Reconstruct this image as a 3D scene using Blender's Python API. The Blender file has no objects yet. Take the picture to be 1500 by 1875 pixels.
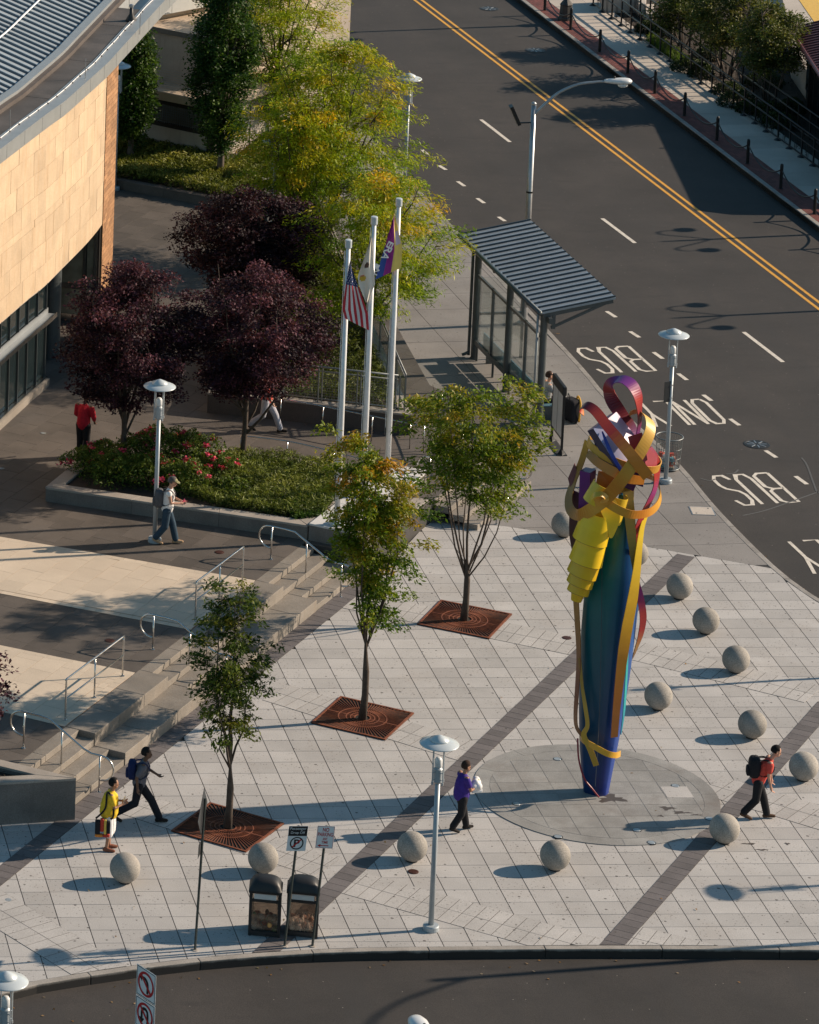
import bpy, bmesh, math, random
import numpy as np
from mathutils import Vector, Matrix
R=math.radians
random.seed(11); rng=np.random.default_rng(5)
sc=bpy.context.scene
col=sc.collection

# ------------------------------------------------------------------ camera
F_PX,PITCH,ROLL=8124.4,R(10.763),R(0.321)
PPX,PPY=-861.25,-471.38                    # principal point (a shifted lens)
CAM=np.array([-24.238,-94.084,41.936])
fw=np.array([0,math.cos(PITCH),-math.sin(PITCH)]); rt=np.array([1.,0,0]); dn=np.cross(fw,rt)
ix=math.cos(ROLL)*rt-math.sin(ROLL)*dn; iy=math.sin(ROLL)*rt+math.cos(ROLL)*dn
cd=bpy.data.cameras.new('camera'); cam=bpy.data.objects.new('camera',cd); col.objects.link(cam)
M=Matrix.Identity(4)
for i in range(3):
    M[i][0]=ix[i]; M[i][1]=-iy[i]; M[i][2]=-fw[i]; M[i][3]=CAM[i]
cam.matrix_world=M
cd.sensor_fit='HORIZONTAL'; cd.sensor_width=36; cd.lens=F_PX/1500*36
cd.shift_x=(750-PPX)/1500; cd.shift_y=-(937.5-PPY)/1500
cd.clip_start=1; cd.clip_end=3000
sc.camera=cam

# ------------------------------------------------------------------ sky, sun, exposure
SUN_AZ,SUN_EL=R(9.5),R(26.8)
w=bpy.data.worlds.new('World'); sc.world=w; w.use_nodes=True
nt=w.node_tree; bg=nt.nodes['Background']
sky=nt.nodes.new('ShaderNodeTexSky'); sky.sky_type='NISHITA'; sky.sun_disc=False
sky.sun_elevation=SUN_EL; sky.sun_rotation=math.pi/2-SUN_AZ
sky.air_density=1.0; sky.dust_density=.5; sky.ozone_density=1.1
hs_=nt.nodes.new('ShaderNodeHueSaturation'); hs_.inputs['Saturation'].default_value=1.18; hs_.inputs['Hue'].default_value=.478
nt.links.new(sky.outputs[0],hs_.inputs['Color']); nt.links.new(hs_.outputs[0],bg.inputs[0]); bg.inputs[1].default_value=0.076
ld=bpy.data.lights.new('sun','SUN'); ld.energy=5.0; ld.angle=R(0.55); ld.color=(1.0,.82,.63)
sun=bpy.data.objects.new('sun',ld); col.objects.link(sun)
sun.rotation_euler=Vector((-math.cos(SUN_EL)*math.cos(SUN_AZ),-math.cos(SUN_EL)*math.sin(SUN_AZ),-math.sin(SUN_EL))).to_track_quat('-Z','Y').to_euler()
vs=sc.view_settings; vs.view_transform='Standard'; vs.look='None'; vs.gamma=1; vs.use_curve_mapping=False
vs.exposure=0.47

# ------------------------------------------------------------------ measuring helpers (photo pixel -> place)
def ray(x,y): return fw+(x-PPX)/F_PX*ix+(y-PPY)/F_PX*iy
def G(x,y,z=0.):                            # point of the place at height z
    d=ray(x,y); t=(z-CAM[2])/d[2]; return CAM+d*t
def GV(x,y,p0,n):                           # point on a vertical plane through p0 with horizontal normal n
    d=ray(x,y); n=np.array([n[0],n[1],0.]); t=((np.asarray(p0,float)-CAM)@n)/(d@n); return CAM+d*t
def HT(base,y):                             # height z above base xy that shows at picture row y
    dv=np.array([base[0],base[1]])-CAM[:2]; return GV(PX(base)[0],y,base,dv/np.hypot(*dv))[2]
def PX(p):
    d=np.asarray(p,float)-CAM; k=d@fw; return np.array([PPX+F_PX*(d@ix)/k,PPY+F_PX*(d@iy)/k])
def unit(v): v=np.asarray(v,float); return v/np.linalg.norm(v)
def perp(v): return np.array([-v[1],v[0]])

# ------------------------------------------------------------------ mesh helpers
class MB:
    def __init__(s): s.v=[]; s.f=[]; s.c=[]; s.n=0
    def add(s,v,f,c=None):
        v=np.asarray(v,float); b=s.n; s.v.append(v); s.n+=len(v)
        s.f+= [tuple(i+b for i in q) for q in f]
        if c is not None: s.c+= [c]*len(f) if not isinstance(c,list) else c
        return s
    def box(s,c,size,ang=0,ax=None,col=None):
        hx,hy,hz=[q/2 for q in size]
        v=np.array([[sx*hx,sy*hy,sz*hz] for sz in (-1,1) for sy in (-1,1) for sx in (-1,1)])
        if ax is not None: v=v@np.array(ax)                # rows = local axes
        elif ang:
            ca,sa=math.cos(ang),math.sin(ang); v=v@np.array([[ca,sa,0],[-sa,ca,0],[0,0,1]])
        return s.add(v+np.asarray(c,float),[(0,2,3,1),(4,5,7,6),(0,1,5,4),(2,6,7,3),(0,4,6,2),(1,3,7,5)],col)
    def prism(s,poly,z0,z1,col=None,bottom=True):
        p=np.asarray(poly,float)[:,:2]; n=len(p)
        a=0.5*sum(p[i][0]*p[(i+1)%n][1]-p[(i+1)%n][0]*p[i][1] for i in range(n))
        if a<0: p=p[::-1]
        z0=np.broadcast_to(z0,n); z1=np.broadcast_to(z1,n)
        if a<0: z0=z0[::-1]; z1=z1[::-1]
        v=np.concatenate([np.c_[p,z0],np.c_[p,z1]])
        f=[tuple(range(n,2*n))]+[(i,(i+1)%n,n+(i+1)%n,n+i) for i in range(n)]
        if bottom: f.append(tuple(range(n-1,-1,-1)))
        return s.add(v,f,col)
    def tube(s,pts,r,n=8,closed=False,caps=True,col=None):
        P=np.asarray(pts,float); m=len(P); r=np.broadcast_to(r,m)
        T=np.zeros_like(P)
        for i in range(m):
            a=P[(i+1)%m] if (closed or i<m-1) else P[i]; b=P[i-1] if (closed or i>0) else P[i]
            T[i]=unit(a-b)
        up=np.array([0,0,1.]) if abs(T[0][2])<.9 else np.array([1.,0,0])
        N=unit(np.cross(T[0],up)); v=[]
        th=np.arange(n)*2*math.pi/n
        for i in range(m):
            N=unit(N-T[i]*(N@T[i])); B=np.cross(T[i],N)
            v.append(P[i]+r[i]*(np.outer(np.cos(th),N)+np.outer(np.sin(th),B)))
        f=[]
        for i in range(m if closed else m-1):
            j=(i+1)%m
            f+=[(i*n+k,i*n+(k+1)%n,j*n+(k+1)%n,j*n+k) for k in range(n)]
        if caps and not closed: f+=[tuple(range(n-1,-1,-1)),tuple((m-1)*n+k for k in range(n))]
        return s.add(np.concatenate(v),f,col)
    def lathe(s,prof,c=(0,0,0),n=24,col=None):       # prof: (r,z) bottom to top
        th=np.arange(n)*2*math.pi/n; v=[];f=[]
        for r,z in prof: v.append(np.c_[r*np.cos(th),r*np.sin(th),np.full(n,z)])
        m=len(prof)
        for i in range(m-1): f+=[(i*n+k,i*n+(k+1)%n,(i+1)*n+(k+1)%n,(i+1)*n+k) for k in range(n)]
        f+=[tuple(range(n-1,-1,-1)),tuple((m-1)*n+k for k in range(n))]
        return s.add(np.concatenate(v)+np.asarray(c,float),f,col)
    def ball(s,c,r,n=16,m=10,col=None):
        r=np.broadcast_to(r,3); v=[[0,0,-1]];f=[]
        for j in range(1,m):
            a=-math.pi/2+math.pi*j/m
            v+=[[math.cos(a)*math.cos(2*math.pi*k/n),math.cos(a)*math.sin(2*math.pi*k/n),math.sin(a)] for k in range(n)]
        v.append([0,0,1]); L=len(v)-1
        f+=[(0,1+(k+1)%n,1+k) for k in range(n)]
        for j in range(m-2): f+=[(1+j*n+k,1+j*n+(k+1)%n,1+(j+1)*n+(k+1)%n,1+(j+1)*n+k) for k in range(n)]
        f+=[(L,1+(m-2)*n+k,1+(m-2)*n+(k+1)%n) for k in range(n)]
        return s.add(np.array(v)*r+np.asarray(c,float),f,col)
    def ribbon(s,pts,wid,nrm,th,cols=None):          # flat strip: nrm = outward face normal at each point
        P=np.asarray(pts,float); m=len(P); wid=np.broadcast_to(wid,m); v=[]
        for i in range(m):
            T=unit(P[min(i+1,m-1)]-P[max(i-1,0)]); N=np.asarray(nrm[i] if np.ndim(nrm)>1 else nrm,float)
            N=unit(N-T*(N@T)); B=np.cross(T,N)
            for sa,sb in ((-1,-1),(1,-1),(1,1),(-1,1)): v.append(P[i]+B*sa*wid[i]/2+N*sb*th/2)
        f=[];c=[]
        for i in range(m-1):
            for k in range(4): f.append((i*4+k,i*4+(k+1)%4,i*4+4+(k+1)%4,i*4+4+k))
            if cols is not None: c+=[cols[i]]*4
        f+=[(3,2,1,0),tuple((m-1)*4+k for k in range(4))]
        if cols is not None: c+=[cols[0],cols[-1]]
        return s.add(v,f,c if cols is not None else None)
    def build(s,name,mat,parent=None,smooth=False,off=None,bevel=0):
        me=bpy.data.meshes.new(name)
        v=np.concatenate(s.v) if s.v else np.zeros((0,3))
        if off is None and parent is not None: off=ORG.get(root(parent).name)
        if off is not None: v=v-np.asarray(off,float)
        me.from_pydata(v.tolist(),[],s.f)
        if s.c and len(s.c)==len(s.f):
            at=me.color_attributes.new('tint','FLOAT_COLOR','CORNER')
            ln=[len(q) for q in s.f]; a=np.repeat(np.array([list(c)[:3]+[1] for c in s.c],float),ln,axis=0)
            at.data.foreach_set('color',a.ravel())
        if smooth: me.polygons.foreach_set('use_smooth',[True]*len(me.polygons))
        me.update()
        return link(name,me,mat,parent,bevel)
def link(name,me,mat,parent=None,bevel=0):
    o=bpy.data.objects.new(name,me); col.objects.link(o)
    if mat is not None and not me.materials: me.materials.append(MT[mat] if isinstance(mat,str) else mat)
    if parent is not None: o.parent=parent
    if bevel:
        b=o.modifiers.new('edge','BEVEL'); b.width=bevel; b.segments=2; b.limit_method='ANGLE'; b.angle_limit=R(40)
    return o
ORG={}
def root(o):
    while o.parent is not None: o=o.parent
    return o
def tag(o,label=None,cat=None,group=None,kind=None):
    if label: o['label']=label
    if cat: o['category']=cat
    if group: o['group']=group
    if kind: o['kind']=kind
    return o
def thing(name,label,cat,loc=(0,0,0),group=None,world=True):
    o=bpy.data.objects.new(name,None); col.objects.link(o); o.location=[float(q) for q in loc]
    o.empty_display_size=.2
    if world: ORG[o.name]=np.asarray(loc,float)
    return tag(o,label,cat,group)
def struct(o): o['kind']='structure'; return o
def copy_tree(o,parent=None):
    c=o.copy(); col.objects.link(c)
    if parent is not None: c.parent=parent
    for ch in [q for q in o.children]: copy_tree(ch,c)
    return c
def arc(c,r,a0,a1,n,ux,uy):                  # circular arc in the plane ux,uy
    return [np.asarray(c)+r*(math.cos(a)*np.asarray(ux)+math.sin(a)*np.asarray(uy)) for a in np.linspace(a0,a1,n)]
def smooth_path(pts,k=6):                    # Catmull-Rom
    P=np.asarray(pts,float); n=len(P); out=[]
    for i in range(n-1):
        a,b,c,d=P[max(i-1,0)],P[i],P[i+1],P[min(i+2,n-1)]
        for t in np.arange(k)/k:
            out.append(.5*((2*b)+(-a+c)*t+(2*a-5*b+4*c-d)*t*t+(-a+3*b-3*c+d)*t**3))
    out.append(P[-1]); return np.array(out)
def clip(sub,cl):                            # Sutherland-Hodgman, cl convex counter-clockwise
    out=[np.asarray(p,float)[:2] for p in sub]; n=len(cl)
    for i in range(n):
        a=np.asarray(cl[i],float)[:2]; b=np.asarray(cl[(i+1)%n],float)[:2]; e=b-a
        inp=out; out=[]
        if not inp: return []
        d=[e[0]*(p[1]-a[1])-e[1]*(p[0]-a[0]) for p in inp]
        for j in range(len(inp)):
            p,q,dp,dq=inp[j-1],inp[j],d[j-1],d[j]
            if dq>=0:
                if dp<0: out.append(p+(q-p)*(dp/(dp-dq)))
                out.append(q)
            elif dp>=0: out.append(p+(q-p)*(dp/(dp-dq)))
    return out
def parea(p):
    p=np.asarray(p); x,y=p[:,0],p[:,1]; return .5*(x@np.roll(y,-1)-y@np.roll(x,-1))
def ccw(p): p=[np.asarray(q,float)[:2] for q in p]; return p if parea(p)>0 else p[::-1]
def inside(p,poly):
    x,y=p[0],p[1]; r=False; n=len(poly)
    for i in range(n):
        a,b=poly[i],poly[i-1]
        if (a[1]>y)!=(b[1]>y) and x<(b[0]-a[0])*(y-a[1])/(b[1]-a[1])+a[0]: r=not r
    return r
def in_view(p,m=25):
    q=PX(p); return -m<q[0]<1500+m and -m<q[1]<1875+m
def lay(parent,name,region,ux,du,dv,joint,z0,z1,mat,stagger=0,orig=(0,0),holes=(),maxparts=300,row_shift=None,urange=None):
    """lay slabs du x dv on a grid turned to ux, cut to region; near ones are parts, the rest one joined part"""
    region=ccw(region); ux=unit(ux); uy=perp(ux); o=np.asarray(orig,float)
    uv=np.array([[(p-o)@ux,(p-o)@uy] for p in region]); lo=uv.min(0); hi=uv.max(0)
    cells=[]
    for j in range(int(math.floor(lo[1]/dv)),int(math.ceil(hi[1]/dv))):
        sh=stagger*du*(j%2)
        for i in range(int(math.floor((lo[0]-sh)/du)),int(math.ceil((hi[0]-sh)/du))):
            gu,gv=(joint[0]/2,joint[1]/2) if isinstance(joint,tuple) else (joint/2,joint/2); u0,u1,v0,v1=i*du+sh+gu,(i+1)*du+sh-gu,j*dv+gv,(j+1)*dv-gv
            q=[o+ux*u0+uy*v0,o+ux*u1+uy*v0,o+ux*u1+uy*v1,o+ux*u0+uy*v1]
            ce=(q[0]+q[2])/2
            if not in_view([ce[0],ce[1],z1],230): continue
            p=clip(region,q)
            if len(p)<3 or parea(p)<du*dv*.04: continue
            if any(all(inside(k,h) for k in p) for h in holes): continue
            px=[PX([k[0],k[1],z1]) for k in p]
            cells.append((-abs(parea(px)) if max(k[1] for k in px)>0 else 0,p))
    cells.sort(key=lambda c:c[0])
    out=[]
    for k,(a,p) in enumerate(cells[:maxparts]):
        ce=np.mean(p,axis=0); zz=z1+rng.uniform(-.0012,.0012)
        out.append(MB().prism(p,z0,zz,bottom=False).build(name,mat,parent))
    if len(cells)>maxparts:
        b=MB()
        for a,p in cells[maxparts:]: b.prism(p,z0,z1+rng.uniform(-.0012,.0012),bottom=False)
        tag(b.build(name+'_field',mat,parent),kind='stuff')
    return out

# ------------------------------------------------------------------ materials
MT={}
class NB:
    def __init__(s,name):
        s.m=bpy.data.materials.new(name); s.m.use_nodes=True; s.t=s.m.node_tree; s.b=s.t.nodes['Principled BSDF']; MT[name]=s.m
    def n(s,t,**k):
        q=s.t.nodes.new(t)
        for a,v in k.items(): setattr(q,a,v)
        return q
    def l(s,a,b): s.t.links.new(a,b)
    def coord(s,kind='pos'):
        if kind=='pos': return s.n('ShaderNodeNewGeometry').outputs['Position']
        return s.n('ShaderNodeTexCoord').outputs['Object']
    def noise(s,scale,detail=4,rough=.55,vec=None,stretch=None):
        q=s.n('ShaderNodeTexNoise'); q.inputs['Scale'].default_value=scale; q.inputs['Detail'].default_value=detail; q.inputs['Roughness'].default_value=rough
        v=vec if vec is not None else s.coord()
        if stretch is not None:
            mp=s.n('ShaderNodeMapping'); mp.inputs['Scale'].default_value=stretch; s.l(v,mp.inputs[0]); v=mp.outputs[0]
        s.l(v,q.inputs['Vector']); return q.outputs['Fac']
    def ramp(s,fac,stops):
        r=s.n('ShaderNodeValToRGB'); e=r.color_ramp.elements
        while len(e)<len(stops): e.new(.5)
        for k,(p,c) in enumerate(stops):
            e[k].position=p; e[k].color=(list(c)+[1])[:4] if not isinstance(c,(int,float)) else (c,c,c,1)
        s.l(fac,r.inputs[0]); return r.outputs[0]
    def mix(s,a,b,fac,mode='MIX'):
        q=s.n('ShaderNodeMix',data_type='RGBA',blend_type=mode)
        for i,v in ((6,a),(7,b)):
            if isinstance(v,(tuple,list)): q.inputs[i].default_value=(list(v)+[1])[:4]
            else: s.l(v,q.inputs[i])
        if isinstance(fac,(int,float)): q.inputs[0].default_value=fac
        else: s.l(fac,q.inputs[0])
        return q.outputs[2]
    def math(s,op,a,b=0):
        q=s.n('ShaderNodeMath',operation=op)
        for i,v in ((0,a),(1,b)):
            if isinstance(v,(int,float)): q.inputs[i].default_value=v
            else: s.l(v,q.inputs[i])
        return q.outputs[0]
    def rand(s):
        a=s.n('ShaderNodeObjectInfo').outputs['Random']; b=s.n('ShaderNodeNewGeometry').outputs['Random Per Island']
        return s.math('FRACT',s.math('ADD',s.math('MULTIPLY',a,7.31),s.math('MULTIPLY',b,3.7)))
    def bump(s,h,st=.3,dist=.01):
        q=s.n('ShaderNodeBump'); q.inputs['Strength'].default_value=st; q.inputs['Distance'].default_value=dist
        s.l(h,q.inputs['Height']); s.l(q.outputs[0],s.b.inputs['Normal'])
    def out(s,c,rough=.7,metal=0,spec=None):
        if isinstance(c,(tuple,list)): s.b.inputs['Base Color'].default_value=(list(c)+[1])[:4]
        else: s.l(c,s.b.inputs['Base Color'])
        if isinstance(rough,(int,float)): s.b.inputs['Roughness'].default_value=rough
        else: s.l(rough,s.b.inputs['Roughness'])
        s.b.inputs['Metallic'].default_value=metal
        if spec is not None: s.b.inputs['Specular IOR Level'].default_value=spec
        return s.m
def grey(v): return (v,v,v)
def stone(name,base,var=.12,cloud=1.2,cloud_amt=.25,grain=42,grain_amt=.2,rough=.75,spots=False,stain=None,bump=.15,tilevar=True,streak=None):
    q=NB(name); c=list(base)
    dark=[k*(1-cloud_amt) for k in c]; light=[min(1,k*(1+cloud_amt*.5)) for k in c]
    out=q.ramp(q.noise(cloud,5,.6),[(.3,dark),(.7,light)])
    g=q.noise(grain,5,.75)
    out=q.mix(out,q.ramp(g,[(.3,1-grain_amt*1.7),(.7,1+grain_amt*.7)]),1.0,'MULTIPLY')
    if tilevar: out=q.mix(out,q.ramp(q.rand(),[(0,1-var),(1,1.0)]),1.0,'MULTIPLY')
    if stain: out=q.mix(out,stain,q.ramp(q.noise(.55,6,.65),[(.52,0),(.72,.55)]))
    if streak: out=q.mix(out,streak,q.ramp(q.noise(1.0,5,.7,stretch=(5,5,.7)),[(.5,0),(.75,.5)]))
    if spots:
        v=q.n('ShaderNodeTexVoronoi',voronoi_dimensions='2D'); v.inputs['Scale'].default_value=1.9; q.l(q.coord(),v.inputs['Vector'])
        rad=q.ramp(v.outputs['Color'],[(.25,0),(.9,1.0)])
        d=q.math('ADD',v.outputs['Distance'],q.math('MULTIPLY',q.noise(26,2),.05))
        m=q.math('LESS_THAN',d,q.math('ADD',q.math('MULTIPLY',rad,.055),.034))
        out=q.mix(out,(.045,.038,.034),q.math('MULTIPLY',m,.8))
        v2=q.n('ShaderNodeTexVoronoi',voronoi_dimensions='2D'); v2.inputs['Scale'].default_value=6.5; q.l(q.coord(),v2.inputs['Vector'])
        m2=q.math('LESS_THAN',v2.outputs['Distance'],.10)
        m2=q.math('MULTIPLY',m2,q.math('GREATER_THAN',q.noise(1.1,3),.5))
        out=q.mix(out,(.08,.07,.06),q.math('MULTIPLY',m2,.55))
    if bump: q.bump(g,bump,.004)
    return q.out(out,rough)
stone('plaza_granite',(.505,.487,.474),var=.2,cloud=.7,cloud_amt=.13,grain=48,grain_amt=.22,spots=True,stain=(.36,.33,.305))
stone('band_granite',(.49,.47,.455),var=.12,cloud=.9,cloud_amt=.15,grain=48,grain_amt=.2,spots=True)
stone('strip_granite',(.165,.148,.15),var=.28,cloud=2,cloud_amt=.2,grain=48,grain_amt=.22,spots=True)
stone('disc_granite',(.335,.33,.32),var=.16,cloud=.9,cloud_amt=.3,grain=48,grain_amt=.25,stain=(.13,.105,.09))
stone('cream_granite',(.62,.52,.41),var=.13,cloud=.8,cloud_amt=.1,grain=48,grain_amt=.14,stain=(.5,.41,.32))
stone('dark_paver',(.118,.10,.087),var=.3,cloud=.9,cloud_amt=.28,grain=42,grain_amt=.25,stain=(.10,.09,.085))
stone('step_granite',(.27,.242,.21),var=.12,cloud=1.3,cloud_amt=.25,grain=48,grain_amt=.3,stain=(.22,.19,.16),streak=(.2,.16,.12))
stone('wall_granite',(.20,.18,.165),var=.1,cloud=1.3,cloud_amt=.25,grain=48,grain_amt=.3,streak=(.1,.09,.08))
stone('cap_granite',(.40,.36,.32),var=.1,cloud=1.3,cloud_amt=.22,grain=48,grain_amt=.25,stain=(.26,.22,.19))
stone('plinth_stone',(.62,.61,.60),var=.05,cloud=1,cloud_amt=.1,grain=48,grain_amt=.15)
stone('sidewalk_concrete',(.25,.235,.225),var=.13,cloud=.5,cloud_amt=.2,grain=36,grain_amt=.16,stain=(.17,.155,.145),spots=True)
stone('far_concrete',(.54,.48,.42),var=.12,cloud=.6,cloud_amt=.18,grain=36,grain_amt=.12,stain=(.34,.3,.26))
stone('kerb_stone',(.36,.335,.31),var=.14,cloud=1.2,cloud_amt=.3,grain=40,grain_amt=.25,streak=(.1,.09,.085))
stone('mortar',(.045,.042,.04),tilevar=False,cloud_amt=.2,bump=0)
stone('ball_concrete',(.37,.345,.31),var=.16,cloud=2.6,cloud_amt=.24,grain=36,grain_amt=.3,rough=.85,bump=.4,stain=(.3,.27,.24))
stone('paver_brick',(.21,.06,.05),var=.4,cloud=1,cloud_amt=.25,grain=80,grain_amt=.2,stain=(.12,.045,.04))
stone('wall_brick',(.47,.25,.12),var=.4,cloud=1.2,cloud_amt=.12,grain=70,grain_amt=.2)
stone('sandstone',(.62,.47,.315),var=.17,cloud=1.4,cloud_amt=.14,grain=24,grain_amt=.1,streak=(.45,.27,.13))
stone('sandstone_joint',(.26,.16,.085),tilevar=False,cloud_amt=.1)
stone('concrete_panel',(.50,.43,.365),var=.07,cloud=1.0,cloud_amt=.16,grain=40,grain_amt=.1,streak=(.25,.21,.18))
stone('flat_roof',(.56,.44,.33),var=.05,cloud=.7,cloud_amt=.15,grain=40,grain_amt=.15)
stone('membrane_roof',(.085,.076,.072),var=.1,cloud=.9,cloud_amt=.35,grain=60,grain_amt=.3,stain=(.15,.13,.12))
stone('soil',(.05,.036,.026),tilevar=False,cloud=5,cloud_amt=.4,grain=60,grain_amt=.5,bump=.8,rough=.95)
stone('bark',(.085,.062,.048),tilevar=False,cloud=6,cloud_amt=.4,grain=60,grain_amt=.4,bump=.8,rough=.9)
stone('bark_pale',(.16,.125,.10),tilevar=False,cloud=6,cloud_amt=.4,grain=60,grain_amt=.4,bump=.8,rough=.9)
def asphalt():
    q=NB('asphalt')
    g=q.noise(34,6,.8); c=q.ramp(q.noise(.25,6,.65),[(.3,(.018,.0158,.015)),(.7,(.043,.037,.034))])
    c=q.mix(c,q.ramp(g,[(.28,.35),(.72,1.65)]),1.0,'MULTIPLY')
    # wheel-worn lanes along the street and oily blotches
    c=q.mix(c,(.026,.024,.024),q.ramp(q.noise(.9,5,.7,stretch=(1.3,.14,1)),[(.45,0),(.7,.75)]))
    c=q.mix(c,(.018,.016,.016),q.ramp(q.noise(.8,6,.7,stretch=(.8,2.2,1)),[(.55,0),(.72,.7)]))
    v=q.n('ShaderNodeTexVoronoi',voronoi_dimensions='2D'); v.inputs['Scale'].default_value=2.6; q.l(q.coord(),v.inputs['Vector'])
    sp=q.math('MULTIPLY',q.math('LESS_THAN',v.outputs['Distance'],.03),q.math('GREATER_THAN',v.outputs['Color'],.78))
    c=q.mix(c,(.35,.32,.28),q.math('MULTIPLY',sp,.6))
    q.bump(g,.5,.008); q.out(c,.82)
asphalt()
def paint(name,c,wear=.35,rough=.6):
    q=NB(name); o=q.mix(c,[k*.45 for k in c],q.ramp(q.noise(7,8,.85),[(.46,0),(.72,min(1,wear*1.8))]))
    o=q.mix(o,q.ramp(q.noise(90,2),[(.3,.8),(.7,1.05)]),1.0,'MULTIPLY'); q.out(o,rough)
paint('white_line',(.72,.66,.58),.5); paint('yellow_line',(.72,.36,.045),.4); paint('tactile_yellow',(.75,.47,.10),.3)
def metal(name,c,rough=.35,met=1.0,var=.15,scale=6,coat=0):
    q=NB(name); o=q.ramp(q.noise(scale,4),[(.3,[k*(1-var) for k in c]),(.7,[min(1,k*(1+var*.4)) for k in c])])
    q.out(o,rough,met)
    if coat: q.b.inputs['Coat Weight'].default_value=coat
metal('steel',(.60,.59,.57),.24); metal('galvanised',(.42,.43,.44),.42,.8)
metal('lamp_grey',(.37,.41,.44),.38,.15,.08); metal('lamp_disc',(.50,.55,.58),.3,.1,.06)
metal('pole_white',(.66,.67,.68),.35,.1,.08,coat=.2); metal('shelter_metal',(.10,.115,.12),.38,.35,.15)
metal('shelter_roof',(.36,.41,.46),.33,.35,.14,3); metal('seam_dark',(.055,.075,.095),.4,.3)
metal('roof_metal',(.50,.56,.60),.34,.45,.08,2); metal('roof_seam',(.10,.14,.18),.4,.35); metal('fascia',(.34,.36,.37),.42,.4,.1,2)
metal('maroon_metal',(.20,.075,.085),.35,.3,.12); metal('maroon_seam',(.075,.03,.035),.4,.3)
metal('black_metal',(.014,.015,.017),.38,.2,.2); metal('black_plastic',(.016,.016,.018),.5,0,.2); metal('dark_rubber',(.02,.02,.02),.7,0)
metal('sign_white',(.80,.80,.80),.45,0,.03); metal('sign_red',(.52,.02,.025),.45,0,.05); metal('sign_black',(.012,.012,.014),.45,0,.05); metal('sign_back',(.05,.055,.06),.4,.4)
metal('post_green',(.05,.062,.06),.5,.3,.3,20)
metal('grey_panel',(.66,.67,.67),.4,.2,.06); metal('dark_frame',(.03,.026,.024),.45,.2); metal('bench_blue',(.10,.19,.24),.35,.1)
metal('lens_glow',(.62,.64,.65),.25,0,.1); metal('cast_iron',(.04,.037,.036),.5,.5,.35,25)
metal('iron_ring',(.06,.018,.012),.6,.3); metal('mesh_grey',(.20,.215,.22),.45,.5); metal('plinth_iron',(.055,.052,.05),.55,.2,.2)
def rust():
    q=NB('rust'); c=q.ramp(q.noise(7,6,.7),[(.25,(.065,.018,.010)),(.5,(.17,.048,.02)),(.78,(.28,.085,.03))]); q.bump(q.noise(90,3),.4,.003); q.out(c,.8,.1)
rust()
def vcol(name,rough=.45,met=0,coat=0,noise=.12,spec=None):
    q=NB(name); a=q.n('ShaderNodeVertexColor',layer_name='tint').outputs[0]
    a=q.mix(a,q.ramp(q.noise(3,4),[(.3,1-noise),(.7,1.0)]),1.0,'MULTIPLY'); q.out(a,rough,met,spec)
    if coat: q.b.inputs['Coat Weight'].default_value=coat; q.b.inputs['Coat Roughness'].default_value=.2
vcol('painted_steel',.38,.0,.12,.12,.35); vcol('printed_cloth',.85,0,0,.1); vcol('litter_mix',.7,0,0,.1)
def leaf(name,rough=.5,trans=.35):
    q=NB(name); a=q.n('ShaderNodeVertexColor',layer_name='tint').outputs[0]
    q.out(a,rough,0,.22)
    tr=q.n('ShaderNodeBsdfTranslucent'); q.l(q.mix(a,(1.35,1.35,.7),.999,'MULTIPLY'),tr.inputs[0])
    ms=q.n('ShaderNodeMixShader'); ms.inputs[0].default_value=trans
    q.l(q.b.outputs[0],ms.inputs[1]); q.l(tr.outputs[0],ms.inputs[2]); q.l(ms.outputs[0],q.t.nodes['Material Output'].inputs[0])
leaf('leaf_green'); leaf('leaf_purple',.62,.25); leaf('leaf_low',.55,.25)
def glass(name,tint,rough=.02,mixf=.12):
    q=NB(name); t=q.t
    tr=q.n('ShaderNodeBsdfTransparent'); tr.inputs[0].default_value=(*tint,1)
    gl=q.n('ShaderNodeBsdfGlossy'); gl.inputs['Roughness'].default_value=rough; gl.inputs[0].default_value=(.9,.95,.95,1)
    fr=q.n('ShaderNodeFresnel'); fr.inputs[0].default_value=1.5
    f=q.math('ADD',q.math('MULTIPLY',fr.outputs[0],.45),mixf)
    ms=q.n('ShaderNodeMixShader'); q.l(f,ms.inputs[0]); q.l(tr.outputs[0],ms.inputs[1]); q.l(gl.outputs[0],ms.inputs[2])
    q.l(ms.outputs[0],t.nodes['Material Output'].inputs[0])
glass('shelter_glass',(.965,.98,.975),.03,.0); glass('bin_glass',(.75,.72,.68),.15,.05)
def window_glass():
    q=NB('window_glass'); q.out((.012,.02,.022),.04,0,.7); q.b.inputs['Coat Weight'].default_value=.6; q.b.inputs['Coat Roughness'].default_value=.02
window_glass()
def cloth(name,c,rough=.85,var=.18):
    q=NB(name); g=q.noise(14,4,.6,vec=q.coord('obj')); o=q.ramp(g,[(.3,[k*(1-var) for k in c]),(.7,[min(1,k*(1+var*.5)) for k in c])]); q.bump(g,.35,.02); q.out(o,rough,0,.3)
cloth('skin_pale',(.52,.29,.20),.5,.08); cloth('skin_brown',(.14,.075,.05),.5,.08); cloth('skin_tan',(.36,.19,.12),.5,.08)
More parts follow.
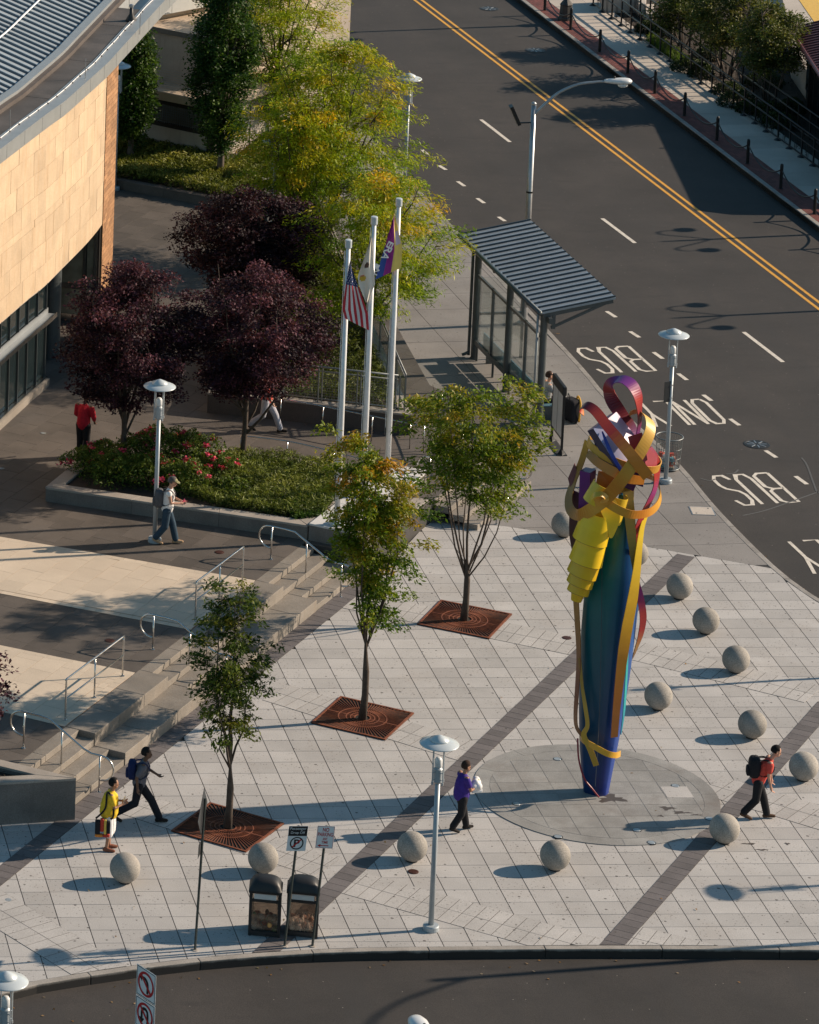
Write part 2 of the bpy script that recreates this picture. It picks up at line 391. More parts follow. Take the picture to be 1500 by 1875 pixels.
for nm,c in dict(yellow_shirt=(.72,.47,.03),white_cloth=(.75,.74,.74),grey_shirt=(.12,.12,.145),black_cloth=(.012,.012,.015),navy_cloth=(.009,.011,.018),
    blue_bag=(.010,.020,.085),purple_shirt=(.05,.025,.22),red_shirt=(.60,.075,.055),dark_red_shirt=(.42,.012,.03),jeans=(.028,.055,.085),black_bag=(.012,.012,.016),
    cap_olive=(.24,.23,.12),boot_tan=(.46,.30,.18),dark_shoe=(.018,.014,.012),brown_shoe=(.09,.05,.03),hair_black=(.008,.007,.007),hair_brown=(.035,.018,.013),hair_grey=(.10,.09,.085),
    trim_red=(.45,.05,.03),trim_orange=(.62,.22,.04),trim_yellow=(.68,.48,.10),grey_cloth=(.23,.24,.25),pale_trousers=(.42,.42,.47),orange_case=(.65,.36,.05),case_grey=(.09,.09,.10),sandal=(.22,.085,.05),pink_flower=(.75,.15,.3)).items(): cloth(nm,c)

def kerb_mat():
    q=NB('kerb_grime_shade'); g=q.noise(40,5,.75); c=q.ramp(q.noise(1.2,5,.6),[(.3,(.26,.24,.22)),(.7,(.38,.35,.32))]); c=q.mix(c,q.ramp(g,[(.3,.65),(.7,1.15)]),1.0,'MULTIPLY')
    # grime and shade of the gutter face, both put into the colour towards the road
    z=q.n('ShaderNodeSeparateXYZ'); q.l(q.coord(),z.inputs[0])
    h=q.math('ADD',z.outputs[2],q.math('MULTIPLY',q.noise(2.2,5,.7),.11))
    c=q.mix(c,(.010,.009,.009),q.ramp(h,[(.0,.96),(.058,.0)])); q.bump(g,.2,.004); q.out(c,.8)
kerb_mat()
metal('door_glass',(.36,.33,.24),.12,0,.6,1.3)  # pale yellowish reflection and lit interior painted into the pane colour

metal('ground_lens',(.34,.37,.39),.15,.2,.3,9)
stone('brown_granite',(.105,.085,.075),var=.12,cloud=1.3,cloud_amt=.25,grain=48,grain_amt=.25)

stone('pit_shade_earth',(.012,.009,.007),tilevar=False,cloud=5,cloud_amt=.4,grain=36,grain_amt=.5,rough=.95)  # near-black earth: the deep shade of the pit is in its colour

# ------------------------------------------------------------------ the ground
ROAD_Z=-.20
TX=unit([math.cos(R(1.4)),math.sin(R(1.4))])           # main paving grid
SD=unit([math.cos(R(57.4)),math.sin(R(57.4))]); SN=perp(SD)   # run of the steps / dark strips, and the way up
def xy(p): return np.asarray(p,float)[:2]
road=MB().prism([(-500,-300),(500,-300),(500,900),(-500,900)],ROAD_Z-.3,ROAD_Z).build('road','asphalt'); struct(road)
# kerb line of the street (back of the pavement) and of the drop-off road
NEAR=[xy(G(*q)) for q in ((745,322),(800,397),(866,493),(1003,617),(1063,667),(1117,730),(1243,847),(1313,930),(1423,1040),(1500,1097))]
nd=unit(NEAR[0]-NEAR[4])
NEAR=[NEAR[4]+nd*k for k in (120,95,70,48,34,22,12)]+NEAR[4:]
NEAR=[p for i,p in enumerate(smooth_path([np.append(p,0) for p in NEAR],3)[:,:2])]
CORNER=[np.array(p) for p in ((9.6,8.6),(11.8,4.4),(15.5,.8),(21,-1.6),(30,-3.0))]
BOT=[xy(G(*q)) for q in ((0,1820),(70,1803),(317,1766),(585,1745),(845,1740),(1095,1738),(1500,1740))]
BOT=[BOT[0]+np.array([-12,-9.0]),BOT[0]+np.array([-4,-2.6])]+BOT+[np.array([12,-7.8]),np.array([30,-8.4])]
BOT=[p for p in smooth_path([np.append(p,0) for p in BOT],4)[:,:2]]
def offset(line,d):
    out=[]
    for i,p in enumerate(line):
        t=unit(line[min(i+1,len(line)-1)]-line[max(i-1,0)]); out.append(p+perp(t)*d)
    return out
KERB=.16
EDGE=NEAR+CORNER
plaza_poly=EDGE+BOT[::-1]+[np.array([-60,-20.]),np.array([-60,140.])]
pv=MB().prism(offset(EDGE,-.03)+offset(BOT,.03)[::-1]+[np.array([-60,-20.]),np.array([-60,140.])],-.5,-.022).build('plaza_pavement','mortar'); struct(pv)
def kerb_run(line,side,name,seg,zt,zb,mat,parent=None,wid=KERB):
    """a row of kerb stones along a line"""
    k=MB() if parent is None else None; L=[0]
    for a,b in zip(line[:-1],line[1:]): L.append(L[-1]+np.linalg.norm(b-a))
    def at(s): 
        x=np.interp(s,L,[p[0] for p in line]); y=np.interp(s,L,[p[1] for p in line]); return np.array([x,y])
    n=int(L[-1]/seg); parts=[]
    for i in range(n):
        s0,s1=i*seg+.006,(i+1)*seg-.006; m=(s0+s1)/2
        if not (in_view([*at(s0),0],300) or in_view([*at(s1),0],300)): continue
        P=[at(s0),at(m),at(s1)]; ts=[unit(at(min(q+.2,L[-1]))-at(max(q-.2,0))) for q in (s0,m,s1)]
        poly=P+[p+perp(t)*side*wid for p,t in list(zip(P,ts))[::-1]]
        parts.append(poly)
    r=MB().prism(parts[0],zb,zt-.02) if 0 else None
    return parts
def kerb(line,side,label_name,seg,zt,zb,mat,wid=KERB):
    parts=kerb_run(line,side,label_name,seg,zt,zb,mat,wid=wid)
    o=None
    for p in parts:
        if o is None:
            o=bpy.data.objects.new(label_name,None); col.objects.link(o); struct(o); ORG[o.name]=np.zeros(3)
        MB().prism(p,zb,zt).build('kerb_stone',mat,o,bevel=.014)
    return o
kerb(NEAR+CORNER[:3],-1,'street_kerb',1.85,.004,ROAD_Z-.1,'kerb_stone')     # lies street-side of the line? (inside)
kerb(BOT,1,'plaza_kerb',2.45,.006,ROAD_Z-.1,'kerb_grime_shade',wid=.17)

# --- paving of the plaza
S0L=9.60; S0R=9.60-.47                       # offsets along SN of the strip at the foot of the steps
def strip_line(px): p=xy(G(*px)); return p@SN
S1a=strip_line((1000,1240)); S2a=strip_line((1137,1738))+.44
def SP(t,n): return SD*t+SN*n
sidewalk_edge=[xy(G(783,957)),xy(G(921,963)),xy(G(1180,1000)),xy(G(1409,1030))]
inner_near=[p for p in offset(EDGE,-KERB-.004)]
i0=min(range(len(inner_near)),key=lambda i:np.linalg.norm(inner_near[i]-sidewalk_edge[-1]))
tile_region=[sidewalk_edge[0],sidewalk_edge[1],sidewalk_edge[2],inner_near[i0]]+inner_near[i0+1:]+offset(BOT,.176)[::-1]+[SP(-24,17),SP(-10.2,12.2),SP(-7.78,S0L-.3),SP(-7.78,S0R),SP(9.4,S0R)]
strips=[]                                     # (offset of left edge, t0, t1)
W_ST=.457
strips=[(S0R,-20,10.1),(S1a-W_ST,-12.5,None),(S2a-W_ST,-14,8)]
S1t1=xy(G(1190,1004))@SD
rects=[]
def strip_poly(n0,t0,t1): return [SP(t0,n0),SP(t1,n0),SP(t1,n0+W_ST),SP(t0,n0+W_ST)]
def ring(p0,p1,w=1.22):                      # band of small slabs from p0 to p1 (centre line)
    d=unit(p1-p0); n=perp(d); return [p0-n*w/2,p1-n*w/2,p1+n*w/2,p0+n*w/2],d
ring_px=[((40,1735),(250,1840)) ]
bands=[]
def band_px(a,b): bands.append(ring(xy(G(*a)),xy(G(*b))))
g_c=[xy(G(851,1135)),xy(G(664,1316)),xy(G(417,1516))]        # tree pit centres
g_a=[R(-29.7),R(-32),R(-36)]
band_px((-60,1630),(215,1798))               # lower left
band_px((180,1452),(600,1588))               # past the nearest tree pit
band_px((628,1612),(1140,1755)); band_px((1135,1712),(1330,1760))
band_px((505,1268),(885,1385)); band_px((1300,1437),(1560,1515))
band_px((608,1092),(1075,1188)); band_px((1100,1176),(1490,1272))
circle_c=np.zeros(2); CIRC=2.72
circle=[circle_c+CIRC*np.array([math.cos(a),math.sin(a)]) for a in np.linspace(0,2*math.pi,49)[:-1]]
S1=strip_poly(S1a-W_ST,-12.5,S1t1); S2=strip_poly(S2a-W_ST,-14,8); S0=strip_poly(S0R,-20,10.1)
kerb_in=offset(BOT,.176)
def cut_kerb(poly): return clip(tile_region_big,ccw(poly))
tile_region_big=[np.array([-30,40.]),np.array([-30.,kerb_in[0][1]])]+kerb_in+[np.array([30,40.])]
bands=[(cut_kerb(b),d) for b,d in bands]; bands=[(b,d) for b,d in bands if len(b)>2]
S1c,S2c,S0c=[cut_kerb(q) for q in (S1,S2,S0)]
# bands stop at the strips
lay(pv,'paving_tile',tile_region,TX,.608,.608,(.019,.013),-.03,0.,'plaza_granite',orig=xy(G(*( 0+172*400/1500,1540+438*400/1500))),holes=[b for b,_ in bands]+[circle,S1c,S2c])
def sheet(poly,z0,z1,name,mat,parent): return MB().prism(poly,z0,z1,bottom=False).build(name,mat,parent)
for k,(b,d) in enumerate(bands):
    sheet(b,-.02,.0035,'band_bed','mortar',pv)
    o=min(b,key=lambda p:p@d)
    lay(pv,'band_slab',b,d,.305,.61,.015,.001,.0075,'band_granite',orig=b[0],maxparts=60)
for s in (S1c,S2c,S0c):
    sheet(s,-.02,.0085,'strip_bed','mortar',pv)
    lay(pv,'strip_slab',s,SD,.305,W_ST,.012,.004,.0125,'strip_granite',orig=SP(0,s is S0c and S0R or (s is S1c and S1a-W_ST or S2a-W_ST)),maxparts=90)
# round setting of the sculpture
cs=[]
sheet([p*(CIRC-.01)/CIRC for p in circle],-.02,.0135,'disc_bed','disc_granite',pv)
inner=[circle_c+(CIRC-.36)*np.array([math.cos(a),math.sin(a)]) for a in np.linspace(0,2*math.pi,49)[:-1]]
for k in range(12):
    a=np.linspace(2*math.pi*k/12+.002,2*math.pi*(k+1)/12-.002,6)
    p=[np.array([math.cos(t),math.sin(t)])*CIRC for t in a]+[np.array([math.cos(t),math.sin(t)])*(CIRC-.35) for t in a[::-1]]
    MB().prism(p,.002,.0175,bottom=False).build('disc_ring_slab','disc_granite',pv)
lay(pv,'disc_slab',inner,TX,.608,.608,.012,.002,.0175,'disc_granite',orig=xy(G(*( 0+172*400/1500,1540+438*400/1500))))
new=G(1240,1452); 
MB().box((new[0],new[1],.0198),(.60,.60,.004),R(1.4)).build('disc_slab','plaza_granite',pv)

# --- concrete pavement along the street
sw_poly=[sidewalk_edge[0],sidewalk_edge[1],sidewalk_edge[2],inner_near[i0]]+inner_near[:i0][::-1]+[xy(G(500,-150)),xy(G(560,330)),xy(G(640,560)),xy(G(745,760))]
sw=MB().prism(sw_poly,-.4,-.008).build('sidewalk','mortar'); struct(sw)
sd=unit(inner_near[max(i0-9,0)]-inner_near[i0-1])
lay(sw,'concrete_slab',sw_poly,sd,1.52,1.62,.014,-.02,.002,'sidewalk_concrete',orig=xy(G(1085,925)),maxparts=200)

# --- far side of the street
FK=[xy(G(*q)) for q in ((950,-2),(1000,37),(1143,143),(1333,293),(1500,417))]
fd=unit(FK[-1]-FK[0]); fn=perp(fd)            # fn points away from the street
if fn[0]<0: fn=-fn
F0=FK[2]
def FP(t,n): return F0+fd*t+fn*n
far=MB().prism([FP(-90,.0),FP(90,.0),FP(90,90),FP(-90,90)],-.6,-.03).build('far_ground','soil'); struct(far)
ko=bpy.data.objects.new('far_kerb',None); col.objects.link(ko); struct(ko); ORG[ko.name]=np.zeros(3)
for i in range(-18,20):
    t=i*1.83; 
    if in_view([*FP(t+.9,.08),0],300): MB().prism([FP(t+.006,.0),FP(t+1.824,.0),FP(t+1.824,.17),FP(t+.006,.17)],ROAD_Z-.05,.004).build('kerb_stone','kerb_stone',ko,bevel=.012)
bs=MB().prism([FP(-60,.176),FP(60,.176),FP(60,.98),FP(-60,.98)],-.3,-.014).build('brick_strip','mortar'); struct(bs)
lay(bs,'brick_paver',[FP(-40,.18),FP(40,.18),FP(40,.98),FP(-40,.98)],fd,.205,.1,.006,-.03,.0,'paver_brick',stagger=.5,orig=FP(0,.18))
fs=MB().prism([FP(-60,.984),FP(60,.984),FP(60,2.95),FP(-60,2.95)],-.3,-.01).build('far_sidewalk','mortar'); struct(fs)
lay(fs,'concrete_slab',[FP(-40,.99),FP(40,.99),FP(40,2.95),FP(-40,2.95)],fd,1.5,1.97,.016,-.03,.003,'far_concrete',orig=FP(.4,.985))

# --- street paint
def flat(poly,z,name,mat,parent): 
    p=ccw(poly); return MB().add([[q[0],q[1],z] for q in p],[tuple(range(len(p)))]).build(name,mat,parent)
mk=bpy.data.objects.new('road_markings',None); col.objects.link(mk); struct(mk); ORG[mk.name]=np.zeros(3)
MZ=ROAD_Z+.005
ya=xy(G(766,0,ROAD_Z)); yb=xy(G(1500,560,ROAD_Z)); yd=unit(yb-ya); yn=perp(yd)
for o in (-.14,.14):
    a,b=ya-yd*40,yb+yd*30; flat([a+yn*(o-.055),b+yn*(o-.055),b+yn*(o+.055),a+yn*(o+.055)],MZ,'yellow_line','yellow_line',mk)
def dash(a,b,w): 
    a,b=xy(G(*a,ROAD_Z)),xy(G(*b,ROAD_Z)); n=perp(unit(b-a))*w/2; flat([a-n,b-n,b+n,a+n],MZ,'white_dash','white_line',mk)
for a,b in (((881,219),(934,260)),((1103,400),(1163,445)),((1362,608),(1434,663))): dash(a,b,.13)
for a,b in (((773,274),(783,283)),((804,303),(817,311)),((838,332),(851,341)),((874,363),(887,372)),((913,397),(925,405)),
    ((1111,570),(1128,581)),((1154,607),(1171,618)),((1197,645),(1214,657)),((1242,684),(1258,696)),((1288,723),(1303,734)),((1337,767),(1354,779)),((1402,825),(1422,838)),((1457,872),(1478,887))): dash(a,b,.13)
def text_mesh(body,size=1.0,bold=0.0,align='CENTER'):
    cu=bpy.data.curves.new('lettering','FONT'); cu.body=body; cu.size=size; cu.align_x=align; cu.align_y='CENTER'; cu.offset=bold; cu.resolution_u=4
    o=bpy.data.objects.new('lettering',cu); col.objects.link(o)
    bpy.context.view_layer.update()
    me=bpy.data.meshes.new_from_object(o.evaluated_get(bpy.context.evaluated_depsgraph_get()))
    bpy.data.objects.remove(o); return me
def lettering(body,center,ux,uy,w,h,mat,parent,name='lettering',bold=0.0,off=None):
    """flat lettering: fit into w (along ux) by h (along uy)"""
    me=text_mesh(body,1.0,bold); n=len(me.vertices); a=np.zeros(n*3); me.vertices.foreach_get('co',a); a=a.reshape(-1,3)
    lo,hi=a.min(0),a.max(0); a=(a-(lo+hi)/2)/np.maximum(hi-lo,1e-6)
    P=np.asarray(center,float)+np.outer(a[:,0]*w,ux)+np.outer(a[:,1]*h,uy)
    if off is None: off=ORG.get(root(parent).name)
    if off is not None: P=P-off
    me.vertices.foreach_set('co',P.ravel()); me.update(); me.materials.clear()
    return link(name,me,mat,parent)
# road letters drawn as bent strokes (tall street lettering, read from the far end)
def stroke(pts,w,b):
    P=np.asarray(pts,float); n=len(P); V=[]
    for i in range(n):
        t=unit(P[min(i+1,n-1)]-P[max(i-1,0)]); nn=perp(t)
        if 0<i<n-1:
            t1=unit(P[i]-P[i-1]); c=max(.5,nn@perp(t1)); nn=nn/c
        V+= [P[i]+nn*w/2,P[i]-nn*w/2]
    b.append((V,[(2*i,2*i+1,2*i+3,2*i+2) for i in range(n-1)]))
GL={'B':[[(0,0),(0,1),(.55,1),(.8,.93),(.8,.6),(.55,.53),(.02,.53)],[(.55,.53),(.85,.45),(.85,.08),(.58,0),(0,0)]],
 'U':[[(0,1),(0,.16),(.2,.0),(.6,.0),(.8,.16),(.8,1)]],
 'S':[[(.82,.83),(.62,1),(.2,1),(0,.86),(0,.66),(.16,.54),(.66,.44),(.82,.32),(.82,.12),(.62,0),(.2,0),(0,.15)]],
 'O':[[(.2,0),(0,.14),(0,.86),(.2,1),(.62,1),(.82,.86),(.82,.14),(.62,0),(.2,0)]],
 'N':[[(0,0),(0,1)],[(.0,.98),(.8,.02)],[(.8,0),(.8,1)]],'L':[[(0,1),(0,0),(.75,0)]],'Y':[[(0,1),(.42,.5),(.42,0)],[(.84,1),(.42,.5)]]}
def road_word(word,corner,ux,uy,lw,lh,gap):
    """corner = lower-left of the first letter as read, ux reading direction, uy letter-up"""
    for k,ch in enumerate(word):
        b=[]
        for s in GL[ch]:
            s=np.array(s); 
            stroke(np.c_[s[:,0]*lw/.84,s[:,1]*lh],.10,b)
        m=MB()
        for q,(V,Fc) in enumerate(b):
            P=[np.append(corner+ux*(v[0]+k*(lw+gap))+uy*v[1],MZ+.001*q) for v in V]; m.add(P,Fc)
        m.build('road_letter','white_line',mk)
Lx=lambda *q: xy(G(*q,ROAD_Z))
# BUS near the shelter: foot of B at its lower right corner in the picture
wd=unit(Lx(1202,680)-Lx(1148,632)); 
LW,LG=.46,.15
road_word('BUS',Lx(1151,634),-unit(Lx(1190,680)-Lx(1105,684)),unit(Lx(1200,679)-Lx(1150,634)),LW,np.linalg.norm(Lx(1200,679)-Lx(1150,634)),LG)
road_word('ONLY',Lx(1287,731),-unit(Lx(1190,680)-Lx(1105,684)),unit(Lx(1327,775)-Lx(1282,731)),.43,np.linalg.norm(Lx(1327,775)-Lx(1284,731)),.13)
road_word('BUS',Lx(1405,866),-unit(Lx(1460,918)-Lx(1365,924)),unit(Lx(1460,918)-Lx(1402,865)),LW,np.linalg.norm(Lx(1460,918)-Lx(1402,865)),LG)
road_word('ONLY',Lx(1568,984),-unit(Lx(1460,918)-Lx(1365,924)),unit(Lx(1460,918)-Lx(1402,865)),.43,np.linalg.norm(Lx(1460,918)-Lx(1402,865)),.13)
# covers and grates in the ground
def cover(px,r,name,label,mat,z=0,group=None,ringm='cast_iron',zt=.006):
    c=G(*px,z); t=thing(name,label,'manhole' if 'manhole' in name else ('drain' if 'drain' in name else 'ground light'),(c[0],c[1],z),group,world=False)
    MB().lathe([(r,-.06),(r,zt-.003),(r-.02,zt),(r*.86,zt),(r*.85,zt-.004)],n=28).build('rim',ringm,t,smooth=False)
    b=MB().lathe([(r*.84,-.05),(r*.84,zt-.003),(r*.80,zt+.002),(r*.3,zt+.003)],n=28)
    b.build('lid',mat,t)
    return t
mh=[((896,16),'round manhole cover beyond the double yellow line at the top'),((980,92),'round manhole cover by the double yellow line near the far kerb'),((1386,814),'round manhole cover beside the lower road letters')]
for px,l in mh:
    t=cover(px,.36,'manhole_cover',l,'cast_iron',ROAD_Z,'manhole covers in the street',zt=.012)
    for k in range(8):
        a=k*math.pi/4; MB().box((.18*math.cos(a),.18*math.sin(a),.017),(.2,.035,.006),a).build('raised_bar','galvanised',t)
for px,z,l in (((1038,1168),.01,'small rusty round drain beside the sculpture on the plaza'),((757,1596),.01,'small rusty round drain beside the lamp post and round bollard'),
    ((402,1011),.606,'small rusty round drain on the dark terrace near the walking man'),((201,1173),.606,'small rusty round drain on the dark terrace between the pale bands')):
    cover(px,.115,'floor_drain',l,'iron_ring',z,'round floor drains',ringm='iron_ring',zt=.008)
for k,(px,z) in enumerate((((1021,1390),.018),((1237,1439),.018),((1299,1499),.018),((1166,1520),.018),((1022,1532),.018),((1193,1543),.018),((946,1472),.018),((15,1648),.0),((3,858),.603),((79,793),.603))):
    l=['at the back of the sculpture disc','on the right of the sculpture disc by the pale slab','at the disc edge touching a round bollard','on the front of the disc inside its rim','on the front left rim of the disc','on the front rim of the disc, nearest the drop-off road','in the sculpture shadow on the disc','flush in the paving near the drop-off kerb at left','in the dark terrace by the left picture edge','in the dark terrace by the glass wall'][k]
    cover(px,.105 if k<7 else .09,'ground_light','small round ground light '+l,'ground_lens',z,'ground lights',ringm='black_metal',zt=.005)
c=G(1286,936); t=thing('utility_cover','square pale utility cover in the grey pavement by the street','utility cover',(c[0],c[1],0),world=False)
MB().box((0,0,0),(.62,.62,.02),R(-5)).build('frame','galvanised',t); MB().box((0,0,.006),(.57,.57,.016),R(-5)).build('lid','far_concrete',t)
for sx in (-1,1): MB().lathe([(.025,.0),(.025,.017),(.01,.018)],(sx*.2,sx*.18,0),n=10).build('lift_hole','black_metal',t)

# tar seams and old stains
paint('tar_seam',(.10,.095,.09),.3); paint('stain',(.075,.06,.052),.2)
for pts in (((1468,838),(1478,852),(1492,890),(1499,902),(1530,915)),((1360,944),(1400,935),(1450,918),(1500,900)),((1330,868),(1345,866),(1352,860)),((1283,876),(1300,880),(1310,877))):
    MB().ribbon(smooth_path([G(*q,ROAD_Z+.004) for q in pts],4),.05,U0:=np.array([0,0,1.]),.003).build('tar_seam','tar_seam',mk)
def blot(px,r,asp,seed,z=.0185):
    c=G(*px,z); rr=np.random.default_rng(seed); P=[]
    for k in range(22):
        a=2*math.pi*k/22; q=r*(1+.35*math.sin(3*a+seed)+.25*math.sin(7*a+seed*2)+rr.normal()*.08); P.append(c[:2]+np.array([math.cos(a)*q*asp,math.sin(a)*q]))
    flat(P,z+.001,'stain','stain',pv)
for px,r,asp,sd_ in (((1222,1480),.09,1.6,1),((1248,1488),.06,3.2,2),((1275,1492),.03,4,3),((1210,1494),.05,1.2,4),((1372,1545),.035,4,5),((1395,1556),.03,4,6),((1442,1545),.05,1,7),((1120,1462),.2,1.3,9)): blot(px,r,asp,sd_,.0185 if px[0]<1300 else .0035)

# ------------------------------------------------------------------ steps, terrace, planters
TZ=.6
RISE=[9.60,9.99,10.37,10.76]; TBACK=11.10
def tn(t,n,z=None): p=SP(t,n); return p if z is None else np.array([p[0],p[1],z])
def TN(p): p=xy(p); return np.array([p@SD,p@SN])
terr_poly=[tn(-8.5,TBACK),tn(9.5,TBACK),tn(9.7,9.5),tn(21,9.5),tn(23,13),xy(G(560,300,TZ)),xy(G(300,-100,TZ)),np.array([-45,70.]),np.array([-45,-5.]),tn(-16,18),tn(-8.5,12.5)]
terr=MB().prism(terr_poly,-.3,TZ-.02).build('terrace','mortar'); struct(terr)
e=.25
c1=[xy(G(467,1063,TZ)),xy(G(0,983,TZ)),xy(G(0,1087,TZ)),xy(G(347,1153,TZ))]
c2=[xy(G(260,1235,TZ)),xy(G(0,1182,TZ)),xy(G(0,1303,TZ)),xy(G(123,1332,TZ))]
def stretch_left(c,k=6.0):
    a,b,d,e_=c; return [a,b+unit(b-a)*k,d+unit(d-e_)*k,e_]
c1,c2=stretch_left(c1),stretch_left(c2)
lay(terr,'terrace_slab',terr_poly,SD,.915,.61,.008,TZ-.03,TZ,'dark_paver',stagger=.5,holes=[c1,c2],maxparts=260)
for c in (c1,c2):
    c[0]=tn(TN(c[0])[0],TBACK+.004); c[3]=tn(TN(c[3])[0],TBACK+.004)
    sheet(c,TZ-.02,TZ+.0035,'pale_bed','sandstone_joint',terr)
    a,b,d,f=c; wv=.2
    dirt,dirb=unit(b-a),unit(d-f)
    nt_=perp(dirt); nt_=nt_ if nt_@(f-a)>0 else -nt_
    nb_=perp(dirb); nb_=nb_ if nb_@(a-f)>0 else -nb_
    lay(terr,'edge_slab',[a,b,b+nt_*wv,a+nt_*wv],dirt,.31,wv,.007,TZ,TZ+.0075,'cream_granite',orig=a,maxparts=40)
    lay(terr,'edge_slab',[f,d,d+nb_*wv,f+nb_*wv],dirb,.31,wv,.007,TZ,TZ+.0075,'cream_granite',orig=f,maxparts=40)
    a2,f2=a+nt_*wv+SN*.01,f+nb_*wv+SN*.01
    lay(terr,'edge_slab',[a2,f2,f2+SN*.4,a2+SN*.4],SD,.31,.2,.007,TZ,TZ+.0075,'cream_granite',stagger=.5,orig=a2,maxparts=60)
    lay(terr,'pale_slab',[a2+SN*.4,b+nt_*wv,d+nb_*wv,f2+SN*.4],SD,.915,.61,.008,TZ,TZ+.0075,'cream_granite',stagger=.5,orig=a2+SN*.4,maxparts=140)
# flights of steps: each step its own stone lengths
def flight(t0s,t1s,label,rise=RISE,back=TBACK,seg=1.55):
    t=thing('stone_steps',label,'steps',(*tn((t0s[0]+t1s[0])/2,rise[0]),0),group='flights of stone steps')
    for i,n0 in enumerate(rise):
        n1=rise[i+1] if i<3 else back
        z=.15*(i+1); a,b=t0s[i],t1s[i]; k=max(1,round((b-a)/seg)); 
        for j in range(k):
            u0,u1=a+(b-a)*j/k+.004,a+(b-a)*(j+1)/k-.004
            MB().prism([tn(u0,n0),tn(u1,n0),tn(u1,n1-.004),tn(u0,n1-.004)],z-.16 if i else -.02,z-(.002 if i==3 else 0)).build('step','step_granite',t,bevel=.008)
    return t
flight([-7.9]*4,[-4.46]*4,'stone steps beside the large dark planter at the lower left')
flight([-.14,-.14,-.44,-.44],[3.12,3.12,2.75,2.75],'stone steps behind the smallest tree, between two pale paved bands')
flight([6.74,6.74,6.42,6.42],[9.3]*4,'stone steps below the flagpole plinth')
D_R=[8.25,8.65,9.05,9.45]
flight([14.3]*4,[18.3]*4,'stone steps with looped rails down to the street pavement',rise=D_R,back=9.6)
def blocks(t0,t1,label):
    o=thing('stone_seat_block',label,'stone block',(*tn((t0[0]+t1[0])/2,RISE[0]),0),group='stepped stone seat blocks')
    for nm,n0,n1,z0,z1,a,b in (('lower_tier',RISE[0]-.02,RISE[2],-.02,.302,t0[0],t1[0]),('upper_tier',RISE[2]-.02,TBACK,.26,.603,t0[1],t1[1])):
        k=3
        for j in range(k):
            u0,u1=a+(b-a)*j/k+.004,a+(b-a)*(j+1)/k-.004
            MB().prism([tn(u0,n0),tn(u1,n0),tn(u1,n1-.003),tn(u0,n1-.003)],z0,z1).build(nm,'step_granite',o,bevel=.012)
blocks((-4.45,-4.45),(-.15,-.45),'two-tier stone block between the lower left steps and the smallest tree')
blocks((3.13,2.76),(6.73,6.41),'two-tier stone block below the upper pale paved band')
# planters
def planter(name,label,poly,zb,zt,wall,soil_z,cap='cap_granite',mat='wall_granite'):
    """ring wall with a stone cap, filled with soil"""
    poly=ccw(poly); n=len(poly); t=thing(name,label,'planter',(*poly[0],0))
    inn=[]
    for i in range(n):
        a,b,c=poly[i-1],poly[i],poly[(i+1)%n]; d1,d2=unit(b-a),unit(c-b); n1,n2=perp(d1),perp(d2)
        m=unit(n1+n2); inn.append(b+m*wall/max(.4,m@n1))
    for i in range(n):
        j=(i+1)%n
        L=np.linalg.norm(poly[j]-poly[i]); k=max(1,int(L/2.0))
        for q in range(k):
            A=lambda s:poly[i]+(poly[j]-poly[i])*s
            B=lambda s:inn[i]+(inn[j]-inn[i])*s
            s0,s1=q/k+.002/L*2,(q+1)/k-.002/L*2
            MB().prism([A(s0),A(s1),B(s1),B(s0)],zb,zt-.06).build('wall_stone',mat,t)
            o1=perp(unit(poly[j]-poly[i]))*-.012
            MB().prism([A(s0)+o1,A(s1)+o1,B(s1),B(s0)],zt-.058,zt).build('cap_stone',cap,t,bevel=.008)
    MB().prism(inn,zb,soil_z).build('soil','soil',t)
    return t,inn
PC=[xy(G(83,918,TZ)),xy(G(430,976,TZ))]; pd=unit(PC[1]-PC[0])
k=(10.0-PC[0]@SN)/(pd@SN); PR=PC[0]+pd*k
planter_c=[PC[0],tn(9.72,11.12),tn(15.2,11.3),xy(G(610,850,1.0)),xy(G(520,835,1.0)),xy(G(430,822,1.0)),xy(G(300,820,1.0)),xy(G(135,850,1.0))]
planterC,innC=planter('long_planter','long granite planter of pink roses and juniper in front of the purple trees',planter_c,.4,1.0,.36,.93)
ll=[tn(-7.75,9.25),tn(-7.9,17.5),tn(-14.5,17.0)]
planterL,innL=planter('corner_planter','tall dark granite planter at the foot of the lower left steps',ll,-.02,1.0,.36,.86)
pl=thing('flagpole_plinth','white stone plinth carrying the three flagpoles','plinth',(*tn(12,10.5),0))
MB().prism([tn(9.74,10.0),tn(15.1,10.0),tn(15.1,11.095),tn(9.74,11.095)],0,1.0).build('base','wall_granite',pl)
for j in range(3):
    u0,u1=9.72+j*1.8+.004,9.72+(j+1)*1.8-.004
    MB().prism([tn(u0,9.98),tn(u1,9.98),tn(u1,11.09),tn(u0,11.09)],1.003,1.06).build('top_slab','plinth_stone',pl,bevel=.012)
ck=thing('cheek_wall','pale stone cheek wall beside the tree and the flagpole plinth','wall',(*tn(12,9.7),0))
for j in range(3):
    MB().prism([tn(9.4+j*1.6,9.58),tn(9.4+(j+1)*1.6-.008,9.58),tn(9.4+(j+1)*1.6-.008,9.97),tn(9.4+j*1.6,9.97)],0,.62).build('wall_stone','cap_granite',ck,bevel=.012)
# retaining wall with mesh railing behind the ramp, upper planting bed
rw=[xy(G(510,769,TZ)),xy(G(752,797,TZ))]
bed=[rw[0]+np.array([-1.9,.55]),rw[0],rw[1],xy(G(690,610,1.2)),xy(G(640,500,1.2)),xy(G(580,330,1.1)),xy(G(480,330,1.1)),xy(G(500,480,1.1))]
bedw,innB=planter('upper_planter','dark retaining wall and juniper bed under the mesh railing',bed,-.1,1.2,.3,1.12,mat='brown_granite')
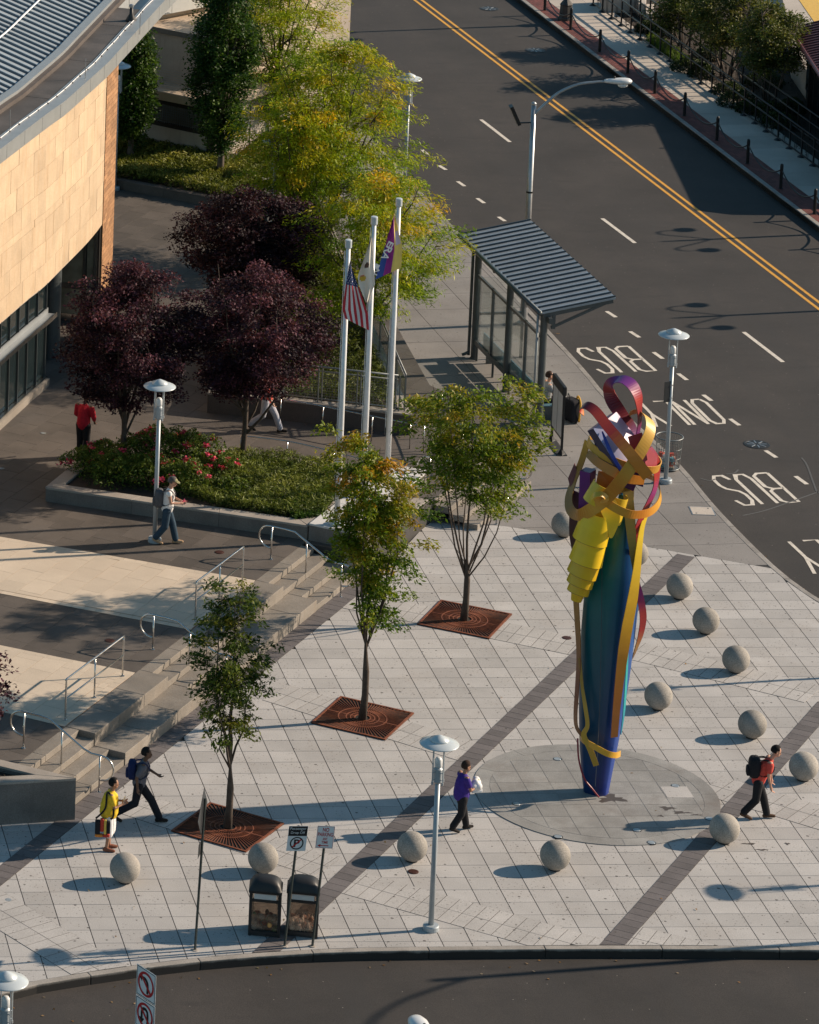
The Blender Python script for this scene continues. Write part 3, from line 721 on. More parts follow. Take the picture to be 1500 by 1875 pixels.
# back planter by the beige building
bp=[xy(G(150,338,TZ)),xy(G(225,348,TZ)),xy(G(300,362,TZ)),xy(G(405,383,TZ)),xy(G(470,398,TZ)),xy(G(560,330,1.0)),xy(G(520,215,1.0)),xy(G(430,285,1.0)),xy(G(225,205,1.0)),xy(G(120,250,1.0))]
back_pl,innK=planter('back_planter','brown granite planter with ground cover below the beige building',bp,.4,.92,.26,.87,mat='brown_granite',cap='brown_granite')

# ------------------------------------------------------------------ steel handrails
def rail_tube(m,pts,r=.021): m.tube(smooth_path(pts,5) if len(pts)>2 else pts,r,8)
def stair_rail(t,label,nt=11.36,nb=9.45,zt=TZ,zb=0,h=.88,mid=None,rr=.3,up_ext=.28):
    o=thing('stair_handrail',label,'handrail',(*tn(t,nt),zt),group='looped steel stair handrails')
    A=lambda n,z:tn(t,n,z)
    path=[A(nt+.02,zt+h-.58)]+[A(nt+.0+rr*math.sin(a)*.95+.06,zt+h-.29-.29*math.cos(a)) for a in np.linspace(0,math.pi,10)]+[A(nt-.35,zt+h),A(nt-.62,zt+h-.02)]
    path+= [A(nb+.42,zb+h+.07),A(nb+.22,zb+h)]+[A(nb-.06-rr*math.sin(a)*.95,zb+h-.29+.29*math.cos(a)) for a in np.linspace(0,math.pi,10)]+[A(nb-.02,zb+h-.58)]
    m=MB(); m.tube(path,.024,10); m.build('rail','steel',o,smooth=True)
    for n,z in ((nt,zt),((nt+nb)/2,(zt+zb)/2),(nb,zb)):
        zr=np.interp(n,[nb,nb+.42,nt-.62,nt],[zb+h,zb+h+.07,zt+h-.02,zt+h]); zz=z if n!=(nt+nb)/2 else zb+.15*math.floor(((nt+nb)/2-nb)/((nt-nb)/4))
        MB().tube([A(n,zz-.02),A(n,zr)],.02,8).build('post','steel',o,smooth=True)
        MB().lathe([(.05,0),(.05,.012),(.03,.02)],A(n,zz),n=12).build('post_foot','steel',o)
stair_rail(-6.1,'looped steel handrail on the steps beside the lower left planter')
stair_rail(.86,'looped steel handrail on the steps behind the smallest tree')
stair_rail(7.95,'looped steel handrail on the steps below the flagpoles')
stair_rail(15.02,'nearer looped steel handrail on the steps to the street pavement',nt=9.9,nb=8.0)
stair_rail(17.9,'farther looped steel handrail on the steps to the street pavement',nt=10.3,nb=8.45)
def guard(t0,t1,label,n=11.26):
    o=thing('guard_rail',label,'railing',(*tn(t0,n),TZ),group='steel guard rails above the seat blocks')
    z=TZ+.008
    MB().tube(smooth_path([tn(t0,n,z),tn(t0,n,z+.9),tn(t0+.02,n,z+.97),tn(t0+.09,n,z+1.0),tn((t0+t1)/2,n,z+1.0),tn(t1-.09,n,z+1.0),tn(t1-.02,n,z+.97),tn(t1,n,z+.9),tn(t1,n,z)],4),.022,10).build('top_rail','steel',o,smooth=True)
    MB().tube([tn(t0,n,z+.52),tn(t1,n,z+.52)],.019,8).build('lower_rail','steel',o,smooth=True)
    MB().tube([tn((t0+t1)/2,n,z),tn((t0+t1)/2,n,z+1.0)],.02,8).build('post','steel',o,smooth=True)
    for q in (t0,(t0+t1)/2,t1): MB().lathe([(.05,0),(.05,.012),(.03,.02)],tn(q,n,z),n=12).build('post_foot','steel',o)
guard(-4.14,-1.05,'straight steel guard rail on the lower pale paved band')
guard(3.1,5.93,'straight steel guard rail on the upper pale paved band')
# mesh railing on the retaining wall
def mesh_rail(a,b,z0,z1,label,nposts,name='mesh_railing',mesh=True,mat='mesh_grey',glassy=False):
    a,b=np.append(xy(a),z0),np.append(xy(b),z1); d=b-a; L=np.linalg.norm(d); u=d/L; U=np.array([0,0,1.]); H=1.02
    o=thing(name,label,'railing',a)
    MB().tube([a+U*H,b+U*H],.028,8).build('top_rail',mat,o,smooth=True)
    MB().tube([a+U*(H-.12),b+U*(H-.12)],.016,6).build('upper_bar',mat,o,smooth=True)
    MB().tube([a+U*.1,b+U*.1],.016,6).build('lower_bar',mat,o,smooth=True)
    for k in range(nposts):
        p=a+d*k/(nposts-1)
        for s in (-.05,.05): MB().box(p+u*s+U*H/2,(.035,.035,H),math.atan2(u[1],u[0])).build('post',mat,o)
    if mesh:
        m=MB(); n=int(L/.075)
        for k in range(n): p=a+u*(k+.5)*L/n; m.box(p+U*(.5),(.005,.005,.8),0)
        for k in range(11): z=.12+k*.075; m.box((a+b)/2+U*z,(L,.005,.005),ax=[u,unit(np.cross(U,u)),unit(np.cross(u,np.cross(U,u)))])
        tag(m.build('wire_mesh',mat,o),kind='stuff')
    if glassy:
        for k in range(nposts-1):
            p=a+d*(k+.04)/(nposts-1); q=a+d*(k+.96)/(nposts-1); n_=np.array([-u[1],u[0],0])*.006
            MB().prism([p-n_,q-n_,q+n_,p+n_],[p[2]+.13,q[2]+.13,q[2]+.13,p[2]+.13],[p[2]+.88,q[2]+.88,q[2]+.88,p[2]+.88]).build('pane','shelter_glass',o)
    return o
ra,rb=innB[1],innB[2]
mesh_rail(ra+(rb-ra)*-.02+unit(rb-ra)*.1-perp(unit(rb-ra))*.15,rb-unit(rb-ra)*.02-perp(unit(rb-ra))*.15,1.2,1.2,'grey wire mesh railing on the dark retaining wall behind the flagpoles',4)
bx=(bed[2]+innB[2])/2; by_=(bed[3]+innB[3])/2; bz=(bed[4]+innB[4])/2
mesh_rail(bx+(by_-bx)*.02,by_,1.2,1.2,'grey railing with clear panels along the juniper bed beside the grey pavement',5,mesh=False,glassy=True,name='panel_railing')
# ramp handrails along the path
def ramp_rail(pts,label,h=.82,every=2):
    P=[G(x,y,z) for x,y,z in pts]; o=thing('ramp_handrail',label,'handrail',P[0])
    U=np.array([0,0,1.]); MB().tube(smooth_path([p+U*h for p in P],4),.02,8).build('rail','steel',o,smooth=True)
    for p in P: MB().tube([p,p+U*h],.017,8).build('post','steel',o,smooth=True)
ramp_rail([(513,775,TZ),(590,790,TZ),(680,808,TZ),(750,822,TZ),(775,826,TZ)],'steel handrail along the foot of the dark retaining wall',h=.72)
ramp_rail([(440,838,TZ),(525,848,TZ),(610,868,TZ),(660,882,TZ),(740,905,TZ)],'steel handrail along the back of the long planter',h=.62)
ramp_rail([(808,770,TZ),(826,800,TZ),(845,845,.6)],'sloping steel handrail behind the middle tree beside the bus shelter shade',h=.8)

# ------------------------------------------------------------------ vegetation
def leaf_mesh(name,P,size,C,mat,parent=None,aspect=.45,droop=.0,up=.5,off=None,dirs=None):
    """many small leaf blades: P centres, size blade length, C colours"""
    P=np.asarray(P,float); n=len(P); size=np.broadcast_to(size,n)[:,None]
    N=rng.normal(size=(n,3)); N[:,2]=np.abs(N[:,2])+up; N/=np.linalg.norm(N,axis=1)[:,None]
    T=rng.normal(size=(n,3)) if dirs is None else np.asarray(dirs)+rng.normal(size=(n,3))*.5
    T[:,2]-=droop; T-=N*np.sum(T*N,1)[:,None]; T/=np.linalg.norm(T,axis=1)[:,None]+1e-9
    B=np.cross(N,T); h=size*.5; wv=size*aspect*.5
    V=np.stack([P-T*h,P+B*wv-T*h*.1+N*h*.12,P+T*h,P-B*wv-T*h*.1+N*h*.12],1).reshape(-1,3)
    if off is None and parent is not None: off=ORG.get(root(parent).name)
    if off is not None: V=V-off
    me=bpy.data.meshes.new(name); me.vertices.add(4*n); me.vertices.foreach_set('co',V.ravel())
    me.loops.add(4*n); me.loops.foreach_set('vertex_index',np.arange(4*n,dtype=np.int32))
    me.polygons.add(n); me.polygons.foreach_set('loop_start',np.arange(0,4*n,4,dtype=np.int32)); 
    me.update(calc_edges=True); me.validate()
    at=me.color_attributes.new('tint','FLOAT_COLOR','CORNER')
    at.data.foreach_set('color',np.repeat(np.c_[np.asarray(C),np.ones(n)],4,axis=0).ravel())
    return link(name,me,mat,parent)
def palette(n,stops,key=None,spread=.18):
    """colours along a list of stops; key in 0..1 (clump value)"""
    k=rng.random(n) if key is None else np.clip(key,0,1)
    S=np.array(stops); x=np.linspace(0,1,len(S)); c=np.stack([np.interp(k,x,S[:,i]) for i in range(3)],1)
    return np.clip(c*(1+rng.normal(size=(n,1))*spread),.002,1)
def tree(name,label,base,height,crown_lo,profile,ncl,nleaf,lsize,stops,mat='leaf_green',bark='bark',trunk_r=.07,limbs=6,fork=None,clump=.35,flat=.6,aspect=.45,droop=.2,
         lean=(0,0),shell=.45,key_side=None,group=None,cat='tree',twig=.006,hole=.25,offs=None,multi=1,vase=False):
    base=np.asarray(base,float); H=height; t=thing(name,label,cat,base,group)
    fork=fork or crown_lo; prof=np.array(profile)             # (fraction of crown height, radius)
    lean=np.array([lean[0],lean[1],0.])
    def axis(z): return base+np.array([0,0,z])+lean*(z/H)**1.5
    def rad(z): return np.interp((z-crown_lo)/(H-crown_lo),prof[:,0],prof[:,1])
    # limbs
    m=MB(); L=[]
    if multi==1:
        tp=[axis(z)+np.array([math.sin(z*2.1)*.02,math.cos(z*1.7)*.02,0])*H/4 for z in np.linspace(0,H*.93,12)]
        m.tube(tp,np.r_[trunk_r*1.25,np.interp(np.linspace(0,H*.93,12)[1:],[0,fork,fork+.02,H],[trunk_r,trunk_r*.92,trunk_r*(.42 if vase else .9),trunk_r*.08])],10); L.append(np.array(tp[5:]))
    for k in range(limbs):
        a=2*math.pi*k/limbs*1.0+rng.uniform(-.35,.35); z0=fork+(H-fork)*(.38*(k/limbs) if multi==1 else 0)*rng.uniform(.6,1.2)
        z0=min(z0,H*.6) if not vase else fork+rng.uniform(-.12,.25); z1=min(H*.97,z0+(H-z0)*(rng.uniform(.55,.97) if vase is False else rng.uniform(.62,1.0))); rr=rad(min(H*.97,max(crown_lo,z1*.9)))*rng.uniform(.6,.9)
        d=np.array([math.cos(a),math.sin(a),0]); st=axis(z0) if multi==1 else base+d*.12
        if multi>1: z0=0
        pts=[st+np.array([0,0,1.])*(z1-z0)*s+d*rr*(s**.8)+lean*((z0+(z1-z0)*s)/H)**1.5*(0 if multi==1 else 1)+rng.normal(size=3)*.03*(H/5) for s in np.linspace(0,1,7)]
        if vase is not False:
            bend=perp(d[:2])*rng.normal()*.22; pts=[p+np.array([bend[0],bend[1],0])*math.sin(math.pi*i/6)+rng.normal(size=3)*.03 for i,p in enumerate(pts)]
        pts[0]=st; r0=trunk_r*(.55 if multi==1 else .7)*rng.uniform(.6,1.05)*(1 if vase is False else .68); m.tube(pts,np.linspace(r0,r0*.16,7),7); L.append(np.array(pts[1:]))
    LP=np.concatenate([smooth_path(l,5) for l in L])
    # clumps in the crown
    C=[];tries=0
    ph=rng.uniform(0,6.28,6)
    if vase:
        for l in L:
            q=smooth_path(l,6); q=q[int(len(q)*vase):]; 
            for k in range(int(ncl/len(L))):
                i=min(len(q)-1,int(len(q)*rng.random()**.75)); o=rng.normal(size=3)*np.array([.3,.3,.16])*(clump/.27); p=q[i]+o
                if p[2]>base[2]+crown_lo*.92: C.append(p)
    while not vase and len(C)<ncl and tries<ncl*60:
        tries+=1
        z=rng.uniform(crown_lo,H); r_=rad(z); u=rng.random()**shell; a=rng.uniform(0,2*math.pi)
        q=u*r_; 
        if rng.random()>(r_/prof[:,1].max())**1.2+.05: continue
        # uneven outline and gaps
        g=math.sin(3*a+ph[0]+z*2.3/H*5)+math.sin(5*a+ph[1]-z*7/H)+math.sin(2*a+ph[2]+z*11/H)
        if u>.55 and g<-1+hole*2: 
            if rng.random()<.8: continue
        q*=1+.12*math.sin(4*a+ph[3]+z*9/H)
        C.append(axis(z)+np.array([q*math.cos(a),q*math.sin(a),0]))
    C=np.array(C)
    tw=MB()
    for c in C:
        d=LP-c; d2=np.sum(d*d,1)+np.where(LP[:,2]>c[2]+.1,4.0,0); j=int(np.argmin(d2)); s=LP[j]; mid=(s+c)/2+np.array([0,0,.12*np.linalg.norm(c-s)])
        tw.tube([s,mid,c],[twig*1.8,twig*1.3,twig*.6],4,caps=False)
    tr=m.build('trunk',bark,t,smooth=True); tag(tw.build('twigs',bark,tr,smooth=True),kind='stuff') if C.size else None
    # leaves
    k=nleaf//len(C); idx=np.repeat(np.arange(len(C)),k); out=C-axis(0)-lean*.5; out[:,2]=0; ln=np.linalg.norm(out,axis=1)[:,None]+1e-6; out=out/ln
    n=len(idx); g=rng.normal(size=(n,3)); g/=np.linalg.norm(g,axis=1)[:,None]; g*=(rng.random((n,1))**.5)*clump
    g[:,2]*=flat; al=np.sum(g*out[idx],1)[:,None]; g=g+out[idx]*al*.5
    P=C[idx]+g; P[:,2]-=.25*np.maximum(0,np.linalg.norm(g[:,:2],axis=1)-clump*.4)*droop*2
    key=rng.random(len(C))
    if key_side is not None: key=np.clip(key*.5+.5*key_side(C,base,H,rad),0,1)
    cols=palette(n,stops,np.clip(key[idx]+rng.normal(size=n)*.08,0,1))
    leaf_mesh('crown',P,lsize*(1+rng.normal(size=n)*.2),cols,mat,t,aspect,droop,dirs=out[idx]*.8)
    return t
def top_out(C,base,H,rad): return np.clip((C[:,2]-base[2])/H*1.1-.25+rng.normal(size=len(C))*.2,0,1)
GRN=[(.04,.085,.008),(.085,.15,.010),(.15,.20,.012),(.28,.23,.014),(.46,.20,.012)]
GRN2=[(.03,.055,.012),(.06,.095,.015),(.10,.125,.018),(.16,.15,.02)]
LOC=[(.09,.17,.008),(.17,.27,.010),(.27,.34,.012),(.42,.38,.012),(.62,.34,.010)]
PLM=[(.014,.007,.013),(.034,.014,.023),(.062,.022,.036),(.12,.04,.058)]
COL=[(.014,.04,.010),(.026,.068,.013),(.05,.10,.018),(.085,.14,.025)]
# trees in iron grates
def small_tree(px,ytop,yl,label,prof,stops,**k):
    b=G(*px); H=HT(b,ytop)-0; lo=HT(b,yl); return tree('zelkova_tree',label,(b[0],b[1],.02),H,lo,prof,group='young trees in iron grates',stops=stops,lsize=.115,trunk_r=.082,twig=.004,droop=.5,aspect=.38,**k)
small_tree((417,1518),1078,1400,'smallest young tree, in the iron grate nearest the drop-off road',[(0,.3),(.15,.75),(.35,.95),(.6,.8),(.8,.5),(1,.15)],GRN2,ncl=120,nleaf=7200,limbs=6,clump=.235,fork=1.25,shell=.55,hole=.45,vase=.22)
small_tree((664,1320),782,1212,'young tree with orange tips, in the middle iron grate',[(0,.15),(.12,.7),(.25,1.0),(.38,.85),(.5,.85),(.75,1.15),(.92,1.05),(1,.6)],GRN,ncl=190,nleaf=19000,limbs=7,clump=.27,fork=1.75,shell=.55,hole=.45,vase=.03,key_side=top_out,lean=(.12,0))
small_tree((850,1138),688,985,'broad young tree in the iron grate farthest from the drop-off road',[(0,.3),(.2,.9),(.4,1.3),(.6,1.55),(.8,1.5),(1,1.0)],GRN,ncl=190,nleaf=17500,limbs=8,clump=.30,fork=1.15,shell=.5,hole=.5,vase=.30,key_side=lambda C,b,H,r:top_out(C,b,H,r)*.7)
def at_z(px,z): return G(*px,z)
b=at_z((223,852),.9); tree('plum_tree','purple-leaved plum tree standing among the roses, nearest the glass wall',b,HT(b,485)-.9,HT(b,742)-.9,[(0,.6),(.2,1.5),(.45,2.0),(.7,1.75),(.9,1.0),(1,.3)],290,42000,.085,PLM,'leaf_purple',trunk_r=.085,limbs=9,fork=.7,clump=.34,shell=.5,hole=.3,group='purple plum trees',droop=.1,aspect=.6,lean=(.15,0))
b=at_z((443,847),.9); tree('plum_tree','purple-leaved plum tree at the juniper end of the long planter',b,HT(b,492)-.9,HT(b,722)-.9,[(0,.7),(.2,1.6),(.45,2.15),(.7,1.85),(.9,1.1),(1,.3)],290,43000,.085,PLM,'leaf_purple',trunk_r=.085,limbs=9,fork=.75,clump=.34,shell=.5,hole=.3,group='purple plum trees',droop=.1,aspect=.6,lean=(.35,0))
b=at_z((455,640),.6); tree('plum_tree','purple-leaved plum tree farthest back, beside the yellow-green trees',b,HT(b,350)-.6,HT(b,540)-.6,[(0,1.0),(.25,1.9),(.5,2.25),(.75,1.8),(.92,1.0),(1,.3)],340,44000,.09,[(.010,.005,.010),(.018,.008,.013),(.03,.011,.018),(.05,.016,.024)],'leaf_purple',trunk_r=.1,limbs=9,fork=1.2,clump=.36,shell=.42,hole=.1,group='purple plum trees',droop=.1,aspect=.6)
b=np.append(tn(-9.6,13.6),.86); tree('plum_tree','purple-leaved plum tree at the left picture edge, in the corner planter',b,3.6,.9,[(0,.9),(.3,1.35),(.6,1.3),(.85,.9),(1,.3)],150,12000,.085,PLM,'leaf_purple',trunk_r=.08,limbs=8,fork=.5,clump=.3,shell=.42,hole=.12,group='purple plum trees',aspect=.6) if 0 else None
b=np.array([-14.35,5.9,.86]); b=np.append(xy(G(-88,1400,.86)),.86); tree('plum_tree','purple-leaved plum branches at the left picture edge above the corner planter',b,HT(b,1160)-.86,HT(b,1330)-.86,[(0,.8),(.35,1.2),(.6,1.15),(.85,.8),(1,.3)],120,9000,.085,PLM,'leaf_purple',trunk_r=.08,limbs=8,fork=.5,clump=.28,shell=.42,hole=.12,group='purple plum trees',aspect=.6)
# upright hornbeams
b=at_z((402,322),.95); tree('hornbeam_tree','tall narrow dark green tree in front of the beige building',b,HT(b,-70)-.95,HT(b,272)-.95,[(0,.2),(.1,.55),(.3,.88),(.55,.95),(.8,.8),(1,.4)],330,34000,.11,COL,'leaf_green',trunk_r=.11,limbs=14,fork=1.0,clump=.3,flat=1.2,shell=.35,hole=.08,group='columnar hornbeams',aspect=.55,bark='bark_pale',droop=.1)
b=at_z((238,292),.95); tree('hornbeam_tree','narrow dark green tree half hidden behind the brick pilaster',b,HT(b,40)-.95,HT(b,258)-.95,[(0,.2),(.1,.45),(.35,.68),(.6,.68),(.85,.5),(1,.2)],250,24000,.11,COL,'leaf_green',trunk_r=.11,limbs=12,fork=.9,clump=.28,flat=1.2,shell=.35,hole=.08,group='columnar hornbeams',aspect=.55,bark='bark_pale',droop=.1)
# honey locusts
def locust(px,z,ytop,ylo,prof,n,nl,label,**k):
    b=at_z(px,z); H=HT(b,ytop)-z; lo=HT(b,ylo)-z
    tree('locust_tree',label,b,H,lo,prof,n,nl,.15,LOC,'leaf_green',trunk_r=.09,clump=.42,flat=.5,shell=.62,hole=.35,group='yellow-green locust trees',aspect=.2,droop=.55,key_side=lambda C,b_,H_,r:top_out(C,b_,H_,r),**k)
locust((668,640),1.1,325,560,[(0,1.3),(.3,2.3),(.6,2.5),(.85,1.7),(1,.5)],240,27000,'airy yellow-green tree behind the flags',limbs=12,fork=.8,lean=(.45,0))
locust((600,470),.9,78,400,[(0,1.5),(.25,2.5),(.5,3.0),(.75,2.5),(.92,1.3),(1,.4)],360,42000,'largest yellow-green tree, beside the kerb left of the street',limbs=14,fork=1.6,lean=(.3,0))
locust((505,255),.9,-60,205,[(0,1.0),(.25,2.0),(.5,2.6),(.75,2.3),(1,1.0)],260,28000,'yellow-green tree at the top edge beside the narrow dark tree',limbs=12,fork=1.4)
locust((545,500),.9,185,395,[(0,.8),(.3,1.4),(.6,1.6),(.85,1.1),(1,.4)],150,17000,'yellow-green tree in front of the lamp by the beige building',limbs=9,fork=1.0)
# low planting
def cover_patch(name,label,poly,z,n,h,size,stops,mat='leaf_low',aspect=.3,up=.2,droop=-.1,mound=.25,cat='ground cover',kind='stuff',dens=None):
    poly=ccw(poly); lo=np.min(poly,0); hi=np.max(poly,0); P=[]
    while len(P)<n:
        q=rng.uniform(lo,hi,(n,2)); P+= [p for p in q if inside(p,poly)]
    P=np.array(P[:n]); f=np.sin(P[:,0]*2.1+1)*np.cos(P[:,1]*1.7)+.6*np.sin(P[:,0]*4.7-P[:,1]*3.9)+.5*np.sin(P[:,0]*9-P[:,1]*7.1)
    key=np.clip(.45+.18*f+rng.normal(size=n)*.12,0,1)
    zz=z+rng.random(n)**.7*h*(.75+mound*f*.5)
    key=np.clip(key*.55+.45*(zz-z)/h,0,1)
    o=leaf_mesh(name,np.c_[P,zz],size*(1+rng.normal(size=n)*.25),palette(n,stops,key),mat,None,aspect,droop,up)
    return tag(o,label,cat,kind=kind)
JUN=[(.018,.034,.010),(.065,.095,.018),(.16,.19,.036),(.30,.30,.08)]
LOW=[(.012,.024,.008),(.03,.055,.012),(.06,.10,.018),(.11,.15,.03)]
IVY=[(.02,.045,.010),(.05,.10,.014),(.10,.17,.02),(.2,.23,.05)]
JUN_C=[xy(G(*q,.95)) for q in ((330,905),(420,835),(520,838),(600,860),(640,880),(596,945),(540,950),(400,930))]
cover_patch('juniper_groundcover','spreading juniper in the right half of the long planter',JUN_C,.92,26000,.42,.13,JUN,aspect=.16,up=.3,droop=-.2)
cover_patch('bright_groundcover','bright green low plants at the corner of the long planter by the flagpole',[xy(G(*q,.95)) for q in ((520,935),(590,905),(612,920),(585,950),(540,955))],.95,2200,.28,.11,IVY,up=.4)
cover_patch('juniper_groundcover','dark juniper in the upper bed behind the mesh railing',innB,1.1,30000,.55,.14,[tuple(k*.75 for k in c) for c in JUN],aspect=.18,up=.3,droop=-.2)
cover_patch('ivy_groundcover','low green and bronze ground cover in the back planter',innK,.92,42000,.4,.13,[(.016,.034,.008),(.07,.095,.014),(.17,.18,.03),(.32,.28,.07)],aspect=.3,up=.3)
cover_patch('leaf_litter','dead stems and low plants in the corner planter',innL,.84,900,.12,.09,[(.02,.018,.01),(.05,.035,.02)],up=.6)
# rose bushes
ROSE=['at the planter corner nearest the glass wall','in front of the first plum trunk','touching the lamp post','right of the lamp post at the front','behind the lamp post, with the most flowers','behind and right of the lamp post, flowering','between the plum trunk and the lamp post','beside the juniper edge','low and nearly flowerless at the juniper edge','beside the man in dark red']
def rose(px,z,r,h,nl,nf,seed):
    c=G(*px,z); t=thing('rose_bush','rose bush '+ROSE[int(round(seed/1.7))],'rose bush',(c[0],c[1],z),group='rose bushes in the planter')
    n=nl; a=rng.uniform(0,6.283,n); u=rng.random(n)**.5; zz=rng.random(n)**.6; rr=r*u*np.sqrt(np.clip(1.15-zz**2,0.05,1))*(1+.18*np.sin(3*a+seed)+.12*np.sin(7*a+zz*9))
    P=np.c_[c[0]+rr*np.cos(a),c[1]+rr*np.sin(a),z+zz*h*(1+.15*np.sin(4*a+seed))]
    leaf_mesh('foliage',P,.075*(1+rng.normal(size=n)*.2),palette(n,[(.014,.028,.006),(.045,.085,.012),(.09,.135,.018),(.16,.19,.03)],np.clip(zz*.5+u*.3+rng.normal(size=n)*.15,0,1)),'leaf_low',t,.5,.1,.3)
    m=MB()
    for k in range(7): 
        b_=rng.uniform(0,6.28); m.tube([c+[0,0,-.05],c+np.array([math.cos(b_)*r*.4,math.sin(b_)*r*.4,h*.6]),c+np.array([math.cos(b_)*r*.6,math.sin(b_)*r*.6,h*.95])],[.012,.008,.004],5)
    m.build('stems','bark',t)
    for k in range(int(nf*1.7)):
        b_=rng.uniform(0,6.28); q=rng.uniform(.25,.95)*r; zf=h*math.sqrt(max(.1,1.1-(q/r)**2))*rng.uniform(.85,1.12)
        f=c+np.array([q*math.cos(b_),q*math.sin(b_),zf]); nn=26; 
        Pf=f+rng.normal(size=(nn,3))*np.array([.045,.045,.03]); leaf_mesh('flower',Pf,.075,palette(nn,[(.42,.02,.05),(.62,.05,.12),(.75,.16,.26)]),'leaf_low',t,.8,0,.8)
for k,(px,r,h,nl,nf) in enumerate((((165,862),.8,.55,2600,3),((215,878),.95,.65,3600,4),((275,885),.9,.7,3600,5),((335,893),.85,.65,3300,5),((300,845),.95,.85,3800,8),((355,852),.9,.8,3400,6),((250,850),.8,.75,2600,3),((398,868),.7,.5,2400,4),((420,905),.55,.4,1500,1),((190,845),.7,.5,1800,2))): rose(px,.93,r,h,nl,nf,k*1.7)

# ------------------------------------------------------------------ the curved stone building at left
SZ,WT=3.65,8.68
wp=[xy(G(x,y,SZ)) for x,y in ((0,592),(58,542),(82.6,522.6),(117,488),(162,442),(187,411))]
wd0=unit(wp[1]-wp[0]); wp=[wp[0]-wd0*7,wp[0]-wd0*3]+wp
wp=[p for p in smooth_path([np.append(p,0) for p in wp],4)[:,:2]]
wl=np.r_[0,np.cumsum([np.linalg.norm(b-a) for a,b in zip(wp[:-1],wp[1:])])]; WL=wl[-1]
wdE=unit(wp[-1]-wp[-5])
def wpt(s,o=0.,z=None):                      # point along the wall, o metres outwards
    if s<=WL:
        p=np.array([np.interp(s,wl,[q[i] for q in wp]) for i in (0,1)]); a=np.array([np.interp(min(s+.3,WL),wl,[q[i] for q in wp]) for i in (0,1)]); b=np.array([np.interp(max(s-.3,0),wl,[q[i] for q in wp]) for i in (0,1)]); t=unit(a-b)
    else: p=wp[-1]+wdE*(s-WL); t=wdE
    p=p-perp(t)*o
    return p if z is None else np.array([p[0],p[1],z])
def s_at(px,z):                              # arc length whose point shows at picture column px
    ss=np.linspace(0,WL+2,300); return ss[np.argmin([abs(PX(wpt(s,0,z))[0]-px) for s in ss])]
bld=thing('stone_building','curved sandstone building with ribbed metal roof at the left edge','building',(*wp[8],TZ))
def curved(name,mat,s0,s1,o0,o1,z0,z1,n=24,parent=None,bevel=0):
    ss=np.linspace(s0,s1,n); poly=[wpt(s,o1) for s in ss]+[wpt(s,o0) for s in ss[::-1]]
    m=MB(); k=len(ss)
    for i in range(n-1): m.prism([wpt(ss[i],o1),wpt(ss[i+1],o1),wpt(ss[i+1],o0),wpt(ss[i],o0)],z0,z1) if 0 else None
    V=[];F=[]
    for s in ss: V+= [[*wpt(s,o0),z0],[*wpt(s,o1),z0],[*wpt(s,o1),z1],[*wpt(s,o0),z1]]
    for i in range(n-1):
        for q in range(4): F.append((4*i+q,4*i+(q+1)%4,4*i+4+(q+1)%4,4*i+4+q))
    F+=[(3,2,1,0),tuple(4*(n-1)+q for q in range(4))]
    return m.add(V,F).build(name,mat,parent or bld,bevel=bevel)
wall=curved('wall','sandstone_joint',0,WL,-.5,-.03,SZ,WT)
# stone panels, course by course
rows=[.66,.66,.66,.22,.66,.66,.66,.66,.19]; z=SZ
npan=0
for r,hh in enumerate(rows):
    s=-(.47 if r%2 else 0.)-rng.uniform(0,.2)
    while s<WL:
        wv=rng.choice([.62,.78,.92,1.05]) if hh>.3 else 1.3
        a,b=max(s,0),min(s+wv,WL)
        if b-a>.06 and in_view(wpt((a+b)/2,0,z+hh/2),260):
            n=3; V=[];ss=np.linspace(a+.005,b-.005,n); o1=rng.uniform(.0,.008)
            F=[]
            for q in ss: V+= [[*wpt(q,-.028),z+.005],[*wpt(q,o1),z+.005],[*wpt(q,o1),z+hh-.005],[*wpt(q,-.028),z+hh-.005]]
            for i in range(n-1):
                for q in range(4): F.append((4*i+q,4*i+(q+1)%4,4*i+4+(q+1)%4,4*i+4+q))
            F+=[(3,2,1,0),tuple(4*(n-1)+q for q in range(4))]
            MB().add(V,F).build('stone_panel','sandstone',wall); npan+=1
        s+=wv
    z+=hh
# brick pilaster
SE=s_at(222,8.0); SE=WL+1.62
pil=curved('pilaster','sandstone_joint',WL+.10,SE,-.9,-.012,.4,WT,n=3)
zz=.6; r=0
while zz<WT-.05:
    s=WL+.10-(.21 if r%2 else 0); h1=min(zz+.132,WT)
    while s<SE:
        a,b=max(s,WL+.10),min(s+.42,SE)
        if b-a>.04: MB().prism([wpt(a+.006,-.011),wpt(b-.006,-.011),wpt(b-.006,rng.uniform(0,.004)),wpt(a+.006,rng.uniform(0,.004))],zz+.006,h1-.004).build('brick','wall_brick',pil)
        s+=.42
    zz+=.136; r+=1
# ground floor: plinth, glass wall, transom canopy, round column, recessed doors
SG=s_at(84,TZ); 
curved('plinth','step_granite',0,SG,-.3,.10,TZ-.1,TZ+.22,parent=bld)
curved('sill','steel',0,SG,-.2,.05,TZ+.222,TZ+.27,parent=bld)
gwall=curved('glass_wall','dark_frame',0,SG,-.35,-.30,TZ+.27,SZ-.01,parent=bld)
s=SG
while s>0:
    a=max(0,s-.78); 
    if PX(wpt(s,0,2))[0]>-60:
        for z0,z1 in ((TZ+.29,2.62),(2.86,SZ-.02)):
            MB().prism([wpt(a+.012,-.10),wpt(s-.012,-.10),wpt(s-.012,-.085),wpt(a+.012,-.085)],z0,z1).build('pane','window_glass',gwall)
        MB().prism([wpt(s-.02,-.11),wpt(s+.004,-.11),wpt(s+.004,-.03),wpt(s-.02,-.03)],TZ+.272,SZ-.02).build('mullion','shelter_metal',gwall)
    s-=.78
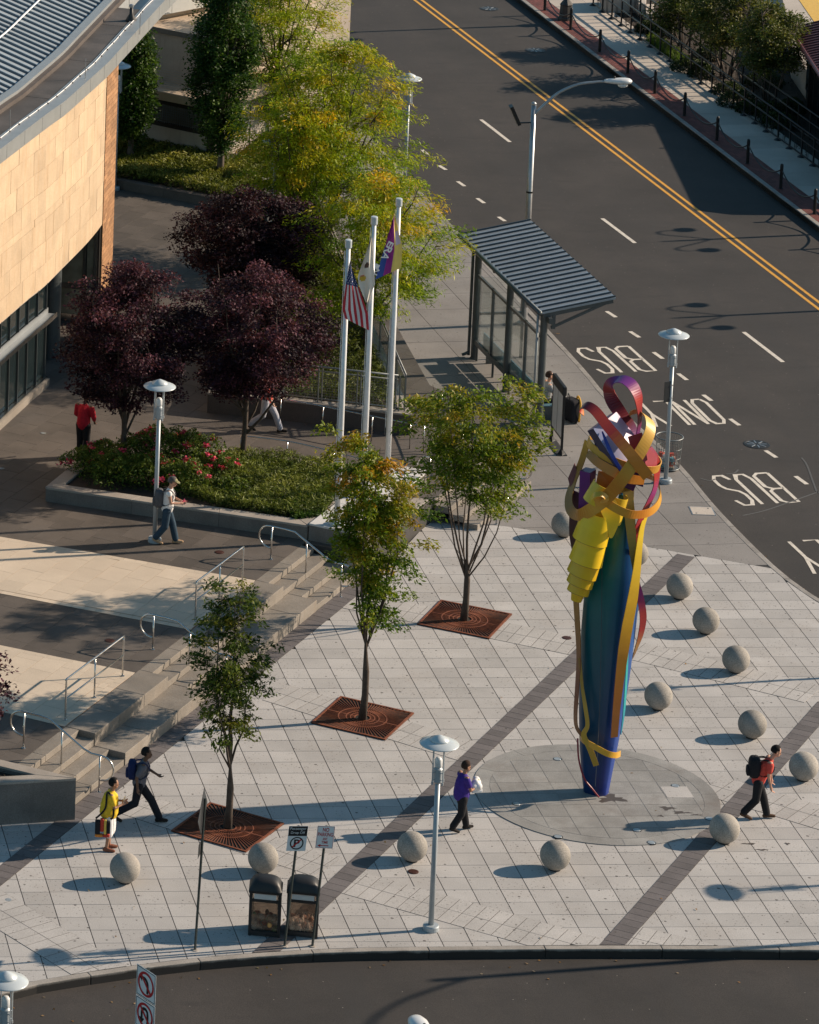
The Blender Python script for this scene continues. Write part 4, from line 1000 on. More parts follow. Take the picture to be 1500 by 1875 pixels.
can=curved('transom_canopy','fascia',0,SG+.12,-.02,.22,2.66,2.70,parent=bld); curved('canopy_edge','steel',0,SG+.12,.222,.24,2.63,2.76,parent=bld); curved('canopy_back','fascia',0,SG+.12,-.06,-.025,2.6,2.86,parent=bld)
cb=G(90,653,TZ); MB().lathe([(.30,TZ-.02),(.30,SZ+.2)],(cb[0],cb[1],0),n=32).build('column','shelter_metal',bld,smooth=False)
curved('soffit','concrete_panel',0,WL+.05,-3.6,-.04,SZ-.06,SZ-.005,parent=bld)
back=curved('recess_wall','dark_frame',SG-.1,WL+.2,-3.55,-3.4,TZ-.05,SZ-.07,parent=bld)
MB().prism([wpt(SG-.12,-.36),wpt(SG-.02,-.36),wpt(SG-.02,-3.4),wpt(SG-.12,-3.4)],TZ-.05,SZ-.07).build('recess_return','window_glass',bld)
MB().prism([wpt(WL-.05,-.05),wpt(WL+.09,-.05),wpt(WL+.09,-3.4),wpt(WL-.05,-3.4)],TZ-.05,SZ-.07).build('dark_jamb','dark_frame',bld)
JP=lambda o,dpt:wpt(WL,o)-wdE*(.055+dpt)
for k,(o0,o1) in enumerate(((-.42,-1.38),(-1.42,-2.38))):
    d=MB()
    for a,b,z0,z1 in ((o0,o0-.09,TZ,3.1),(o1+.09,o1,TZ,3.1),(o0-.09,o1+.09,TZ,TZ+.24),(o0-.09,o1+.09,3.0,3.1),(o0-.09,o1+.09,1.62,1.80)): d.prism([JP(a,0),JP(b,0),JP(b,.06),JP(a,.06)],z0,z1)
    dr=d.build('door','steel',bld)
    MB().prism([JP(o0-.09,.02),JP(o1+.09,.02),JP(o1+.09,.03),JP(o0-.09,.03)],TZ+.24,3.0).build('pane','door_glass',dr)
    oh=o1+.15 if k==0 else o0-.15
    MB().tube([[*JP(oh,.06),1.4],[*JP(oh,.14),1.4],[*JP(oh,.14),2.0],[*JP(oh,.06),2.0]],.02,8).build('handle','steel',dr)
MB().prism([JP(-.1,0),JP(-.2,0),JP(-.2,.05),JP(-.1,.05)],TZ,SZ-.08).build('frame_post','steel',bld)
MB().prism([JP(-.2,.005),JP(-.4,.005),JP(-.4,.02),JP(-.2,.02)],TZ,SZ-.08).build('side_light','door_glass',bld)
# roof: fascia, walkway of roof felt, ledge, ribbed metal
WX=WL+9
curved('eave_soffit','fascia',0,WX,-.6,.36,WT+.002,WT+.05,n=40); 
fas=curved('fascia','fascia',0,WX,.362,.40,WT-.05,WT+.33,n=40)
curved('gutter_cap','fascia',0,WX,-.05,.40,WT+.332,WT+.37,n=40)
for k in range(17): 
    s=k*1.5; 
    if s<WX: MB().prism([wpt(s,.401),wpt(s+.008,.401),wpt(s+.008,.403),wpt(s,.403)],WT-.04,WT+.36).build('fascia_joint','seam_dark',fas)
MB().tube([wpt(s,.05+.012*math.sin(s*2.2),WT+.39) for s in np.linspace(0,WX,90)],.013,6).build('heating_cable','sign_white',bld)
for k in range(28): MB().box(wpt(k*.8,.05,WT+.385),(.035,.08,.03),R(30)).build('cable_clip','dark_frame',bld)
for k in range(10): 
    s=k*2.2; curved('roof_felt','membrane_roof',s+.005,min(s+2.195,WX),-.78,-.055,WT+.30,WT+.335+.004*(k%2),n=8)
curved('ledge','brown_granite',0,WX,-.94,-.785,WT+.3,WT+.46,n=40); curved('ledge_cap','fascia',0,WX,-1.2,-.945,WT+.3,WT+.55,n=40)
SL=math.tan(R(19)); NI=14
ss=np.linspace(0,WX,30); V=[];F=[]
for s in ss: V+= [wpt(s,-1.21,WT+.42),wpt(s,-1.21-NI,WT+.42+NI*SL)]
for i in range(29): F.append((2*i,2*i+1,2*i+3,2*i+2))
rf=MB().add(V,F).build('roof','roof_metal',bld)
s=.2
while s<WX:
    a,b=wpt(s,-1.25,WT+.46),wpt(s,-1.21-NI,WT+.46+NI*SL)
    if any(in_view(a+(b-a)*q,60) for q in np.linspace(0,1,12)):
        u=unit(b-a); t_=unit(np.cross(u,[0,0,1])); nn=np.cross(t_,u); MB().box((a+b)/2,(np.linalg.norm(b-a),.05,.07),ax=[u,t_,nn]).build('standing_seam','roof_seam',rf)
    s+=.44
for o in (2.6,4.0): MB().tube([wpt(s,-o,WT+.54+(o-1.21)*SL) for s in np.linspace(0,WX,30)],.026,6).build('snow_rail','sign_white',rf)
vt=G(240,38,WT+.34); v=thing('roof_vent','small black cone vent on the roof felt','roof vent',(vt[0],vt[1],WT+.336),world=False)
MB().lathe([(.17,0),(.16,.05),(.06,.22),(.05,.42)],n=16).build('cone','black_plastic',v,smooth=True); MB().lathe([(.06,.42),(.07,.44),(.07,.5),(.03,.52)],n=12).build('cap','galvanised',v)
for px in ((256,60),(156,145),(18,240)):
    c=G(*px,WT+.35); MB().tube([(c[0],c[1],WT+.3),(c[0],c[1],WT+.95)],.012,6).build('lightning_rod','galvanised',bld)

# ------------------------------------------------------------------ beige building at the back
K=G(393,293,.9); dl=unit((G(279,156,4.)-G(358,172,4.))[:2]); dr_=unit((G(460,268,.9)-K)[:2]); dr_=unit(perp(dl)*(-1 if (perp(dl)@dr_)<0 else 1)*.8+dr_*.2)
kz=HT(K,182); kt=HT(K,90)
bb=thing('beige_building','beige concrete building with a screened opening behind the narrow tree','building',(K[0],K[1],.6))
def BB(u,v): return K[:2]+dl*u+dr_*v
def bbox(name,mat,u0,u1,v0,v1,z0,z1,bevel=0,parent=None): return MB().prism([BB(u0,v0),BB(u1,v0),BB(u1,v1),BB(u0,v1)],z0,z1).build(name,mat,parent or bb,bevel=bevel)
zb=.6; zo=HT(K,252); zs=kz-.55
bbox('wall','concrete_panel',0,14,0,.25,zb,zo)                       # low front wall
for k in range(4): bbox('wall_rail','dark_frame',.4+k*3.1,3.3+k*3.1,.02,.2,zo,zo+.12)
for k in range(5): bbox('column','dark_frame',.02+k*3.1,.32+k*3.1,-.02,.3,zb,kz-.3)
bbox('lintel','dark_frame',0,14,.05,.45,kz-.55,kz-.3)
scr=bbox('screen_wall','concrete_panel',.3,14,2.2,2.4,zb,kz-.3)
m=MB()
for k in range(150): m.prism([BB(.35+k*.085,.1),BB(.362+k*.085,.1),BB(.362+k*.085,.112),BB(.35+k*.085,.112)],zo+.12,kz-.55)
for k in range(22): m.prism([BB(.3,.114),BB(13.2,.114),BB(13.2,.126),BB(.3,.126)],zo+.15+k*.085,zo+.162+k*.085)
tag(m.build('wire_screen','galvanised',bb),kind='stuff')
for k in range(4): bbox('side_panel','concrete_panel',.0,.25,.3+k*1.9,2.17+k*1.9,zb,kz-.3)
for k in range(3): bbox('panel_joint','dark_frame',-.02,.1,2.17+k*1.9,2.20+k*1.9,zb,kz-.3)
bbox('canopy_slab','flat_roof',-.35,14,-.35,9,kz-.3,kz,bevel=.02)
for k in range(5): bbox('upper_wall','concrete_panel',.9+k*2.6,3.48+k*2.6,.9,8,kz,kt)
bbox('upper_roof','flat_roof',.86,14,.86,8.04,kt,kt+.06); bbox('roof_edge','shelter_metal',.82,14.04,.82,.858,kt-.08,kt+.1)
bbox('roof_hut_wall','concrete_panel',5.2,12,5.0,8,kt+.06,kt+1.5); bbox('roof_hut_roof','flat_roof',5.0,12,4.8,8.2,kt+1.5,kt+1.6)
# flat-roofed hall farther back, its roof edge showing between the trees
H0=G(300,60,3.2); hb_=thing('far_hall','low tan-roofed hall behind the beige building','building',(H0[0],H0[1],.6))
hu=unit((G(470,-6,5)-G(315,24,5))[:2]); hv=perp(hu); hv=hv if hv[1]>0 else -hv; h0=xy(G(315,24,5.0))
HB=lambda u,v:h0+hu*u+hv*v
MB().prism([HB(-9,.3),HB(9,.3),HB(9,14),HB(-9,14)],.5,5.0).build('wall','concrete_panel',hb_)
for k in range(8): MB().prism([HB(-8+k*2,.28),HB(-6.02+k*2,.28),HB(-6.02+k*2,0),HB(-8+k*2,0)],5.0,6.3).build('parapet_panel','grey_panel',hb_)
MB().prism([HB(-9,14),HB(9,14),HB(9,.3),HB(-9,.3)],5.0,5.1).build('roof','flat_roof',hb_)

# ------------------------------------------------------------------ disc-top lamp posts
def lamp_proto():
    t=thing('lamp_post','x','lamp post',(0,0,0),'disc-top lamp posts',world=False)
    MB().lathe([(.165,0),(.17,.02),(.17,.10),(.155,.125),(.06,.13)],n=28).build('base','lamp_grey',t)
    MB().lathe([(.060,.12),(.052,3.3)],n=20).build('pole','lamp_grey',t,smooth=True)
    MB().lathe([(.06,3.3),(.098,3.34),(.098,3.62),(.06,3.66)],n=24).build('lantern_body','lamp_grey',t)
    ln=MB().lathe([(.07,3.66),(.08,3.68),(.08,3.82),(.05,3.87),(.02,3.88)],n=20).build('lens','lens_glow',t,smooth=True)
    for k in range(4):
        a=k*math.pi/2+.5; x,y=.15*math.cos(a),.15*math.sin(a)
        s=MB().tube([(x,y,3.32),(x,y,4.17)],.013,6).build('strut','lamp_grey',t)
        for z in (3.40,3.56): MB().tube([(.09*math.cos(a),.09*math.sin(a),z),(x,y,z)],.011,6).build('bracket','lamp_grey',s)
        MB().lathe([(.022,3.3),(.022,3.36)],(x,y,0),n=8).build('collar','lamp_grey',s)
    d=MB().lathe([(.02,4.15),(.30,4.155),(.405,4.165),(.412,4.175),(.40,4.19),(.23,4.245),(.205,4.25)],n=48).build('disc','lamp_disc',t,smooth=True)
    MB().lathe([(.20,4.245),(.205,4.262),(.20,4.285),(.05,4.355),(.01,4.37)],n=36).build('cap','lamp_disc',d,smooth=True)
    return t
L0=lamp_proto(); first=True
def top_of(x,y,z): p=G(x,y,z+4.3); return (p[0],p[1],z)
for loc,l in ((tuple(G(789,1703)),'grey disc-top lamp post standing near the drop-off kerb'),(tuple(G(1219,884)),'grey disc-top lamp post with a small sign, beside the wire litter basket'),
    (tuple(G(283,992,TZ)),'grey disc-top lamp post behind the capped man, in front of the long planter'),(top_of(750,137,0),'grey disc-top lamp post beside the street, half behind the largest yellow-green tree'),
    (top_of(12,1785,0),'grey disc-top lamp post cut by the lower left picture edge'),(top_of(217,114,TZ),'lamp post with its disc just showing under the curved eave'),(top_of(506,252,TZ),'lamp post hidden in the yellow-green leaves by the beige building'),
    ((*(xy(G(1303,1636))+8.55*np.array([math.cos(SUN_AZ),math.sin(SUN_AZ)])),0),'lamp post beyond the picture edge whose disc shadow falls on the plaza'),
    ((*(xy(G(1092,1268))+8.55*np.array([math.cos(SUN_AZ),math.sin(SUN_AZ)])),0),'lamp post beyond the picture edge whose shadow crosses behind the round bollards')):
    o=L0 if first else copy_tree(L0); first=False; o.location=loc; o['label']=l
# small sign on the lamp beside the street
c=G(1219,884); zc=HT(c,715); R_=np.array([.968,-.249,0]); A_=np.array([.249,.968,0]); U=np.array([0,0,1.])
t=thing('pole_sign','small dark rectangular sign strapped to the lamp post by the street','sign',(c[0],c[1],zc))
MB().box(c*[1,1,0]+U*zc-A_*.075-R_*.05,(.30,.012,.58),ax=[unit(R_*.8+A_*.6),unit(A_*.8-R_*.6),U]).build('plate','sign_back',t)
for z in (-.18,.18): MB().lathe([(.066,-.012),(.066,.012)],c*[1,1,0]+U*(zc+z),n=16).build('strap','galvanised',t)

# ------------------------------------------------------------------ street light with a curved arm
def street_light(base,H,arm_dir,reach,label,extras=True):
    t=thing('street_light',label,'street light',base); b=np.asarray(base,float); f=np.array([*unit(arm_dir),0]); 
    MB().lathe([(.2,0),(.2,.05),(.12,.1),(.115,.5)],b,n=20).build('base','galvanised',t)
    MB().lathe([(.105,.05),(.07,H)],b,n=20).build('pole','galvanised',t,smooth=True); MB().lathe([(.08,H),(.08,H+.04),(.04,H+.08)],b,n=16).build('pole_cap','galvanised',t)
    p0=b+U*(H-.35)
    pth=smooth_path([p0,p0+f*reach*.12+U*.28,p0+f*reach*.35+U*.72,p0+f*reach*.62+U*.98,p0+f*reach*.86+U*1.06,p0+f*reach+U*1.08],6)
    MB().tube(pth,np.linspace(.052,.034,len(pth)),10).build('arm','galvanised',t,smooth=True)
    e=pth[-1]; m=MB(); n=20
    for k,(s,rw_,rh) in enumerate(((0,.045,.045),(.06,.07,.06),(.25,.11,.08),(.45,.16,.10),(.62,.17,.10),(.76,.13,.08),(.82,.04,.03))):
        a=np.arange(n)*2*math.pi/n; sd_=np.array([-f[1],f[0],0])
        m.v.append(e+f*s+np.outer(np.cos(a)*rw_,sd_)+np.outer(np.sin(a)*rh+.02,U)); m.n+=n
        if k: m.f+=[((k-1)*n+q,(k-1)*n+(q+1)%n,k*n+(q+1)%n,k*n+q) for q in range(n)]
    m.f+=[tuple(range(n-1,-1,-1)),tuple(6*n+q for q in range(n))]
    hd=m.build('lamp_head','pole_white',t,smooth=True)
    MB().ball(e+f*.55-U*.10,(.15,.12,.08)).build('lens','lens_glow',hd,smooth=True); MB().lathe([(.028,.09),(.028,.16),(.02,.17)],e+f*.3,n=10).build('photocell','black_plastic',hd)
    if extras:
        q=b+U*(H-.55); MB().tube([q,q-f*.42-U*.02],.022,6).build('bracket','black_metal',t); 
        MB().box(q-f*.55+U*.22,(.10,.30,.62),ax=[unit(-f*.9-U*.42),np.array([-f[1],f[0],0]),unit(U*.9-f*.42)]).build('flood_lamp','black_metal',t)
        for z in (2.4,4.1): MB().lathe([(.10,z),(.10,z+.05)],b,n=16).build('band','black_metal',t)
    return t
sb=G(958,593); SLH=HT(sb,190)
arm_end=None
street_light((sb[0],sb[1],0),SLH,(.995,-.02),2.05,'tall grey street light with curved arm rising behind the bus shelter')
gp=xy(G(735,1800,ROAD_Z))+(7.4/math.tan(SUN_EL))*np.array([math.cos(SUN_AZ),math.sin(SUN_AZ)]); street_light((gp[0],gp[1],ROAD_Z),7.0,(-.25,-1),2.4,'street light beyond the right edge whose shadow lies across the drop-off road',extras=False)
hp=G(775,1858,7.6); street_light((hp[0]+.3,hp[1]-2.6,ROAD_Z),6.8+.0,(-.12,1),2.2,'street light whose pale lamp head peeks in at the bottom edge',extras=False)
fp=G(592,100); tp=thing('utility_pole','slim grey pole at the top edge beside the street','pole',(fp[0],fp[1],0)); MB().lathe([(.07,0),(.05,7)],fp,n=14).build('shaft','galvanised',tp,smooth=True); MB().lathe([(.13,0),(.13,.1),(.07,.14)],fp,n=14).build('base','galvanised',tp)

# ------------------------------------------------------------------ round stone bollards
bproto=None
for (x,y),l in zip(((1033,960),(1164,1013),(1245,1073),(1293,1136),(1348,1207),(1206,1274),(1378,1326),(1472,1403),(1327,1517),(755,1550),(1017,1566),(229,1589),(482,1571)),
  ('round stone bollard beside the yellow cowls of the sculpture, farthest back','round stone bollard mostly hidden behind the sculpture on the dark strip','round stone bollard behind, first of the row right of the sculpture','round stone bollard second in the row right of the sculpture','round stone bollard third in the row, on the band of small slabs',
   'round stone bollard just right of the sculpture, nearest its blue body','round stone bollard above the man in the red shirt','round stone bollard at the right picture edge beside the dark strip','round stone bollard on the dark strip in front of the man in the red shirt','round stone bollard left of the lamp post, on the dark strip','round stone bollard in front of the sculpture disc','round stone bollard in front of the woman in yellow','round stone bollard in front of the smallest tree and behind the bins')):
    p=G(x,y,.335)
    if bproto is None:
        bproto=MB().ball((0,0,0),.3275,48,28).build('round_bollard','ball_concrete',None,smooth=True); o=bproto
        MB().lathe([(.13,-.335),(.13,-.30),(.1,-.29)],n=24).build('foot_ring','mortar',o)
    else: o=copy_tree(bproto)
    o.location=(p[0],p[1],.337); o.rotation_euler=(rng.uniform(0,.3),rng.uniform(0,.3),rng.uniform(0,6)) if 0 else (0,0,rng.uniform(0,6)); tag(o,l,'bollard','round stone bollards')

# ------------------------------------------------------------------ iron tree grates
def grate(c,ang,label):
    S=.92; t=thing('tree_grate',label,'tree grate',(c[0],c[1],.02),'square iron tree grates',world=False)
    ca=np.array([math.cos(ang),math.sin(ang)]); cb_=perp(ca); Q=lambda u,v:ca*u+cb_*v
    MB().prism([Q(-S,-S),Q(S,-S),Q(S,S),Q(-S,S)],-.03,-.004).build('shaded_pit_soil','pit_shade_earth',t)  # lies just under the bars, coloured dark for the shade in the gaps
    for k in range(4):
        a=k*math.pi/2; e=ca*math.cos(a)+cb_*math.sin(a); p=perp(e); MB().prism([e*(S-.05)-p*S,e*S-p*S,e*S+p*S,e*(S-.05)+p*S] if k%2==0 else [e*(S-.05)-p*(S-.052),e*S-p*(S-.052),e*S+p*(S-.052),e*(S-.05)+p*(S-.052)],-.01,.016).build('frame','rust',t)
    for r0,r1 in ((.17,.20),(.27,.295),(.37,.395),(.55,.575)):
        n=40; V=[];F=[]
        for i in range(n):
            a=2*math.pi*i/n; d=np.array([math.cos(a),math.sin(a)]); V+= [[*(d*r0),.0],[*(d*r1),.0],[*(d*r1),.014],[*(d*r0),.014]]
        for i in range(n):
            j=(i+1)%n
            for q in range(4): F.append((4*i+q,4*i+(q+1)%4,4*j+(q+1)%4,4*j+q))
        MB().add(V,F).build('ring','rust',t)
    n=80
    for i in range(n):
        a=2*math.pi*(i+.5)/n; d=np.array([math.cos(a),math.sin(a)]); pe=perp(d)*.0055
        R1=(S-.05)/max(abs(d@ca),abs(d@cb_)); 
        r0=.20 if i%2==0 else .395
        MB().prism([d*r0-pe,d*R1-pe,d*R1+pe,d*r0+pe],-.008,.0115).build('bar','rust',t)
    MB().prism([Q(-S+.05,-.012),Q(-.2,-.012),Q(-.2,.012),Q(-S+.05,.012)],-.008,.013).build('split_bar','rust',t); MB().prism([Q(.2,-.012),Q(S-.05,-.012),Q(S-.05,.012),Q(.2,.012)],-.008,.013).build('split_bar','rust',t)
for c,a,l in zip(g_c,g_a,('rusty iron grate round the broad tree farthest from the drop-off road','rusty iron grate round the middle tree','rusty iron grate round the smallest tree')): grate(c,a,l)

# ------------------------------------------------------------------ flagpoles and flags
def flagpole(px,label):
    b=G(*px,1.06); t=thing('flagpole',label,'flagpole',(b[0],b[1],1.06),'white flagpoles'); H=8.66-1.06
    MB().lathe([(.20,0),(.21,.03),(.19,.09),(.1,.12)],b,n=24).build('base_collar','lamp_disc',t,smooth=True)
    MB().lathe([(.078,.1),(.076,2.5),(.056,H-.2)],b,n=24).build('pole','pole_white',t,smooth=True)
    MB().lathe([(.07,H-.22),(.088,H-.2),(.088,H-.02),(.08,H),(.02,H+.01)],b,n=20).build('truck_cap','lamp_disc',t)
    MB().tube([b+U*1.1-R_*.1,b+U*(H-.3)-R_*.085],.008,5).build('halyard','sign_white',t); MB().box(b+U*1.2-R_*.09,(.03,.03,.2)).build('cleat','black_metal',t)
    return b
FB=[flagpole(p,l) for p,l in (((617,960),'white flagpole nearest the steps, flying the striped flag'),((664,909),'middle white flagpole, flying the white flag'),((709,869),'farthest white flagpole, flying the purple and yellow flag'))]
def cloth_flag(name,label,base,outline,colour,ncol=26,nrow=18,waves=.06,group='flags on the flagpoles',depth=-.12):
    """limp flag: outline(u,v)->picture point; colour(u,v)->rgb; u along the hoist-fly, v down the hoist"""
    V=[];F=[];C=[]; dv=unit([*(base[:2]-CAM[:2]),0])
    for j in range(nrow+1):
        for i in range(ncol+1):
            u,v=i/ncol,j/nrow; x,y=outline(u,v); w_=waves*math.sin(u*9.0+v*2.2)*min(1,u*3)+.03*math.sin(u*4+v*9)*u
            V.append(GV(x,y,base+dv*(depth+w_),dv))
    for j in range(nrow):
        for i in range(ncol):
            a=j*(ncol+1)+i; F.append((a,a+ncol+1,a+ncol+2,a+1)); C.append(colour((i+.5)/ncol,(j+.5)/nrow))
    t=thing(name,label,'flag',base,group)
    MB().add(V,F,C).build('cloth','printed_cloth',t,smooth=True)
    return t,dv
def bil(q): 
    q=np.array(q,float)
    def f(u,v):
        P=np.array([(1-v)*(1-u),(1-v)*u,v*u,v*(1-u)])@q; return P[0],P[1]+6*math.sin(u*3.14)*v*0
    return f
# striped flag: hoist at the pole from (641,478) down; hangs in folds to (628..676, 600)
def usflag(u,v):
    # v: 0 top (hoist side) -> 1 bottom fly; u across the hanging folds
    top=np.array([641+u*2,476+u*12]); mid=np.array([634+u*22,517+u*5]); low=np.array([627+u*47,565+u*9]); bot=np.array([632+u*44,583+u*22])
    P=[top,mid,low,bot]; k=v*3; i=min(2,int(k)); s=k-i; return tuple(P[i]*(1-s)+P[i+1]*s)
def uscol(u,v):
    if v<.36:
        return (.035,.05,.16) if not ((int(u*8)+int(v*28))%2==0 and 0<(u*8)%1<.55 and (v*28)%1<.6) else (.72,.72,.74)
    return (.52,.03,.045) if int(u*9)%2==0 else (.76,.72,.72)
cloth_flag('striped_flag','red and white striped flag with a starred blue corner, on the nearest flagpole',FB[0],usflag,uscol,54,56,.05)
def wflag(u,v):
    vr=[0,.8,1]; rx_=np.interp(v,vr,[681,687,673]); ry_=np.interp(v,vr,[434,520,553]); vl=[0,.62,.74,1]; lx_=np.interp(v,vl,[680,655,657,670]); ly_=np.interp(v,vl,[436,506,521,554])
    return rx_*(1-u)+lx_*u,ry_*(1-u)+ly_*u
def wcol(u,v):
    if ((u-.55)/.18)**2+((v-.46)/.05)**2<1: return (.10,.055,.04)
    if ((u-.72)/.2)**2+((v-.66)/.045)**2<1: return (.55,.22,.10) if v<.63 else (.60,.42,.05)
    return (.72,.68,.60)
cloth_flag('white_flag','white flag with a small brown and red emblem, on the middle flagpole',FB[1],wflag,wcol,40,44,.05)
def pflag(u,v):
    rx_=np.interp(v,[0,.6,1],[722,737,735]); ry_=np.interp(v,[0,.6,1],[393,450,490]); lx_=np.interp(v,[0,1],[721,687]); ly_=np.interp(v,[0,1],[396,512])
    return rx_*(1-u)+lx_*u,ry_*(1-u)+ly_*u
def pcol(u,v):
    if u<.40: 
        return (.62,.50,.60) if abs(v-.42)<.12 and u<.32 and u>.05 else (.80,.62,.16)
    if v>.62 and u>.70+.0: return (.035,.09,.36)
    if u>.84: return (.035,.09,.36) if v>.5 else (.30,.03,.25)
    return (.34,.035,.27)
pf,dv=cloth_flag('banner_flag','purple, blue and yellow flag with white lettering, on the farthest flagpole',FB[2],pflag,pcol,40,44,.05)
def on_flag(x,y,d=-.22): return GV(x,y,FB[2]+dv*d,dv)
for ch,x,y,s in (('E',714.5,448,7),('R',710.5,458,8.5),('A',706,469,8.5),('I',690,488,6),('N',688,497,7.5)):
    a=on_flag(x,y); uxv=unit(on_flag(x+4,y-7)-a); uyv=unit(on_flag(x-6,y-3.5)-a); lettering(ch,a,-uyv*-1*-1,uxv,.17*s/8,.15*s/8,'sign_white',pf,bold=.01) if 0 else lettering(ch,a,unit(on_flag(x-3.5,y+7)-a),-unit(on_flag(x-7,y-3.5)-a),.19*s/8,.17*s/8,'sign_white',pf,bold=.02)

# ------------------------------------------------------------------ bus shelter
p1,p2,p3=[xy(G(*q)) for q in ((868,656),(930,718),(987,780))]
se=unit(p3-p1); sf=np.array([-se[1],se[0]]); sf=sf if sf[0]>0 else -sf; Ls=np.linalg.norm(p3-p1)
sh=thing('bus_shelter','glass bus shelter with a ribbed grey metal roof beside the street','bus shelter',(*p1,0))
def SH(u,v,z=None): p=p1+se*u+sf*v; return p if z is None else np.array([p[0],p[1],z])
def sbox(name,mat,u0,u1,v0,v1,z0,z1,parent=None,bevel=0): return MB().prism([SH(u0,v0),SH(u1,v0),SH(u1,v1),SH(u0,v1)],z0,z1).build(name,mat,parent or sh,bevel=bevel)
ZB,ZF=3.40,3.78; RA,RB=-1.30,Ls+.22; VB,VF=-.14,1.95
def rz(v): return ZB+(ZF-ZB)*(v-VB)/(VF-VB)
for k in range(3): MB().lathe([(.115,0),(.115,.03),(.10,.04),(.10,3.25)],(*SH(Ls*k/2,0),0),n=22).build('post','shelter_metal',sh,smooth=False)
V=[SH(RA,VB,ZB),SH(RB,VB,ZB),SH(RB,VF,ZF),SH(RA,VF,ZF)]
m=MB(); m.add(np.array(V+[v-U*.05 for v in V]),[(0,1,2,3),(7,6,5,4),(0,4,5,1),(1,5,6,2),(2,6,7,3),(3,7,4,0)]); srf=m.build('roof','shelter_roof',sh)
ns=22
for k in range(ns):
    u=RA+.04+(RB-RA-.08)*k/(ns-1); a,b=SH(u,VB,ZB+.028),SH(u,VF,ZF+.028); d_=unit(b-a); t_=np.array([se[0],se[1],0]); MB().box((a+b)/2,(np.linalg.norm(b-a),.026,.045),ax=[d_,t_,np.cross(d_,t_)]).build('standing_seam','seam_dark',srf)
MB().tube([SH(RA,VB-.06,ZB-.03),SH(RB,VB-.06,ZB-.03)],.065,10).build('gutter','shelter_metal',sh,smooth=True)
MB().box(SH((RA+RB)/2,VF+.02,ZF-.03),(RB-RA,.04,.10),math.atan2(se[1],se[0])).build('front_fascia','sign_white',srf) if 0 else None
for u in (RA+.1,RA+2.2,(RA+RB)/2,RB-2.2,RB-.08):
    a,b=SH(u,VB+.05,ZB-.12),SH(u,VF-.05,ZF-.12); d_=unit(b-a); MB().box((a+b)/2,(np.linalg.norm(b-a),.06,.12),ax=[d_,np.array([se[0],se[1],0]),np.cross(d_,[se[0],se[1],0])]).build('rafter','shelter_metal',sh)
    a,b=SH(u,.15,ZB-.48),SH(u,VF-.3,ZF-.2); d_=unit(b-a); MB().box((a+b)/2,(np.linalg.norm(b-a),.05,.07),ax=[d_,np.array([se[0],se[1],0]),np.cross(d_,[se[0],se[1],0])]).build('brace','shelter_metal',sh)
    MB().box(SH(u,.22,ZB-.30),(.07,.09,.42),math.atan2(se[1],se[0])).build('strut','shelter_metal',sh)
sbox('back_beam','shelter_metal',-1.1,Ls+.35,.02,.12,3.1,3.26)
# back wall of glass
sbox('top_rail','shelter_metal',.1,Ls-.1,-.035,.035,2.52,2.60); sbox('bottom_rail','shelter_metal',.1,Ls-.1,-.04,.04,.46,.60)
for k in range(4):
    u0,u1=Ls*k/4+.1,Ls*(k+1)/4-.1
    gp=sbox('glass_panel','shelter_glass',u0-.02,u1+.02,-.008,.008,.60,2.52)
    if k%2==0: sbox('mullion','shelter_metal',u1+.06,u1+.14,-.035,.035,.46,2.6)
    for q in (u0+.15,u1-.2): MB().lathe([(.035,0),(.035,.46)],(*SH(q,0),0),n=12).build('stub_leg','shelter_metal',sh) if q==u0+.15 else None
for v in (1.35,):
    sbox('end_glass','shelter_glass',.05,.065,.15,v,.5,2.5); sbox('end_frame','shelter_metal',.03,.09,v,v+.07,.0,2.55); sbox('end_rail','shelter_metal',.03,.09,.1,v,1.35,1.42)
MB().tube(smooth_path([SH(-.12,-.13,ZB-.1),SH(-.12,-.13,.35),SH(-.12,-.15,.16),SH(-.14,-.32,.07)],5),.045,10).build('downpipe','shelter_metal',sh,smooth=True)
MB().tube([SH(Ls-.16,-.13,ZB-.1),SH(Ls-.16,-.13,.1)],.035,10).build('downpipe','lamp_grey',sh,smooth=True)
bn=thing('shelter_bench','blue-grey bench along the glass inside the bus shelter','bench',(*SH(Ls/2,.5),0))
for k in range(6):
    u0=.35+k*(Ls-.7)/6; s_=MB().prism([SH(u0+.03,.18),SH(u0+(Ls-.7)/6-.03,.18),SH(u0+(Ls-.7)/6-.03,.62),SH(u0+.03,.62)],.42,.46).build('seat','bench_blue',bn,bevel=.01)
    MB().prism([SH(u0+.03,.12),SH(u0+(Ls-.7)/6-.03,.12),SH(u0+(Ls-.7)/6-.03,.16),SH(u0+.03,.16)],.46,.92).build('backrest','bench_blue',bn,bevel=.01)
for k in range(4): MB().prism([SH(.5+k*(Ls-1)/3-.03,.2),SH(.5+k*(Ls-1)/3+.03,.2),SH(.5+k*(Ls-1)/3+.03,.55),SH(.5+k*(Ls-1)/3-.03,.55)],0,.42).build('leg','shelter_metal',bn)
